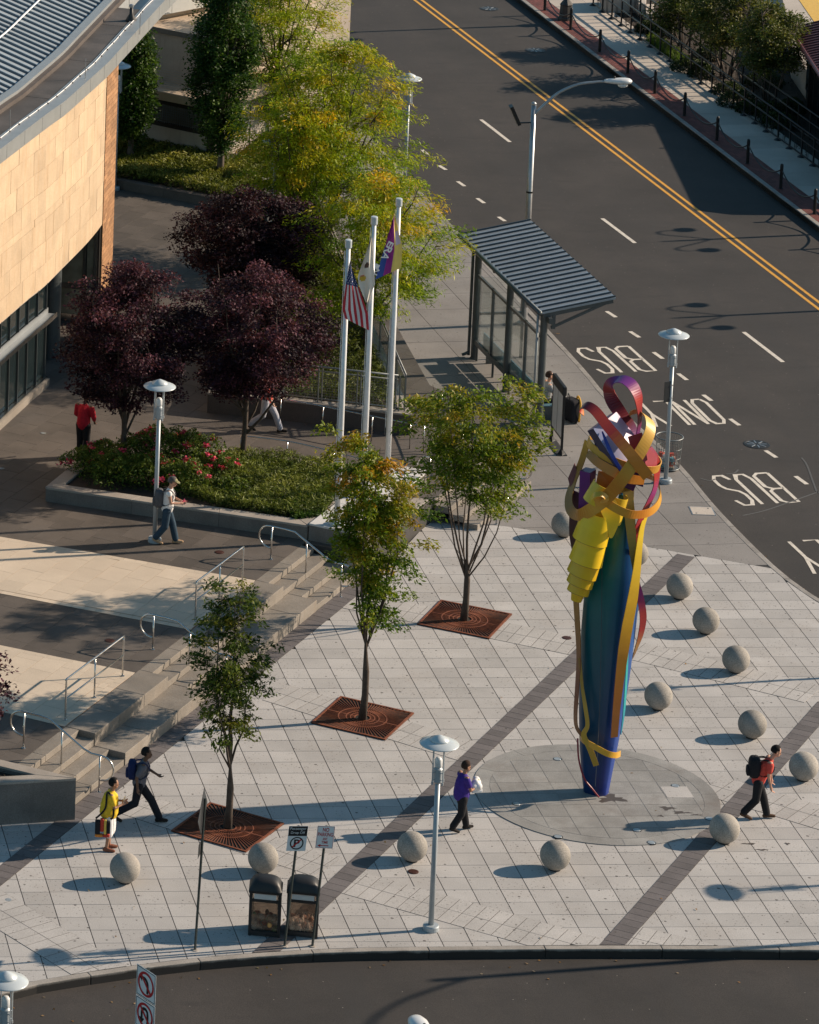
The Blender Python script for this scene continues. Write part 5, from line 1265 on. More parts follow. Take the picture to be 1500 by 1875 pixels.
# information board
a,b=G(1010,808),G(1028,833); bd=thing('information_board','black-framed two-leg information board beside the bus shelter','notice board',(a[0],a[1],0))
e=unit((b-a)[:2]); n_=perp(e); n_=n_ if n_@(CAM[:2]-a[:2])>0 else -n_; n3=np.array([*n_,0]); ez=np.array([*e,0]); La=np.linalg.norm((b-a)[:2])
hb=HT(a,684)
MB().prism([a[:2]-e*.1-n_*.14,b[:2]+e*.1-n_*.14,b[:2]+e*.1+n_*.14,a[:2]-e*.1+n_*.14],0,.025).build('base_plate','plinth_iron',bd)
for p in (a,b):
    MB().box(p*[1,1,0]+U*hb/2,(.06,.06,hb),math.atan2(e[1],e[0])).build('leg','black_metal',bd); MB().lathe([(.12,.02),(.1,.05),(.04,.16)],p*[1,1,0],n=4).build('foot','black_metal',bd)
mid=(a+b)/2*[1,1,0]
MB().box(mid+U*(hb-.85),(La-.02,.05,1.25),ax=[ez,n3,U]).build('panel','grey_panel',bd); MB().box(mid+U*(hb-.85)+n3*.028,(.012,.004,1.2),ax=[ez,n3,U]).build('panel_divider','black_metal',bd)
hdr=MB().box(mid+U*(hb-.12),(La+.12,.12,.26),ax=[ez,n3,U]).build('header','black_plastic',bd,bevel=.03)
fl=1 if np.cross(ez,n3)[2]>0 else -1
MB().box(mid+U*(hb-1.5),(La+.05,.06,.05),ax=[ez,n3,U]).build('bottom_bar','black_metal',bd)
lettering('BUS INFO',mid+U*(hb-.12)+n3*.063,ez*(-1 if fl>0 else 1),U,La*.8,.09,'sign_white',hdr) if 0 else None
sc_=G(1046,772); su=thing('wheeled_suitcase','black suitcase with a yellow edge standing behind the information board','suitcase',(sc_[0],sc_[1],0))
e2=unit([.9,.45]); MB().box(sc_*[1,1,0]+U*.36,(.34,.46,.64),math.atan2(e2[1],e2[0])).build('shell','black_bag',su,bevel=.06)
MB().tube(smooth_path([sc_*[1,1,0]+np.array([.17,-.2,.06]),sc_*[1,1,0]+np.array([.19,-.2,.62]),sc_*[1,1,0]+np.array([.19,.2,.66]),sc_*[1,1,0]+np.array([.19,.22,.08])],4),.028,8).build('edge_trim','orange_case',su,smooth=True)
MB().tube([sc_*[1,1,0]+np.array([-.1,-.1,.66]),sc_*[1,1,0]+np.array([-.1,-.1,.80]),sc_*[1,1,0]+np.array([-.1,.1,.80]),sc_*[1,1,0]+np.array([-.1,.1,.66])],.014,6).build('handle','black_metal',su)
for s in (-1,1): MB().ball(sc_*[1,1,0]+np.array([.1,s*.17,.04]),.04,10,6).build('wheel','dark_rubber',su)
# wire litter basket
wb=G(1223,858); wk=thing('litter_basket','round wire litter basket beside the lamp post by the street','litter basket',(wb[0],wb[1],0),world=False); r0,r1,hh=.30,.36,.92
for k in range(36):
    a=2*math.pi*k/36; MB().tube([(r0*math.cos(a),r0*math.sin(a),.05),(r1*math.cos(a),r1*math.sin(a),hh)],.0055,4).build('wire','mesh_grey',wk)
for z,rr_,tk in ((.05,r0,.015),(.35,r0+.02,.008),(.62,r0+.038,.008),(hh,r1,.02)): MB().tube([(rr_*math.cos(a),rr_*math.sin(a),z) for a in np.arange(28)*2*math.pi/28],tk,6,closed=True).build('hoop','mesh_grey',wk,smooth=True)
MB().lathe([(r0,.03),(r0,.05)],n=24).build('floor','mesh_grey',wk)
m=MB()
for k in range(26): m.box((rng.uniform(-.17,.17),rng.uniform(-.17,.17),rng.uniform(.06,.36)),rng.uniform(.05,.13,3),rng.uniform(0,3),col=[(.6,.6,.58),(.1,.25,.3),(.5,.08,.05),(.3,.25,.2)][k%4])
tag(m.build('litter','litter_mix',wk),kind='stuff')

# ------------------------------------------------------------------ twin litter bins
def bin_(px,label,seed):
    c=G(*px); t=thing('litter_bin',label,'litter bin',(c[0],c[1],0),'dark litter bins with clear panels'); al=math.atan2(-.249,.968)+.05
    ex=np.array([math.cos(al),math.sin(al),0]); ey=np.array([-ex[1],ex[0],0]); Wd,Dp,Hh=.66,.52,1.0
    B=lambda x,y,z:c*[1,1,0]+ex*x+ey*y+U*z
    for sx in (-1,1):
        for sy in (-1,1): MB().box(B(sx*(Wd/2-.03),sy*(Dp/2-.03),Hh/2),(.06,.06,Hh),al).build('corner_post','black_plastic',t,bevel=.01)
    MB().box(B(0,0,.06),(Wd-.02,Dp-.02,.08),al).build('base','black_plastic',t)
    for z in (.09,.80,.985): 
        for sy in (-1,1): MB().box(B(0,sy*(Dp/2-.025),z),(Wd-.12,.045,.055),al).build('rail','black_plastic',t)
        for sx in (-1,1): MB().box(B(sx*(Wd/2-.025),0,z),(.045,Dp-.12,.055),al).build('rail','black_plastic',t)
    for sy in (-1,1): MB().box(B(0,sy*(Dp/2-.04),.445),(Wd-.12,.008,.65),al).build('clear_panel','bin_glass',t)
    for sx in (-1,1): MB().box(B(sx*(Wd/2-.04),0,.445),(.008,Dp-.12,.65),al).build('clear_panel','bin_glass',t)
    V=[];F=[];n=13
    for a in np.linspace(-1,1,n):
        for b_ in np.linspace(-1,1,n): V.append(B(a*(Wd/2+.015),b_*(Dp/2+.015),Hh+.01+.25*((1-abs(a)**3.2)*(1-abs(b_)**3.0))**.55))
    for q in range(n-1): F+=[(q*n+k,(q+1)*n+k,(q+1)*n+k+1,q*n+k+1) for k in range(n-1)]
    V+= [B(sx*(Wd/2+.015),sy*(Dp/2+.015),Hh-.045) for sx,sy in ((-1,-1),(1,-1),(1,1),(-1,1))]; e=n*n
    MB().add(V,F).build('lid','black_plastic',t,smooth=True)
    for sy in (-1,1): MB().box(B(0,sy*(Dp/2+.004),Hh-.005),(Wd+.03,.022,.05),al).build('lid_rim','black_plastic',t)
    for sx in (-1,1): MB().box(B(sx*(Wd/2+.004),0,Hh-.005),(.022,Dp-.02,.05),al).build('lid_rim','black_plastic',t)
    MB().box(B(0,-Dp/2+.012,.892),(Wd-.2,.012,.11),al).build('slot_flap','grey_panel',t)
    bag=MB(); m=MB(); pal=[(.72,.66,.64),(.6,.14,.08),(.78,.38,.12),(.10,.32,.10),(.5,.34,.24),(.8,.76,.74),(.3,.2,.18)] if seed%2 else [(.8,.72,.72),(.78,.66,.66),(.7,.45,.40),(.82,.78,.78),(.5,.36,.32),(.85,.80,.78),(.4,.24,.2)]
    rr=np.random.default_rng(seed)
    for k in range(70): m.ball(B(rr.uniform(-.24,.24),rr.uniform(-.19,.19),rr.uniform(.12,.12+.3*(1 if seed%2 else .75))),rr.uniform(.03,.075,3),8,5,col=pal[rr.integers(0,7)])
    tag(m.build('rubbish','litter_mix',t),kind='stuff')
    # crumpled liner
    V=[];F=[];n=40
    for z in np.linspace(.11,.78,8):
        for k in range(n):
            a=2*math.pi*k/n; w_=1-.05*abs(math.sin(k*2.3+seed))-.06*math.sin(z*9+k); V.append(B(np.clip(.29*math.cos(a)*1.3,-.27,.27)*w_,np.clip(.22*math.sin(a)*1.3,-.2,.2)*w_,z))
    for j in range(7): F+=[(j*n+k,j*n+(k+1)%n,(j+1)*n+(k+1)%n,(j+1)*n+k) for k in range(n)]
    MB().add(V,F).build('bag_liner','liner_film',t,smooth=True)
glass('liner_film',(.95,.90,.89),.35,.12)
bin_((484,1706),'dark litter bin with food waste behind its clear panel, left of the pair',3); bin_((553,1707),'dark litter bin with a pale liner behind its clear panel, right of the pair',8)

# ------------------------------------------------------------------ road signs on posts
def sign_post(bpx,tpx,label,mat='post_green',w=.05):
    b=G(*bpx); dv=unit([*(b[:2]-CAM[:2]),0]); tp=GV(*tpx,b,dv); t=thing('sign_post',label,'sign',(b[0],b[1],0))
    MB().tube([b,tp],.028,6).build('post',mat,t); MB().lathe([(.07,0),(.07,.015),(.04,.02)],b,n=14).build('foot','cap_granite',t)
    return t,b,tp,dv
def face_frame(dv,yaw=0):
    n=-dv; c,s=math.cos(yaw),math.sin(yaw); n=np.array([n[0]*c-n[1]*s,n[0]*s+n[1]*c,0]); return n,np.array([-n[1],n[0],0])
def plate(name,mat,c,n,rx,w,h,th,parent,up=U,bevel=.0): return MB().box(c,(w,th,h),ax=[rx,-n,up]).build(name,mat,parent,bevel=bevel)
def ringm(name,mat,c,n,rx,up,r0,r1,parent,seg=36):
    V=[];F=[]
    for i in range(seg):
        a=2*math.pi*i/seg; d=rx*math.cos(a)+up*math.sin(a); V+= [c+d*r0,c+d*r1]
    F=[(2*i,2*i+1,2*((i+1)%seg)+1,2*((i+1)%seg)) for i in range(seg)]
    return MB().add(V,F).build(name,mat,parent)
t,b,tp,dv=sign_post((521,1733),(547,1512),'passenger drop off sign with a struck-through P on a green post')
ud=unit(tp-b); n,rx=face_frame(dv,.18); c=tp-ud*.27-dv*.035
pl_=plate('plate','sign_white',c,n,rx,.40,.56,.006,t,ud,.012); plate('black_field','sign_black',c+ud*.165+n*.004,n,rx,.385,.215,.004,pl_,ud)
lettering('Passenger',c+ud*.215+n*.0075,rx,ud,.33,.075,'sign_white',pl_); lettering('Drop Off',c+ud*.125+n*.0075,rx,ud,.29,.072,'sign_white',pl_)
lettering('P',c-ud*.105+n*.0045,rx,ud,.12,.17,'sign_black',pl_,bold=.03); ringm('ban_ring','sign_black',c-ud*.105+n*.006,n,rx,ud,.115,.142,pl_); plate('ban_bar','sign_red',c-ud*.105+n*.0075,n,unit(rx+ud),.25,.026,.002,pl_,unit(ud-rx))
t,b,tp,dv=sign_post((572,1733),(598,1512),'white no parking any time sign with red lettering')
ud=unit(tp-b); n,rx=face_frame(dv,.1); c=tp-ud*.24-dv*.035
pl_=plate('plate','sign_white',c,n,rx,.36,.50,.006,t,ud,.012)
for z,s,w_,h_,mt in ((.165,'NO',.13,.09,'sign_red'),(.06,'PARKING',.31,.085,'sign_red'),(-.04,'ANY',.10,.06,'sign_red'),(-.115,'TIME',.13,.06,'sign_red')): lettering(s,c+ud*z+n*.0045,rx,ud,w_,h_,mt,pl_,bold=.02)
plate('arrow_shaft','sign_red',c-ud*.19+n*.0045,n,rx,.17,.018,.002,pl_,ud)
MB().add([c-ud*.19-rx*.14+n*.005,c-ud*.155-rx*.08+n*.005,c-ud*.225-rx*.08+n*.005],[(0,1,2)]).build('arrow_head','sign_red',pl_)
for s,w_,h_ in ((1,.345,.005),(-1,.345,.005)): plate('border_line','sign_red',c+ud*s*.237+n*.0045,n,rx,w_,h_,.002,pl_,ud)
for s in (1,-1): plate('border_line','sign_red',c+rx*s*.17+n*.0045,n,rx,.005,.475,.002,pl_,ud)
t,b,tp,dv=sign_post((357,1740),(376,1462),'diamond warning sign seen edge-on from behind, near the left litter bin')
ud=unit(tp-b); n,rx=face_frame(dv,R(80)); c=tp-ud*.30+rx*.0+n*-.04
MB().add([c+ud*.52,c+rx*.52,c-ud*.52,c-rx*.52]+[q+n*.006 for q in (c+ud*.52,c+rx*.52,c-ud*.52,c-rx*.52)],[(0,1,2,3),(7,6,5,4),(0,4,5,1),(1,5,6,2),(2,6,7,3),(3,7,4,0)]).build('diamond_plate','sign_back',t)
MB().add([q-n*.003 for q in (c+ud*.5,c+rx*.5,c-ud*.5,c-rx*.5)],[(3,2,1,0)]).build('orange_face','trim_orange',t)
plate('small_plate','sign_back',c-ud*.82,n,rx,.36,.3,.006,t,ud)
q=G(271,1795,2.7); t=thing('turn_sign','white sign pair with red struck-through turn arrows at the bottom edge','sign',(q[0],q[1],ROAD_Z)); qb=q*[1,1,0]
MB().tube([qb+U*ROAD_Z,qb+U*2.95],.03,6).build('post','post_green',t)
dv=unit([*(q[:2]-CAM[:2]),0]); n,rx=face_frame(dv,R(-52)); up=U
for k,z in enumerate((2.62,1.98)):
    c=qb+U*z+n*.04; p=plate('plate','sign_white',c,n,rx,.60,.62,.006,t,up,.02)
    for s in (1,-1): plate('border_line','sign_black',c+up*s*.285+n*.0045,n,rx,.56,.012,.002,p,up); plate('border_line','sign_black',c+rx*s*.275+n*.0045,n,rx,.012,.57,.002,p,up)
    for st in ([(.05,-.18),(.05,.02),(-.02,.1),(-.12,.1)],) if k==0 else ([(.08,-.18),(.08,.05),(.03,.12),(-.05,.12),(-.1,.05),(-.1,-.08)],):
        pts=[c+rx*x+up*y+n*.006 for x,y in st]; MB().ribbon(smooth_path(pts,4),.06,n,.002).build('arrow','sign_black',p)
        h=pts[-1]; d_=unit(pts[-1]-pts[-2]); s_=np.cross(n,d_); MB().add([h+d_*.11,h+s_*.085,h-s_*.085],[(0,1,2)]).build('arrow_head','sign_black',p)
    ringm('ban_ring','sign_red',c+n*.008,n,rx,up,.20,.25,p); plate('ban_bar','sign_red',c+n*.010,n,unit(rx-up),.42,.05,.002,p,unit(rx+up))

# ------------------------------------------------------------------ the painted steel sculpture
SB=G(1093,1452); SB[2]=.018
sv=unit([*(SB[:2]-CAM[:2]),0]); sr=np.array([sv[1],-sv[0],0])          # away from the viewer, to the right
scu=thing('painted_sculpture','tall blue, yellow and red painted steel sculpture of ribbons and hoops','sculpture',SB)
def SPt(x,y,d=0.): return GV(x,y,SB+sv*d,sv)                          # d metres behind (+) or in front (-) of the axis
def lerp(a,b,t): return tuple(np.asarray(a)*(1-t)+np.asarray(b)*t)
def ramp_c(stops,n):
    k=np.linspace(0,1,n); x=np.linspace(0,1,len(stops)); S=np.array(stops); return [tuple(np.interp(q,x,S[:,i]) for i in range(3)) for q in k]
# blue faceted body
prof=[(1463,1080,1106),(1452,1069,1114),(1420,1065,1120),(1360,1061,1132),(1300,1060,1143),(1230,1061,1154),(1160,1064,1163),(1100,1069,1170),(1050,1080,1171),(1000,1102,1166),(950,1122,1160),(905,1134,1156)]
def vert_cols(o,cols):
    me=o.data; at=me.color_attributes.get('tint') or me.color_attributes.new('tint','FLOAT_COLOR','CORNER')
    vi=np.zeros(len(me.loops),np.int32); me.loops.foreach_get('vertex_index',vi); at.data.foreach_set('color',np.c_[np.asarray(cols)[vi],np.ones(len(vi))].ravel()); return o
sec=[(-1,.05),(-.98,-.22),(-.86,-.42),(-.80,-.48),(-.45,-.66),(-.1,-.82),(.2,-.95),(.26,-.95),(.5,-.80),(.74,-.62),(.80,-.56),(1,0),(.85,.45),(.4,.8),(-.4,.8),(-.85,.45)]
n=len(sec); V=[];VC=[]
yy=np.array([q[0] for q in prof][::-1],float); xl_=np.array([q[1] for q in prof][::-1],float); xr_=np.array([q[2] for q in prof][::-1],float)
ys=np.r_[np.linspace(905,1440,40),1452,1463]; NR=len(ys)
for y in ys:
    a,b=SPt(np.interp(y,yy,xl_),y),SPt(np.interp(y,yy,xr_),y); c=(a+b)/2; hw=np.linalg.norm(b-a)/2; t_=(1463-y)/(1463-905)
    for u,d in sec:
        V.append(c+sr*hw*u+sv*hw*d*.9)
        teal=lerp((.001,.030,.12),(.001,.125,.115),min(1,max(0,(t_-.1)*1.5))); deep=lerp((.001,.012,.14),(.001,.05,.17),t_); lit=lerp((.02,.05,.30),(.01,.12,.30),t_)  # lit: brighter right side, sunlight put into the paint colour
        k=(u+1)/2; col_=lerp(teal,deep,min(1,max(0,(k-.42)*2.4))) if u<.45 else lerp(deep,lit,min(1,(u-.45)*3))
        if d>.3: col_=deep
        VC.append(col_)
F=[(j*n+(q+1)%n,j*n+q,(j+1)*n+q,(j+1)*n+(q+1)%n) for j in range(NR-1) for q in range(n)]
F+=[tuple(range(n)),tuple((NR-1)*n+q for q in range(n-1,-1,-1))]
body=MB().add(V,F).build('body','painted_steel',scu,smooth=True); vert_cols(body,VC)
es=body.modifiers.new('seams','EDGE_SPLIT'); es.split_angle=R(38)
for xs in ([(1103,905),(1102,1100),(1098,1300),(1090,1440)],): MB().tube(smooth_path([SPt(x,y,-.47 if y>1000 else -.3) for x,y in xs],4),.006,5).build('weld_seam','seam_dark',body)
MB().lathe([(.20,-.02),(.20,.12)],SB,n=6).build('foot_plate','dark_frame',scu)
def rib(name,pts,wid,cols,nrm=None,th=.018,parent=None,k=6,tw=0.):
    """steel ribbon through picture points (x,y,depth); nrm: (right, away, up) of the flat face, one or per point"""
    P=smooth_path([SPt(*q) for q in pts],k); n=len(P)
    if nrm is None: nrm=[(0,-1,0)]
    N=np.array([sr*a+sv*b+U*c for a,b,c in nrm]); x=np.linspace(0,1,len(N)) if len(N)>1 else np.array([0.])
    NN=np.array([[np.interp(q,x,N[:,i]) for i in range(3)] for q in np.linspace(0,1,n)]) if len(N)>1 else np.repeat(N,n,0)
    w_=np.interp(np.linspace(0,1,n),np.linspace(0,1,len(wid)),wid) if np.ndim(wid) else wid
    return MB().ribbon(P,w_,NN,th,ramp_c(cols,n-1)).build(name,'painted_steel',parent or scu)
RED=(.38,.035,.03); MAR=(.16,.015,.025); ORG_=(.58,.20,.02); GOLD=(.62,.33,.045); PUR=(.17,.035,.22); YEL=(.75,.52,.03); BLU=(.03,.05,.28); BRN=(.30,.15,.03); PNK=(.55,.16,.24)
# tall loop at the top
rib('top_loop',[(1166,804,-.05),(1171,778,-.12),(1171.5,752,-.2),(1168,724,-.22),(1156,703,-.15),(1139,694,.0),(1122,699,.15),(1115,712,.22),(1121,733,.2),(1139,760,.15),(1157,785,.1),(1168,806,.05)],[.14,.2,.29,.32,.29,.27,.3,.3,.2],[PUR,MAR,RED,PUR,PUR,RED,MAR,MAR,PUR],[(.9,-.5,0),(.8,-.4,.5),(.3,-.5,1),(0,-.4,1),(-.5,-.9,.2),(.6,-.8,.3),(.8,-.6,0)])
rib('red_strap',[(1069,757,-.35),(1064,748,-.45),(1073,742,-.6),(1090,752,-.72),(1113,781,-.85),(1147,822,-.95),(1187,873,-.9)],[.14,.18,.22,.24,.24,.25,.26],[ORG_,RED,MAR,MAR,(.30,.03,.02),RED,ORG_,ORG_],[(-.6,.2,-.4),(-.4,-.3,.9),(.35,-.8,.6),(.3,-.95,.4),(.2,-1,.2)])
rib('gold_strap',[(1151,760,.35),(1162,756,.25),(1176,757,.0),(1189,768,-.3),(1191,788,-.55),(1180,815,-.75),(1161,846,-.92),(1139,878,-1.02),(1111,911,-1.05),(1081,934,-.9),(1058,943,-.6),(1044,932,-.35),(1042,909,-.1),(1052,878,.05),(1066,842,.0),(1076,808,-.05)],
    [.2,.25,.3,.3,.28,.28,.29,.29,.28,.24,.22,.22,.2,.17],[GOLD,ORG_,(.70,.42,.09),(.72,.45,.10),GOLD,GOLD,ORG_,GOLD,ORG_,BRN,BRN,BRN,GOLD],[(.2,-.5,.9),(.7,-.5,.5),(.6,-.9,0),(.4,-1,.2),(.2,-1,.3),(.1,-.9,.5),(-.5,-.9,.2),(-.9,-.4,0),(-.7,-.7,.1)])
# hoops
def hoop(name,cx,cy,r,band,tilt_r,tilt_a,cols,a0=0,a1=2*math.pi,n=56,th=.022,d=-.1):
    c=SPt(cx,cy,d); ux_=unit(sr+U*tilt_r); uy_=unit(sv+U*tilt_a); up_=np.cross(ux_,uy_); up_=up_ if up_[2]>0 else -up_
    A=np.linspace(a0,a1,n); P=[c+ux_*r*math.cos(a)+uy_*r*.92*math.sin(a) for a in A]; N=[ux_*math.cos(a)+uy_*math.sin(a) for a in A]
    return MB().ribbon(P,band,np.array(N),th,ramp_c(cols,n-1)).build(name,'painted_steel',scu)
hoop('upper_hoop',1143,829,.82,.18,-.28,.02,[GOLD,ORG_,BRN,GOLD,GOLD,ORG_,GOLD],-.2,2*math.pi-.2)
rib('lower_hoop',[(1096,902,-.9),(1108,917,-1.0),(1130,932,-1.0),(1156,942,-.9),(1184,940,-.6),(1202,928,-.25),(1210,908,.1),(1205,887,.35),(1190,872,.45),(1165,862,.5)],.19,[ORG_,GOLD,ORG_,GOLD,BRN,GOLD],[(-.2,-1,0),(.1,-1,0),(.4,-1,0),(.9,-.6,0),(1,0,0),(.7,.8,0)])
rib('gold_curl',[(1083,913,-1.1),(1090,906,-1.2),(1102,905,-1.22),(1110,912,-1.15),(1104,921,-1.05)],.14,[YEL,GOLD,GOLD],[(-.3,-.6,.8),(0,-.6,.9),(.5,-.8,.3)])
# violet slab with a pale curved face
fc=[(1087,785),(1129,754),(1170,806),(1139,868)]
dd=(-.75,-.05,-.15,-.95)
P4=[SPt(x,y,d) for (x,y),d in zip(fc,dd)]; nn=unit(np.cross(P4[1]-P4[0],P4[3]-P4[0])); nn=nn if nn@sv<0 else -nn
m=MB(); K_=12; Vt=[];Ft=[];Ct=[]
for j in range(K_+1):
    for i in range(K_+1):
        u,v=i/K_,j/K_; p=(P4[0]*(1-u)+P4[1]*u)*(1-v)+(P4[3]*(1-u)+P4[2]*u)*v; Vt.append(p+nn*.10*math.sin(math.pi*u)*math.sin(math.pi*(.2+.6*v)))
for j in range(K_):
    for i in range(K_):
        u,v=(i+.5)/K_,(j+.5)/K_; a=j*(K_+1)+i; Ft.append((a,a+1,a+K_+2,a+K_+1))
        edge=max(0,(u+v*.45-.85)*1.8); Ct.append(lerp(lerp((.50,.56,.74),(.80,.66,.76),min(1,u*1.6)),(.24,.06,.30),min(1,max(0,edge))))
VC=[]
for j in range(K_+1):
    for i in range(K_+1):
        u,v=i/K_,j/K_; e_=min(1,max(0,(u+v*.45-.80)*1.7)); VC.append(lerp(lerp((.30,.36,.58),(.50,.40,.50),min(1,u*1.8)),(.22,.05,.27),e_))
vert_cols(m.add(Vt,Ft).build('slab_face','painted_steel',scu,smooth=True),VC)
Q4=[p-nn*.22+sv*.05 for p in P4]
MB().add(P4+Q4,[(7,6,5,4),(0,4,5,1),(1,5,6,2),(2,6,7,3),(3,7,4,0)],[(.02,.03,.08),PUR,PUR,(.02,.025,.1),(.015,.02,.07)]).build('slab_back','painted_steel',scu)
rib('blue_stripe',[(1103,790,-.72),(1110,808,-.84),(1122,835,-.95),(1140,866,-.95)],[.03,.07,.09,.05],[BLU,(.04,.07,.4),BLU],[(0,-1,.2)])
# panels and boxes
def panel(name,px,th,cols,parent=None,bulge=0.):
    P=[SPt(*q) for q in px]; n_=unit(np.cross(P[1]-P[0],P[-1]-P[0])); n_=n_ if n_@sv<0 else -n_
    Q=[p-n_*th for p in P]; k=len(P)
    F=[tuple(range(k)),tuple(range(2*k-1,k-1,-1))]+[(i,k+i,k+(i+1)%k,(i+1)%k) for i in range(k)]
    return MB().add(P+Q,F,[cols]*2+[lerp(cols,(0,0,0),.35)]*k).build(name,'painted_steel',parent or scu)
panel('violet_box',[(1062,862,-.35),(1081,866,-.45),(1078,935,-.45),(1059,937,-.35)],.3,(.13,.02,.17))
panel('maroon_fin',[(1052,848,.1),(1058,866,.05),(1046,899,.0),(1040,876,.1)],.03,(.16,.04,.05))
panel('pink_panel',[(1184,815,-.35),(1204,836,-.2),(1203,864,-.25),(1188,872,-.45),(1180,840,-.45)],.03,(.50,.10,.12))
panel('orange_panel',[(1096,862,-.45),(1140,872,-.55),(1136,905,-.55),(1090,892,-.5)],.03,(.34,.11,.02))
panel('brown_panel',[(1104,850,-.2),(1130,856,-.2),(1112,905,-.25),(1098,890,-.2)],.03,(.30,.20,.04))
panel('dark_violet_plate',[(1148,868,-.4),(1180,858,-.4),(1178,892,-.4),(1152,884,-.4)],.03,(.06,.02,.09))
panel('violet_block',[(1112,806,-.15),(1168,800,-.05),(1182,850,-.05),(1160,900,-.15),(1118,880,-.2)],.35,(.07,.015,.10))
panel('red_sheet',[(1150,800,-.5),(1176,792,-.4),(1186,842,-.5),(1166,858,-.6)],.025,(.34,.05,.06))
panel('navy_sheet',[(1086,800,-.45),(1106,822,-.55),(1122,872,-.6),(1100,860,-.5)],.03,(.012,.02,.09))
rib('orange_band',[(1076,830,-.5),(1094,846,-.75),(1120,862,-.9),(1150,876,-.9),(1180,880,-.7)],[.16,.2,.22,.22,.18],[BRN,ORG_,(.62,.26,.03),ORG_],[(-.5,-.8,.2),(0,-1,.2),(.4,-1,.1)])
# rolled yellow sheets
def sheet_roll(name,ctrl,r0,r1,arc0,arc1,cols,n=14,th=.015):
    """half-rolled sheet about an axis from ctrl[0] to ctrl[1]"""
    a,b=SPt(*ctrl[0]),SPt(*ctrl[1]); ax=unit(b-a); e1=unit(sr-ax*(sr@ax)); e2=unit(np.cross(ax,e1)); e2=e2 if e2@sv<0 else -e2
    V=[];F=[];C=[]
    for q,(c,r) in enumerate(((a,r0),((a+b)/2,(r0+r1)/2),(b,r1))):
        for k in range(n+1):
            t_=arc0+(arc1-arc0)*k/n; V.append(c+(e1*math.cos(t_)+e2*math.sin(t_))*r)
    for q in range(2):
        for k in range(n): i=q*(n+1)+k; F.append((i,i+1,i+n+2,i+n+1)); C.append(lerp(cols[0],cols[1],(q+.5)/2))
    o=MB().add(V,F,C).build(name,'painted_steel',scu,smooth=True)
    s=o.modifiers.new('plate','SOLIDIFY'); s.thickness=th; s.offset=-1; s2=o.modifiers.new('edges','EDGE_SPLIT'); s2.split_angle=R(35)
    return o
sheet_roll('rolled_sheet',((1086,919,-.75),(1104,886,-.75)),.22,.20,R(-25),R(205),[YEL,(.62,.46,.05)])
sheet_roll('rolled_sheet',((1112,950,-.45),(1130,905,-.45)),.30,.25,R(-40),R(170),[YEL,(.66,.44,.03)])
sheet_roll('gold_post',((1143,975,.25),(1150,880,.25)),.17,.13,R(-60),R(240),[BRN,(.5,.32,.05)])
metal('cowl_edge_shade',(.20,.11,.012),.5,0,.1)  # dark brown of the cowl rims, draws the shade under each edge
# overlapping yellow cowls, wide at the top and narrowing to a tip
cw=[((1080,990),(1096,938),.37,.32),((1072,1029),(1087,980),.355,.30),((1065,1052),(1078,1018),.32,.285),((1061,1070),(1071,1043),.28,.255),((1058,1085),(1066,1062),.23,.215),((1055,1100),(1061,1078),.10,.16)]
for k,(b,t_,rb,rt_) in enumerate(cw):
    sheet_roll('yellow_cowl',((*b,-.62+.035*k),(*t_,-.58+.035*k)),rb,rt_,R(-55),R(235),[(.84,.54,.015) if k<2 else (.70,.43,.015),(.88,.60,.02) if k<2 else (.76,.48,.015)],n=22,th=.016)  # upper two plates a brighter yellow, the sun on them painted in
    a_,b_=SPt(*b,-.62+.035*k),SPt(*t_,-.58+.035*k); ax=unit(b_-a_); e1=unit(sr-ax*(sr@ax)); e2=unit(np.cross(ax,e1)); e2=e2 if e2@sv<0 else -e2
    MB().tube([a_+(e1*math.cos(q)+e2*math.sin(q))*(rb+.004) for q in np.linspace(R(-55),R(235),30)],.011,5).build('cowl_shade_lip','cowl_edge_shade',scu,smooth=True)  # rim strip added as a shade line between the cowls
rib('olive_sheet',[(1150,900,-.2),(1153,940,-.3),(1157,985,-.38),(1161,1030,-.42),(1163,1058,-.44)],[.22,.24,.2,.12,.03],[(.55,.36,.06),(.40,.28,.05),(.22,.16,.04),(.12,.12,.03)],[(.3,-1,0)])
rib('yellow_fold',[(1108,905,-.75),(1116,930,-.8),(1122,955,-.78),(1119,985,-.7)],[.3,.42,.34,.05],[(.80,.58,.03),(.84,.62,.03),(.8,.55,.02)],[(.35,-1,.25),(.55,-1,.0)])
rib('dark_back_strap',[(1056,900,-.1),(1051,940,-.05),(1050,980,-.05),(1052,1010,-.1)],[.2,.22,.2,.1],[(.05,.015,.03),(.08,.03,.02)],[(-.6,-1,0)])
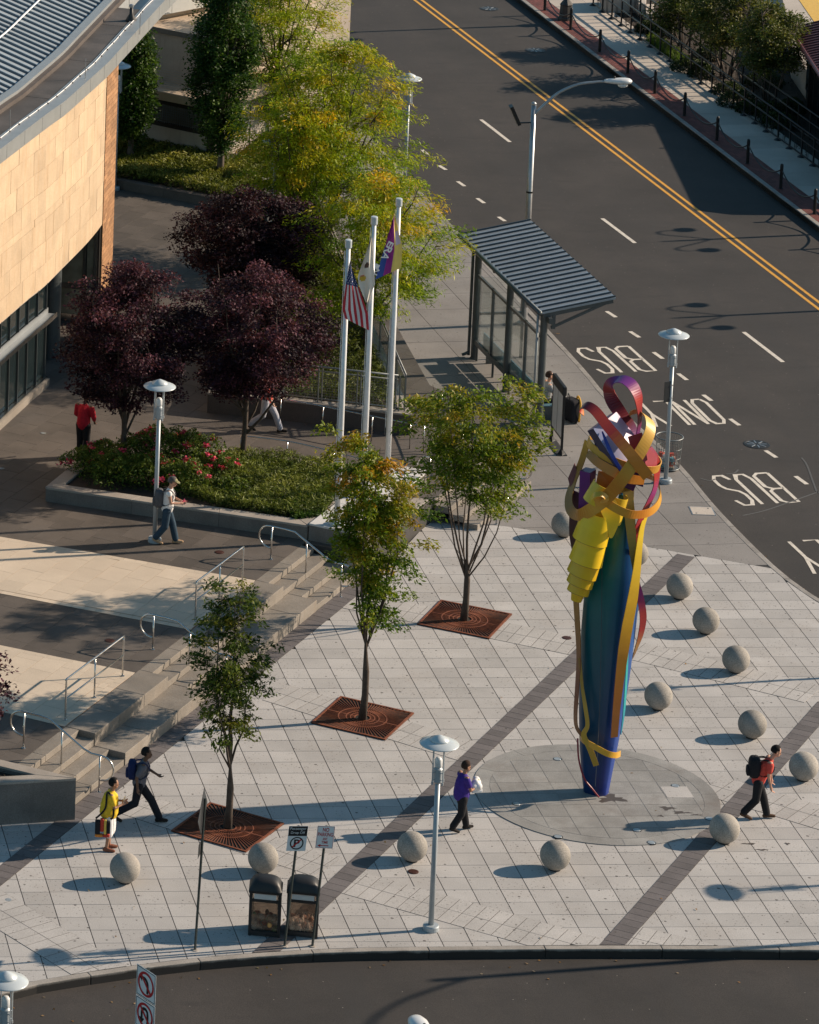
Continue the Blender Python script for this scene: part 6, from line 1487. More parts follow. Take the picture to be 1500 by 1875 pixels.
# long ribbons down the sides
rib('yellow_ribbon',[(1183,944,-.1),(1176,966,-.22),(1171,1000,-.35),(1166,1046,-.48),(1159,1094,-.58),(1150,1142,-.65),(1143,1184,-.68),(1138,1220,-.68),(1133,1262,-.66),(1129,1300,-.62),(1125,1350,-.56)],[.12,.14,.17,.21,.26,.27,.26,.23,.2,.18,.17],[YEL,YEL,(.74,.46,.03),(.72,.38,.03),(.62,.24,.02),(.50,.16,.02),(.32,.12,.03)],[(.75,-.7,0),(.6,-.85,0),(.45,-.95,0),(.5,-.9,0)])
rib('red_ribbon',[(1188,822,-.3),(1200,842,-.2),(1203,869,-.15),(1199,896,-.15),(1188,921,-.2),(1174,950,-.25),(1163,985,-.25),(1159,1024,-.2),(1164,1062,-.12),(1173,1096,-.05),(1178,1130,.0),(1174,1160,.05),(1166,1185,.1),(1158,1206,.12)],[.18,.24,.25,.22,.2,.2,.2,.17,.16,.16,.17,.16,.13,.08],[PNK,RED,RED,(.3,.04,.2),RED,(.45,.03,.04),RED,RED,(.3,.03,.2),(.5,.06,.06),RED,BRN,(.1,.06,.04)],[(.7,-.8,0),(.9,-.4,.1),(.8,-.6,0),(.2,-1,0),(.6,-.8,0),(.9,-.3,0)])
rib('teal_edge',[(1150,1180,-.3),(1147,1240,-.38),(1143,1300,-.4),(1137,1345,-.4)],[.05,.09,.09,.03],[(.02,.30,.33),(.03,.38,.38),(.02,.2,.35)],[(.9,-.5,0)])
rib('dark_strap',[(1055,1100,-.25),(1058,1150,-.32),(1060,1205,-.38),(1057,1260,-.42),(1054,1310,-.42),(1057,1334,-.44),(1070,1350,-.5)],[.24,.22,.18,.16,.15,.15,.12],[BRN,(.22,.09,.02),(.16,.05,.03),(.20,.08,.02),(.14,.06,.02)],[(-.85,-.5,0)])
rib('gold_thong',[(1062,1205,-.42),(1066,1255,-.5),(1072,1295,-.55),(1076,1328,-.56),(1069,1346,-.56),(1080,1370,-.58),(1092,1402,-.55)],[.06,.07,.09,.09,.12,.13,.13],[(.30,.19,.04),(.42,.28,.05),(.45,.28,.03),(.38,.24,.03)],[(-.3,-1,0),(.1,-1,0)])
rib('waist_band',[(1062,1350,-.2),(1070,1357,-.5),(1088,1367,-.62),(1112,1380,-.66),(1128,1383,-.5),(1136,1380,-.2)],.135,[BRN,GOLD,(.66,.36,.03),(.68,.36,.03),(.66,.36,.05)],[(-.9,-.3,0),(-.4,-1,0),(.1,-1,0),(.7,-.8,0),(1,0,0)])
rib('thin_rod',[(1058,1352,-.3),(1060,1390,-.36),(1070,1425,-.42),(1085,1445,-.42),(1097,1460,-.35)],.035,[(.2,.02,.04),(.25,.03,.05)],[(-.5,-1,0)])

# ------------------------------------------------------------------ people
def soft(m,name,mat,parent,voxel=.011,sm=4):
    o=m.build(name,mat,parent,smooth=True); r=o.modifiers.new('skin','REMESH'); r.mode='VOXEL'; r.voxel_size=voxel; r.use_smooth_shade=True
    if sm: s=o.modifiers.new('soften','SMOOTH'); s.iterations=sm; s.factor=.5
    return o
def limb(m,pts,rad,n=10):
    m.tube(pts,rad,n)
    for p,r in zip(pts,rad): m.ball(p,r,n,6)
class Pose: pass
def person(loc,head,label,H=1.72,legs='walk',stride=.36,arms=None,skin='skin_pale',shirt='white_cloth',trous='jeans',shoe='dark_shoe',hair='hair_black',hair_len=0,sleeve=.5,shorts=False,lean=.05,headdir=0.,headdown=0.,waist=1.0,build=1.0,cap=None,skirt=False,socks=None,seat=None,female=False):
    """local frame: x right, y forward, z up, all scaled to height H"""
    k=H/1.75; t=thing('person',label,'person',loc,'people')
    c,s=math.cos(head),math.sin(head); f=np.array([c,s,0]); r=np.array([s,-c,0])
    def L(x,y,z): return np.asarray(loc,float)+(r*x+f*y+U*z)*k
    J=Pose(); sh=.185*build if not female else .165*build
    if legs=='walk':
        J.hip=[L(-.09,0,.90),L(.09,0,.90)]; st=stride
        J.knee=[L(-.10,st*.62,.50),L(.10,-st*.15,.49)]; J.ank=[L(-.10,st*1.0,.10),L(.09,-st*1.12,.17)]; J.toe=[L(-.11,st*1.0+.17,.055),L(.09,-st*1.12+.15,.045)]; J.heel=[L(-.10,st*1.0-.05,.04),L(.09,-st*1.12-.055,.13)]
    elif legs=='stand':
        J.hip=[L(-.09,0,.90),L(.09,0,.90)]; J.knee=[L(-.10,.03,.49),L(.10,.02,.49)]; J.ank=[L(-.10,.03,.085),L(.10,-.03,.085)]; J.toe=[L(-.13,.2,.035),L(.13,.14,.035)]; J.heel=[L(-.10,-.02,.04),L(.10,-.08,.04)]
    else:   # sitting
        J.hip=[L(-.09,0,.50),L(.09,0,.50)]; J.knee=[L(-.11,.42,.50),L(.11,.42,.50)]; J.ank=[L(-.11,.40,.10),L(.11,.46,.10)]; J.toe=[L(-.12,.57,.045),L(.12,.63,.045)]; J.heel=[L(-.11,.35,.04),L(.11,.41,.04)]
    b0=0 if legs!='sit' else -.40
    lz=lambda z:lean*(z-.9)/.55
    pel=L(0,0,.93+b0); wst=L(0,lz(1.08)*.8,1.08+b0); che=L(0,lz(1.28),1.28+b0); nck=L(0,lz(1.45)+.01,1.45+b0); shd=[L(-sh,lz(1.41),1.405+b0),L(sh,lz(1.41),1.405+b0)]
    hc=L(0,lz(1.62)+.03+headdown*.05,1.625+b0-headdown*.02); 
    hf=unit(f*math.cos(headdir)+r*math.sin(headdir)-U*headdown); hr=unit(np.cross(hf,U)); hu=np.cross(hr,hf)
    if arms is None: arms=[((-.25,-.06,1.15),(-.26,.06,.92)),((.25,.06,1.15),(.26,.2,.95))]
    elb=[L(*(np.array(a[0])+[0,lz(1.2),b0])) for a in arms]; wri=[L(*(np.array(a[1])+[0,lz(1.1),b0])) for a in arms]
    m=MB(); K=k
    limb(m,[pel,wst,che,nck],[.125*K*build,.11*K*build,.125*K*build,.055*K]); limb(m,[shd[0],che,shd[1]],[.06*K,.1*K,.06*K])
    limb(m,[nck,hc-hu*.05*K],[.052*K,.052*K])
    for i,(dx,dy,dz,rr) in enumerate(((0,0,.03,(.076,.094,.098)),(0,.03,-.045,(.060,.066,.062)))):
        v=MB().ball((0,0,0),1,18,12).v[0]; P=v*np.array(rr)*K; m.add(hc+np.outer(P[:,0],hr)+np.outer(P[:,1],hf)+np.outer(P[:,2],hu)+(hr*dx+hf*dy+hu*dz)*K,MB().ball((0,0,0),1,18,12).f)
    limb(m,[hc+(hf*.088+hu*.015)*K,hc+(hf*.108-hu*.02)*K],[.010*K,.014*K]); 
    for sx in (-1,1): m.ball(hc+(hr*sx*.078-hu*.0)*K,(.014*K,.02*K,.026*K),8,6)
    m.ball(hc+(hf*.085-hu*.055)*K,(.02*K,.014*K,.010*K),8,6)
    for i in (0,1):
        limb(m,[shd[i],elb[i],wri[i]],[.05*K*build,.039*K,.027*K]); sx=-1 if i==0 else 1
        d=unit(wri[i]-elb[i]); side=unit(np.cross(d,f*.3+U*.2+r*.1)); pl=np.cross(side,d); kn=wri[i]+d*.085*K
        limb(m,[wri[i],wri[i]+d*.04*K,kn],[.026*K,.032*K,.030*K])
        for q,(o,ln) in enumerate(((-.027,.062),(-.009,.075),(.009,.07),(.026,.055))): p0=kn+side*o*K; limb(m,[p0,p0+(d*.6+pl*.25)*ln*K,p0+(d*.8+pl*.75)*ln*1.2*K],[.010*K,.009*K,.008*K],6)
        p0=wri[i]+(d*.035-side*.03)*K; limb(m,[p0,p0+(d*.5-side*.5+pl*.3)*.05*K,p0+(d*.95-side*.45+pl*.4)*.07*K],[.012*K,.010*K,.009*K],6)
        limb(m,[J.hip[i],J.knee[i],J.ank[i]],[.082*K*build,.056*K,.038*K]); limb(m,[J.heel[i],J.toe[i]],[.035*K,.028*K])
    soft(m,'body',skin,t,.0105)
    # shirt
    m=MB(); ws=.155*K*build*waist
    limb(m,[pel+(wst-pel)*.1,wst,che,nck-(nck-che)*.3],[ws,ws*.97,.155*K*build,.088*K]); limb(m,[shd[0]-U*.035*K,che+(nck-che)*.2,shd[1]-U*.035*K],[.072*K,.125*K,.072*K])
    for i in (0,1):
        e=elb[i]; w_=wri[i]
        if sleeve>0: limb(m,[shd[i]-U*.03*K,shd[i]+(e-shd[i])*min(1,sleeve*1.15)]+([e+(w_-e)*(sleeve-1)*1.0] if sleeve>1 else []),[.08*K,.072*K]+([.052*K] if sleeve>1 else []))
    soft(m,'shirt',shirt,t,.012)
    # trousers, shorts or skirt
    m=MB(); limb(m,[pel+U*.09*K,pel-U*.02*K],[.128*K*build*waist,.13*K*build*waist])
    if skirt: 
        kn=(J.knee[0]+J.knee[1])/2; limb(m,[pel,pel*.4+kn*.6+U*0,kn+U*.02],[.14*K*waist,.165*K,.15*K]); 
        for i in (0,1): limb(m,[J.hip[i],J.knee[i]-(J.knee[i]-J.ank[i])*.15],[.11*K,.10*K])
    else:
        for i in (0,1):
            en=J.knee[i]*.85+J.ank[i]*.15 if shorts else J.ank[i]+U*.03*K
            limb(m,[J.hip[i],J.knee[i],en] if not shorts else [J.hip[i],J.hip[i]*.4+J.knee[i]*.6,en],[.110*K*build,.092*K,.084*K if not shorts else .1*K])
    soft(m,'trousers' if not skirt else 'skirt',trous,t,.012)
    for i in (0,1):
        m=MB(); limb(m,[J.heel[i]+U*.01*K,J.heel[i]*.5+J.toe[i]*.5+U*.012*K,J.toe[i]],[.044*K,.047*K,.037*K]); limb(m,[J.heel[i]+U*.01*K,J.ank[i]+U*.01*K],[.044*K,.044*K]); soft(m,'shoe',shoe,t,.011)
    # hair
    m=MB(); v=MB().ball((0,0,0),1,20,14); P=v.v[0]*np.array((.086,.104,.108))*K
    Pw=hc+np.outer(P[:,0],hr)+np.outer(P[:,1],hf)+np.outer(P[:,2],hu)+(hu*.036-hf*.016)*K
    keep=(v.v[0][:,1]<.62-(v.v[0][:,2]<.15)*.55)&(v.v[0][:,2]>-.55-hair_len)
    fs=[q for q in v.f if all(keep[j] for j in q)]; m.add(Pw,fs); 
    o=m.build('hair',hair,t,smooth=True); sd_=o.modifiers.new('volume','SOLIDIFY'); sd_.thickness=.03*K; sd_.offset=.6; dsp=o.modifiers.new('round','SMOOTH'); dsp.iterations=2
    for sx in (-1,1): MB().ball(hc+(hr*sx*.032+hf*.086+hu*.012)*K,.0095*K,8,6).build('eye','hair_black',t)
    if cap:
        m=MB(); v=MB().ball((0,0,0),1,20,12); P=v.v[0]*np.array((.096,.112,.085))*K; fs=[q for q in v.f if all(v.v[0][j][2]>-.05 for j in q)]
        m.add(hc+np.outer(P[:,0],hr)+np.outer(P[:,1],hf)+np.outer(P[:,2],hu)+hu*.06*K,fs); cp=m.build('cap',cap,t,smooth=True); q=cp.modifiers.new('thick','SOLIDIFY'); q.thickness=.012
        pts=[hc+(hr*.09*math.cos(a)+hf*(.085+.09*math.sin(a))+hu*.058)*K for a in np.linspace(0,math.pi,9)]; MB().add(pts+[p+hu*.01*K for p in pts],[tuple(range(9))[::-1],tuple(range(9,18))]+[(i,i+1,i+10,i+9) for i in range(8)]).build('peak',cap,cp)
    J.L=L; J.f=f; J.r=r; J.shd=shd; J.che=che; J.wst=wst; J.pel=pel; J.wri=wri; J.k=K; J.t=t
    return J
def backpack(J,label,mat,size=(.32,.2,.46),drop=0.,trim=None):
    c=J.che-J.f*(.125+size[1]/2)*J.k-U*(.04+drop)*J.k; t=thing('backpack',label,'backpack',c)
    m=MB(); v=MB().ball((0,0,0),1,16,12); P=np.sign(v.v[0])*np.abs(v.v[0])**.6*np.array(size)/2
    m.add(c+np.outer(P[:,0],J.r)+np.outer(P[:,1],J.f)+np.outer(P[:,2],U),v.f); m.build('bag',mat,t,smooth=True)
    m=MB(); P=np.sign(v.v[0])*np.abs(v.v[0])**.6*np.array((size[0]*.72,.09,size[2]*.45))/2; m.add(c-J.f*(size[1]/2+.0)-U*size[2]*.18+np.outer(P[:,0],J.r)+np.outer(P[:,1],J.f)+np.outer(P[:,2],U),v.f); m.build('front_pocket',mat,t,smooth=True)
    for s in (-1,1):
        sh=J.che+J.r*s*.095*J.k; MB().ribbon(smooth_path([c+J.r*s*.1+U*size[2]*.38+J.f*.06,sh+U*.16*J.k,sh+J.f*.12*J.k+U*.10*J.k,sh+J.f*.15*J.k-U*.06*J.k,sh+J.r*s*.04-U*.2*J.k,c+J.r*s*.13-U*size[2]*.3+J.f*.06],4),.05,J.f,.012).build('strap',trim or mat,t)
    MB().tube([c+U*size[2]*.47-J.r*.04,c+U*size[2]*.53,c+U*size[2]*.47+J.r*.04],.009,6).build('grab_loop',mat,t)
hold=[((-.22,.10,1.13),(-.10,.27,1.18)),((.22,.10,1.13),(.10,.27,1.17))]
RT=math.atan2(-.249,.968)                      # picture right
# woman in yellow
b=G(197,1556); J=person((b[0],b[1],0),RT+R(8),'woman in a yellow top and white skirt standing with a woven shoulder bag',1.66,'stand',arms=hold,skin='skin_tan',shirt='yellow_shirt',trous='white_cloth',shoe='sandal',hair='hair_black',sleeve=.55,skirt=True,waist=1.2,build=1.18,female=True,headdown=.15,hair_len=.1)
bag=thing('shoulder_bag','red, black and orange patchwork shoulder bag of the woman in yellow','bag',J.L(.2,-.05,.62))
bc=J.L(.235,-.13,.70); 
for i,(mt,u0,u1,z0,z1) in enumerate((('black_bag',-.17,-.06,-.2,.12),('trim_red',-.06,.02,-.14,.16),('trim_yellow',.02,.08,-.2,.14),('black_bag',.08,.16,-.18,.10),('trim_orange',-.17,.0,-.27,-.2),('trim_red',.0,.15,-.27,-.2))):
    MB().box(bc+J.f*(u0+u1)/2+U*(z0+z1)/2,(u1-u0,.10-.01*(i%3),z1-z0),math.atan2(J.f[1],J.f[0])).build('panel',mt,bag,bevel=.02)
MB().ribbon(smooth_path([bc-J.f*.16+U*.15,J.L(.20,-.09,1.1),J.L(.15,-.05,1.47),J.L(.16,.08,1.3),J.L(.24,.10,.95),bc+J.f*.16+U*.15],5),.04,J.r,.012).build('strap','black_bag',bag)
pp=thing('paper_sheet','white paper held by the woman in yellow','paper',J.L(0,.34,1.2)); MB().box(J.L(0,.335,1.24),(.15,.004,.20),ax=[J.r,unit(J.f-U*.4),unit(U+J.f*.4)]).build('sheet','sign_white',pp)
# man with the blue backpack
b=G(252,1506); J=person((b[0],b[1],0),RT+R(4),'man in a grey shirt striding past with a blue backpack',1.76,'walk',.46,arms=[((-.24,.14,1.17),(-.2,.34,1.08)),((.24,-.1,1.15),(.25,-.05,.90))],skin='skin_brown',shirt='grey_shirt',trous='navy_cloth',shoe='dark_shoe',hair='hair_black',sleeve=.62,lean=.1)
backpack(J,'blue backpack worn by the striding man','blue_bag')
# woman in purple
b=G(842,1523); J=person((b[0],b[1],0),RT+R(28),'woman in a purple shirt walking with white bags in her arms',1.64,'walk',.2,arms=[((-.2,.1,1.12),(-.08,.27,1.13)),((.22,.1,1.12),(.08,.29,1.10))],skin='skin_tan',shirt='purple_shirt',trous='black_cloth',shoe='dark_shoe',hair='hair_brown',sleeve=.5,lean=.04,female=True,waist=1.15,build=1.12,headdown=.25,hair_len=.15)
for q,(zz_,l) in enumerate(((1.17,'upper white plastic bag carried by the woman in purple'),(1.02,'lower white food box carried by the woman in purple'))):
    c=J.L(.0,.36,zz_); t=thing('carried_bag',l,'bag',c); m=MB()
    if q==0:
        for j in range(9): m.ball(c+np.array([rng.uniform(-.06,.06),rng.uniform(-.06,.06),rng.uniform(-.05,.07)]),rng.uniform(.06,.1),10,7)
        soft(m,'bag','white_cloth',t,.014); MB().box(c+U*.09,(.12,.08,.05)).build('yellow_label','trim_yellow',t)
    else: MB().box(c,(.24,.2,.07),math.atan2(J.f[1],J.f[0])).build('box','white_cloth',t,bevel=.02); MB().box(c+U*.04,(.22,.18,.02),math.atan2(J.f[1],J.f[0])).build('lid','white_cloth',t,bevel=.006)
# man in red
b=G(1384,1500); J=person((b[0],b[1],0),RT+R(6),'man in a red shirt leaning forward under a black backpack',1.75,'walk',.24,arms=[((-.23,.14,1.14),(-.18,.22,.92)),((.24,.06,1.13),(.24,.16,.90))],skin='skin_pale',shirt='red_shirt',trous='black_cloth',shoe='brown_shoe',hair='hair_black',sleeve=.5,lean=.24,headdown=.3)
backpack(J,'black backpack worn by the man in red','black_bag',(.36,.27,.5))
# man with cap
b=G(304,996,TZ); J=person((b[0],b[1],TZ),RT+R(2),'man in an olive cap and white vest walking past the long planter',1.80,'walk',.22,arms=[((-.24,.08,1.16),(-.14,.28,1.12)),((.24,.08,1.16),(.14,.30,1.14))],skin='skin_pale',shirt='white_cloth',trous='jeans',shoe='boot_tan',hair='hair_grey',sleeve=.05,lean=.05,cap='cap_olive',headdown=.35)
backpack(J,'grey and black backpack worn by the man in the olive cap','case_grey',(.34,.24,.5),.05)
fl_=thing('pink_flower','pink flower held by the man in the olive cap','flower',J.L(.0,.38,1.12)); leaf_mesh('petals',J.L(0,.40,1.14)+rng.normal(size=(30,3))*.03,.06,palette(30,[(.7,.12,.3),(.8,.3,.45)]),'leaf_low',fl_,.8,0,.6); MB().tube([J.L(0,.36,1.02),J.L(0,.40,1.12)],.004,5).build('stem','bark',fl_)
# man in dark red under the plum tree
b=G(151,838,TZ); J=person((b[0],b[1],TZ),R(55),'man in a dark red shirt and black trousers standing under the plum tree',1.80,'stand',arms=[((-.25,.04,1.15),(-.2,.2,1.0)),((.26,.04,1.15),(.22,.18,.98))],skin='skin_brown',shirt='dark_red_shirt',trous='black_cloth',shoe='dark_shoe',hair='hair_black',sleeve=1.6,build=1.12,waist=1.05,headdown=.25)
# walker in red and pale trousers
b=G(486,790,TZ); J=person((b[0],b[1],TZ),RT+R(-10),'person in a red top and pale trousers walking behind the plum tree',1.74,'walk',.38,skin='skin_tan',shirt='red_shirt',trous='pale_trousers',shoe='dark_shoe',hair='hair_black',sleeve=.6,lean=.06,build=1.05)
# seated person in the shelter
q=SH(Ls-.75,.42); J=person((q[0],q[1],0),math.atan2(sf[1],sf[0]),'person in a grey top sitting at the near end of the shelter bench',1.70,'sit',arms=[((-.25,.12,1.16),(-.15,.34,1.02)),((.25,.12,1.16),(.14,.36,1.02))],skin='skin_pale',shirt='grey_cloth',trous='black_cloth',shoe='white_cloth',hair='hair_brown',sleeve=.5,lean=.05)

# ------------------------------------------------------------------ far side of the street
def FT(px,z=0): p=xy(G(*px,z))-F0; return np.array([p@fd,p@fn])
# chain bollards
bt=[FT((1000+q[0]/3,q[1]/3))for q in ((147,162),(292,283),(443,400),(595,512),(755,635),(936,770),(1105,897),(1289,1035),(1480,1175))]
nb_=float(np.mean([q[1] for q in bt])); sp=float(np.mean(np.diff([q[0] for q in bt]))); ts=[bt[0][0]-sp]+[q[0] for q in bt]+[bt[-1][0]+sp,bt[-1][0]+2*sp]
words=['first','second','third','fourth','fifth','sixth','seventh','eighth','ninth','tenth','eleventh','twelfth']
proto=None
for k,tt in enumerate(ts):
    p=FP(tt,nb_)
    if proto is None:
        proto=thing('chain_post','x','post',(0,0,0),'black chain posts along the brick strip',world=False)
        MB().lathe([(.052,0),(.055,.02),(.055,.79),(.048,.81),(.052,.83),(.03,.855),(.005,.86)],n=16).build('shaft','black_metal',proto); MB().lathe([(.08,0),(.08,.012),(.06,.02)],n=16).build('foot','black_metal',proto)
        for s in (-1,1): MB().tube([np.array([*fd,0])*s*.05+U*.62,np.array([*fd,0])*s*.075+U*.62],.012,6).build('eye','black_metal',proto)
        o=proto
    else: o=copy_tree(proto)
    o.location=(p[0],p[1],0); o['label']=f'black chain post on the brick strip, {words[k]} from the top of the picture'
for k,(a,b) in enumerate(zip(ts[:-1],ts[1:])):
    A,B=np.array([*FP(a+.07,nb_),.62]),np.array([*FP(b-.07,nb_),.62]); u=np.linspace(0,1,15); P=[A+(B-A)*q-U*.36*(1-(2*q-1)**2) for q in u]
    t=thing('hanging_chain',f'black chain hanging between posts, {words[k]} span from the top','chain',A,'black chains between the posts')
    MB().tube(P,.024,6).build('links','black_metal',t,smooth=True)
    for q in (A,B): MB().ball(q,.028,8,6).build('shackle','black_metal',t)
# black railings with flared feet
def far_rail(n0,z0,t0,t1,label,stepv=1.06,H=1.0,feet=True):
    o=thing('black_railing',label,'railing',(*FP(t0,n0),z0))
    A=lambda t,z:np.array([*FP(t,n0),z0+z])
    for z,r in ((H,.032),(.70,.018) if 0 else (H*.62,.03),(.10,.028)): MB().tube([A(t0,z),A(t1,z)],r,6).build('rail','black_metal',o,smooth=True)
    n=int((t1-t0)/stepv)
    for k in range(n+1):
        t=t0+k*stepv; MB().box(A(t,H/2),(.05,.05,H),math.atan2(fd[1],fd[0])).build('post','black_metal',o)
        if feet: MB().lathe([(.15,0),(.14,.02),(.06,.08),(.05,.1)],A(t,0),n=8).build('foot','black_metal',o)
        for q in (.32,.44) : MB().box(A(t+q*stepv+.1,H*.36),(.016,.016,H*.52),0).build('baluster','black_metal',o)
n1=FT((1104.5,23.3))[1]; tA,tB=FT((1085,10))[0],FT((1560,350))[0]+6
far_rail(n1,0.,tA,tB,'black metal railing along the pale far pavement')
far_rail(n1+.95,.12,tA+1.5,tB,'second black railing behind the first, beside the shrubs',feet=False)
fc=thing('pavement_kerb','low concrete edge under the black railing','kerb',(*FP(tA,n1),0)); MB().prism([FP(tA-2,n1-.12),FP(tB,n1-.12),FP(tB,n1+.12),FP(tA-2,n1+.12)],-.1,.006).build('edge_stone','far_concrete',fc)
# planting between railing and platform
bedp=[FP(tA+.5,n1+.2),FP(tB,n1+.2),FP(tB,n1+6.5),FP(tA+2.0,n1+6.5)]
cover_patch('bark_mulch','dark mulch and low plants behind the black railing',bedp,-.03,5000,.14,.12,[(.02,.014,.01),(.045,.03,.02),(.09,.06,.04)],up=.8,mat='leaf_low')
cover_patch('grass_patch','patch of bright green grass behind the black railing',[xy(G(*q)) for q in ((1183,75),(1200,70),(1262,112),(1268,125),(1240,118))],-.03,3500,.28,.3,[(.05,.09,.01),(.10,.17,.015),(.2,.22,.04)],aspect=.06,up=.1,droop=-.6)
def shrub(px,r,h,label):
    c=G(*px); t=thing('round_shrub',label,'shrub',(c[0],c[1],0),'clipped shrubs behind the black railing'); n=1500; d=rng.normal(size=(n,3)); d/=np.linalg.norm(d,axis=1)[:,None]; d[:,2]=np.abs(d[:,2]); P=c+d*np.array([r,r,h])*(.72+.3*rng.random((n,1)))
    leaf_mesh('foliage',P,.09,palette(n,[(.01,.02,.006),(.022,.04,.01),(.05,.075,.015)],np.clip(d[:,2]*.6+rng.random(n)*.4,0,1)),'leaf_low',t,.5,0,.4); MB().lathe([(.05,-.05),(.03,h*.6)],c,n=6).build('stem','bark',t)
for k,px in enumerate(((1185,58),(1215,62),(1262,128),(1284,140),(1335,172),(1350,192),(1372,205),(1408,212),(1425,228),(1450,205),(1300,105),(1400,155))): shrub(px,.5+.12*(k%3),.45+.1*(k%2),f'dark clipped shrub behind the black railing, {words[k]} from the top')
for px,ytop,ylo,label,pr in (((1250,84),-70,52,'slim-stemmed small tree behind the railing, nearest the top of the picture',1.25),((1330,140),-45,86,'slim-stemmed small tree behind the railing, middle of the three',1.55),((1408,192),5,128,'slim-stemmed small tree behind the railing, next to the maroon roof',1.3)):
    b=G(*px); tree('crape_tree',label,b,HT(b,ytop),HT(b,ylo),[(0,.9),(.3,1.0*pr),(.6,1.0*pr),(.85,.7*pr),(1,.3)],200,15000,.11,[(.03,.045,.012),(.06,.08,.018),(.10,.12,.025),(.16,.15,.05)],'leaf_green',bark='bark_pale',trunk_r=.06,limbs=6,fork=.9,clump=.36,shell=.5,hole=.25,multi=5,group='small trees behind the railing',aspect=.5)
# landing with low walls at the top
lw=thing('landing_wall','stepped pale concrete landing wall behind the railing at the top','wall',G(1140,30))
for a,b_,z in (((1100,22),(1168,22),.75),((1168,30),(1182,30),.5),((1182,38),(1196,38),.28)):
    p=xy(G(*a)); q=xy(G(*b_)); n_=np.array([.25,.97]); MB().prism([p,q,q+n_*1.6,p+n_*1.6],-.1,z).build('block','far_concrete',lw,bevel=.02)
lp=MB().prism([FP(tA-9,n1+5.8),FP(tB,n1+6.5),FP(tB+9,40),FP(tA-9,40)],-.3,.28).build('station_forecourt','far_concrete'); struct(lp)
# platform with a tactile edge, black lamp, station house with a maroon roof
pf_=thing('station_platform','pale concrete platform with a yellow edge strip at the top right corner','platform',G(1450,40,1.0))
pp_=[xy(G(*q,1.0)) for q in ((1420,-70),(1452,92),(1620,330),(1700,-70))]; MB().prism(pp_,-.2,1.0).build('slab','far_concrete',pf_)
ta,tb=xy(G(1458,-8,1.004)),xy(G(1512,70,1.004)); td=unit(tb-ta); tn_=perp(td); tn_=tn_ if tn_[0]>0 else -tn_
MB().prism([ta-td*10,tb+td*10,tb+td*10+tn_*1.0,ta-td*10+tn_*1.0],1.0,1.012).build('tactile_strip','tactile_yellow',pf_)
E1,E2=G(1450,50,2.5),G(1500,127,2.5); ed=unit((E2-E1)[:2]); en=perp(ed); en=en if en[0]>0 else -en; E0=xy(E1)
hs=thing('station_house','dark station house with a ribbed maroon metal roof at the right edge','building',(*E0,0))
EP=lambda u,v:E0+ed*u+en*v
LN,WD,Z0,Z1=13.,2.2,2.5,3.1
Vv=[np.array([*EP(0,0),Z0]),np.array([*EP(LN,0),Z0]),np.array([*EP(LN,WD),Z1]),np.array([*EP(0,WD),Z1]),np.array([*EP(LN,2*WD),Z0]),np.array([*EP(0,2*WD),Z0])]
m=MB().add(Vv+[v-U*.12 for v in Vv],[(0,1,2,3),(3,2,4,5),(6,9,8,7),(9,11,10,8),(0,6,7,1),(5,4,10,11),(0,3,9,6),(3,5,11,9),(1,7,8,2),(2,8,10,4)]); hr=m.build('roof','maroon_metal',hs)
for k in range(48):
    u=.05+k*.31
    if u<LN:
        for A,B in (((u,0,Z0),(u,WD,Z1)),((u,2*WD,Z0),(u,WD,Z1))):
            a,b=np.array([*EP(A[0],A[1]),A[2]+.02]),np.array([*EP(B[0],B[1]),B[2]+.02]); d_=unit(b-a); t_=np.array([*ed,0]); MB().box((a+b)/2,(np.linalg.norm(b-a),.05,.05),ax=[d_,t_,np.cross(d_,t_)]).build('standing_seam','maroon_seam',hr)
MB().tube([np.array([*EP(-.05,-.06),Z0-.06]),np.array([*EP(LN,-.06),Z0-.06])],.07,8).build('gutter','maroon_metal',hs)
MB().prism([EP(.5,.55),EP(LN,.55),EP(LN,2*WD-.5),EP(.5,2*WD-.5)],-.1,Z0+.1).build('wall','dark_frame',hs)
for k in range(9):
    u=.6+k*1.05; w_=MB().prism([EP(u,.5),EP(u+.95,.5),EP(u+.95,.545),EP(u,.545)],.4,2.25).build('window','window_glass',hs); MB().prism([EP(u+.96,.42),EP(u+1.04,.42),EP(u+1.04,.56),EP(u+.96,.56)],-.1,2.45).build('mullion','black_metal',hs); MB().prism([EP(u,.47),EP(u+.95,.47),EP(u+.95,.498),EP(u,.498)],1.4,1.48).build('glazing_bar','black_metal',w_)
for k in range(3): MB().prism([EP(.45,.9+k*1.6),EP(.5,.9+k*1.6),EP(.5,2.2+k*1.6),EP(.45,2.2+k*1.6)],.5,2.2).build('window','window_glass',hs)
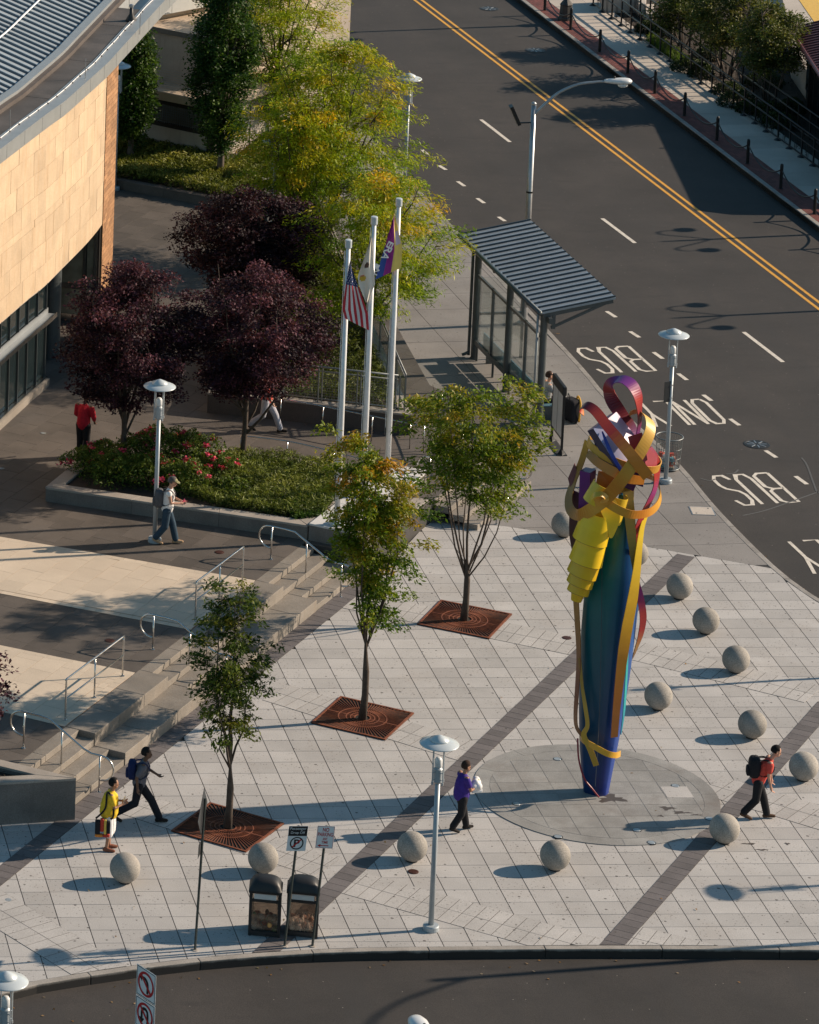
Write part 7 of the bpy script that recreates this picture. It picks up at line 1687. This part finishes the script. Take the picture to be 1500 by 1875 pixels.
# ornamental lamp columns along the brick strip (two of them stand beyond the picture edge and throw their shadows in)
def twin_lamp(base,label,big=True):
    t=thing('twin_lamp',label,'street lamp',base,'twin-arm street lamps'); b=np.asarray(base,float); f3=np.array([*fd,0])
    MB().lathe([(.30,0),(.30,.08),(.26,.12),(.23,.55),(.25,.6),(.16,.72),(.10,.78)],b,n=8).build('base','post_green' if not big else 'plinth_iron',t)
    MB().lathe([(.085,.75),(.06,4.6),(.03,4.9)],b,n=14).build('pole','black_metal',t,smooth=True)
    for s in (-1,1):
        ar=smooth_path([b+U*4.0,b+U*4.35+f3*s*.35,b+U*4.75+f3*s*.75,b+U*4.7+f3*s*1.05,b+U*4.45+f3*s*1.1],5); MB().tube(ar,.03,6).build('arm','black_metal',t,smooth=True)
        MB().lathe([(.19,-.28),(.24,-.2),(.20,-.08),(.05,0)],ar[-1],n=16).build('lantern','lens_glow' if 0 else 'black_metal',t,smooth=True)
q=FP(*FT((1036,35))); twin_lamp((q[0],q[1],0),'lamp column with a broad iron base on the brick strip at the top')
sdv=np.array([math.cos(SUN_AZ),math.sin(SUN_AZ)])
for px,l in (((1262,440),'twin lamp beyond the right edge casting the upper looped shadow on the street'),((1285,580),'twin lamp beyond the right edge casting the lower looped shadow on the street')):
    p=xy(G(*px,ROAD_Z))+sdv*(4.6/math.tan(SUN_EL)); twin_lamp((p[0],p[1],0),l)
# scattered leaves and litter
P=[]
for k in range(70):
    if k<40: s=rng.random(); j=rng.integers(8,len(BOT)-6); p=BOT[j]+np.array([rng.uniform(-.8,.8),-rng.random()**2*1.2-.05]); P.append([*p,ROAD_Z+.012])
    else:
        q=G(rng.uniform(100,1480),rng.uniform(1000,1720)); z=.02
        if xy(q)@SN<9.0: P.append([q[0],q[1],z])
for k in range(16):
    j=rng.integers(10,len(NEAR)-2); p=NEAR[j]+np.array([rng.uniform(.05,.5),0]); P.append([*p,ROAD_Z+.012])
P=np.array(P); tag(leaf_mesh('fallen_leaves',P,.075,palette(len(P),[(.12,.06,.02),(.3,.17,.06),(.5,.42,.32)]),'leaf_low',None,.6,0,2.5),'fallen leaves and scraps along the kerbs','litter',kind='stuff')
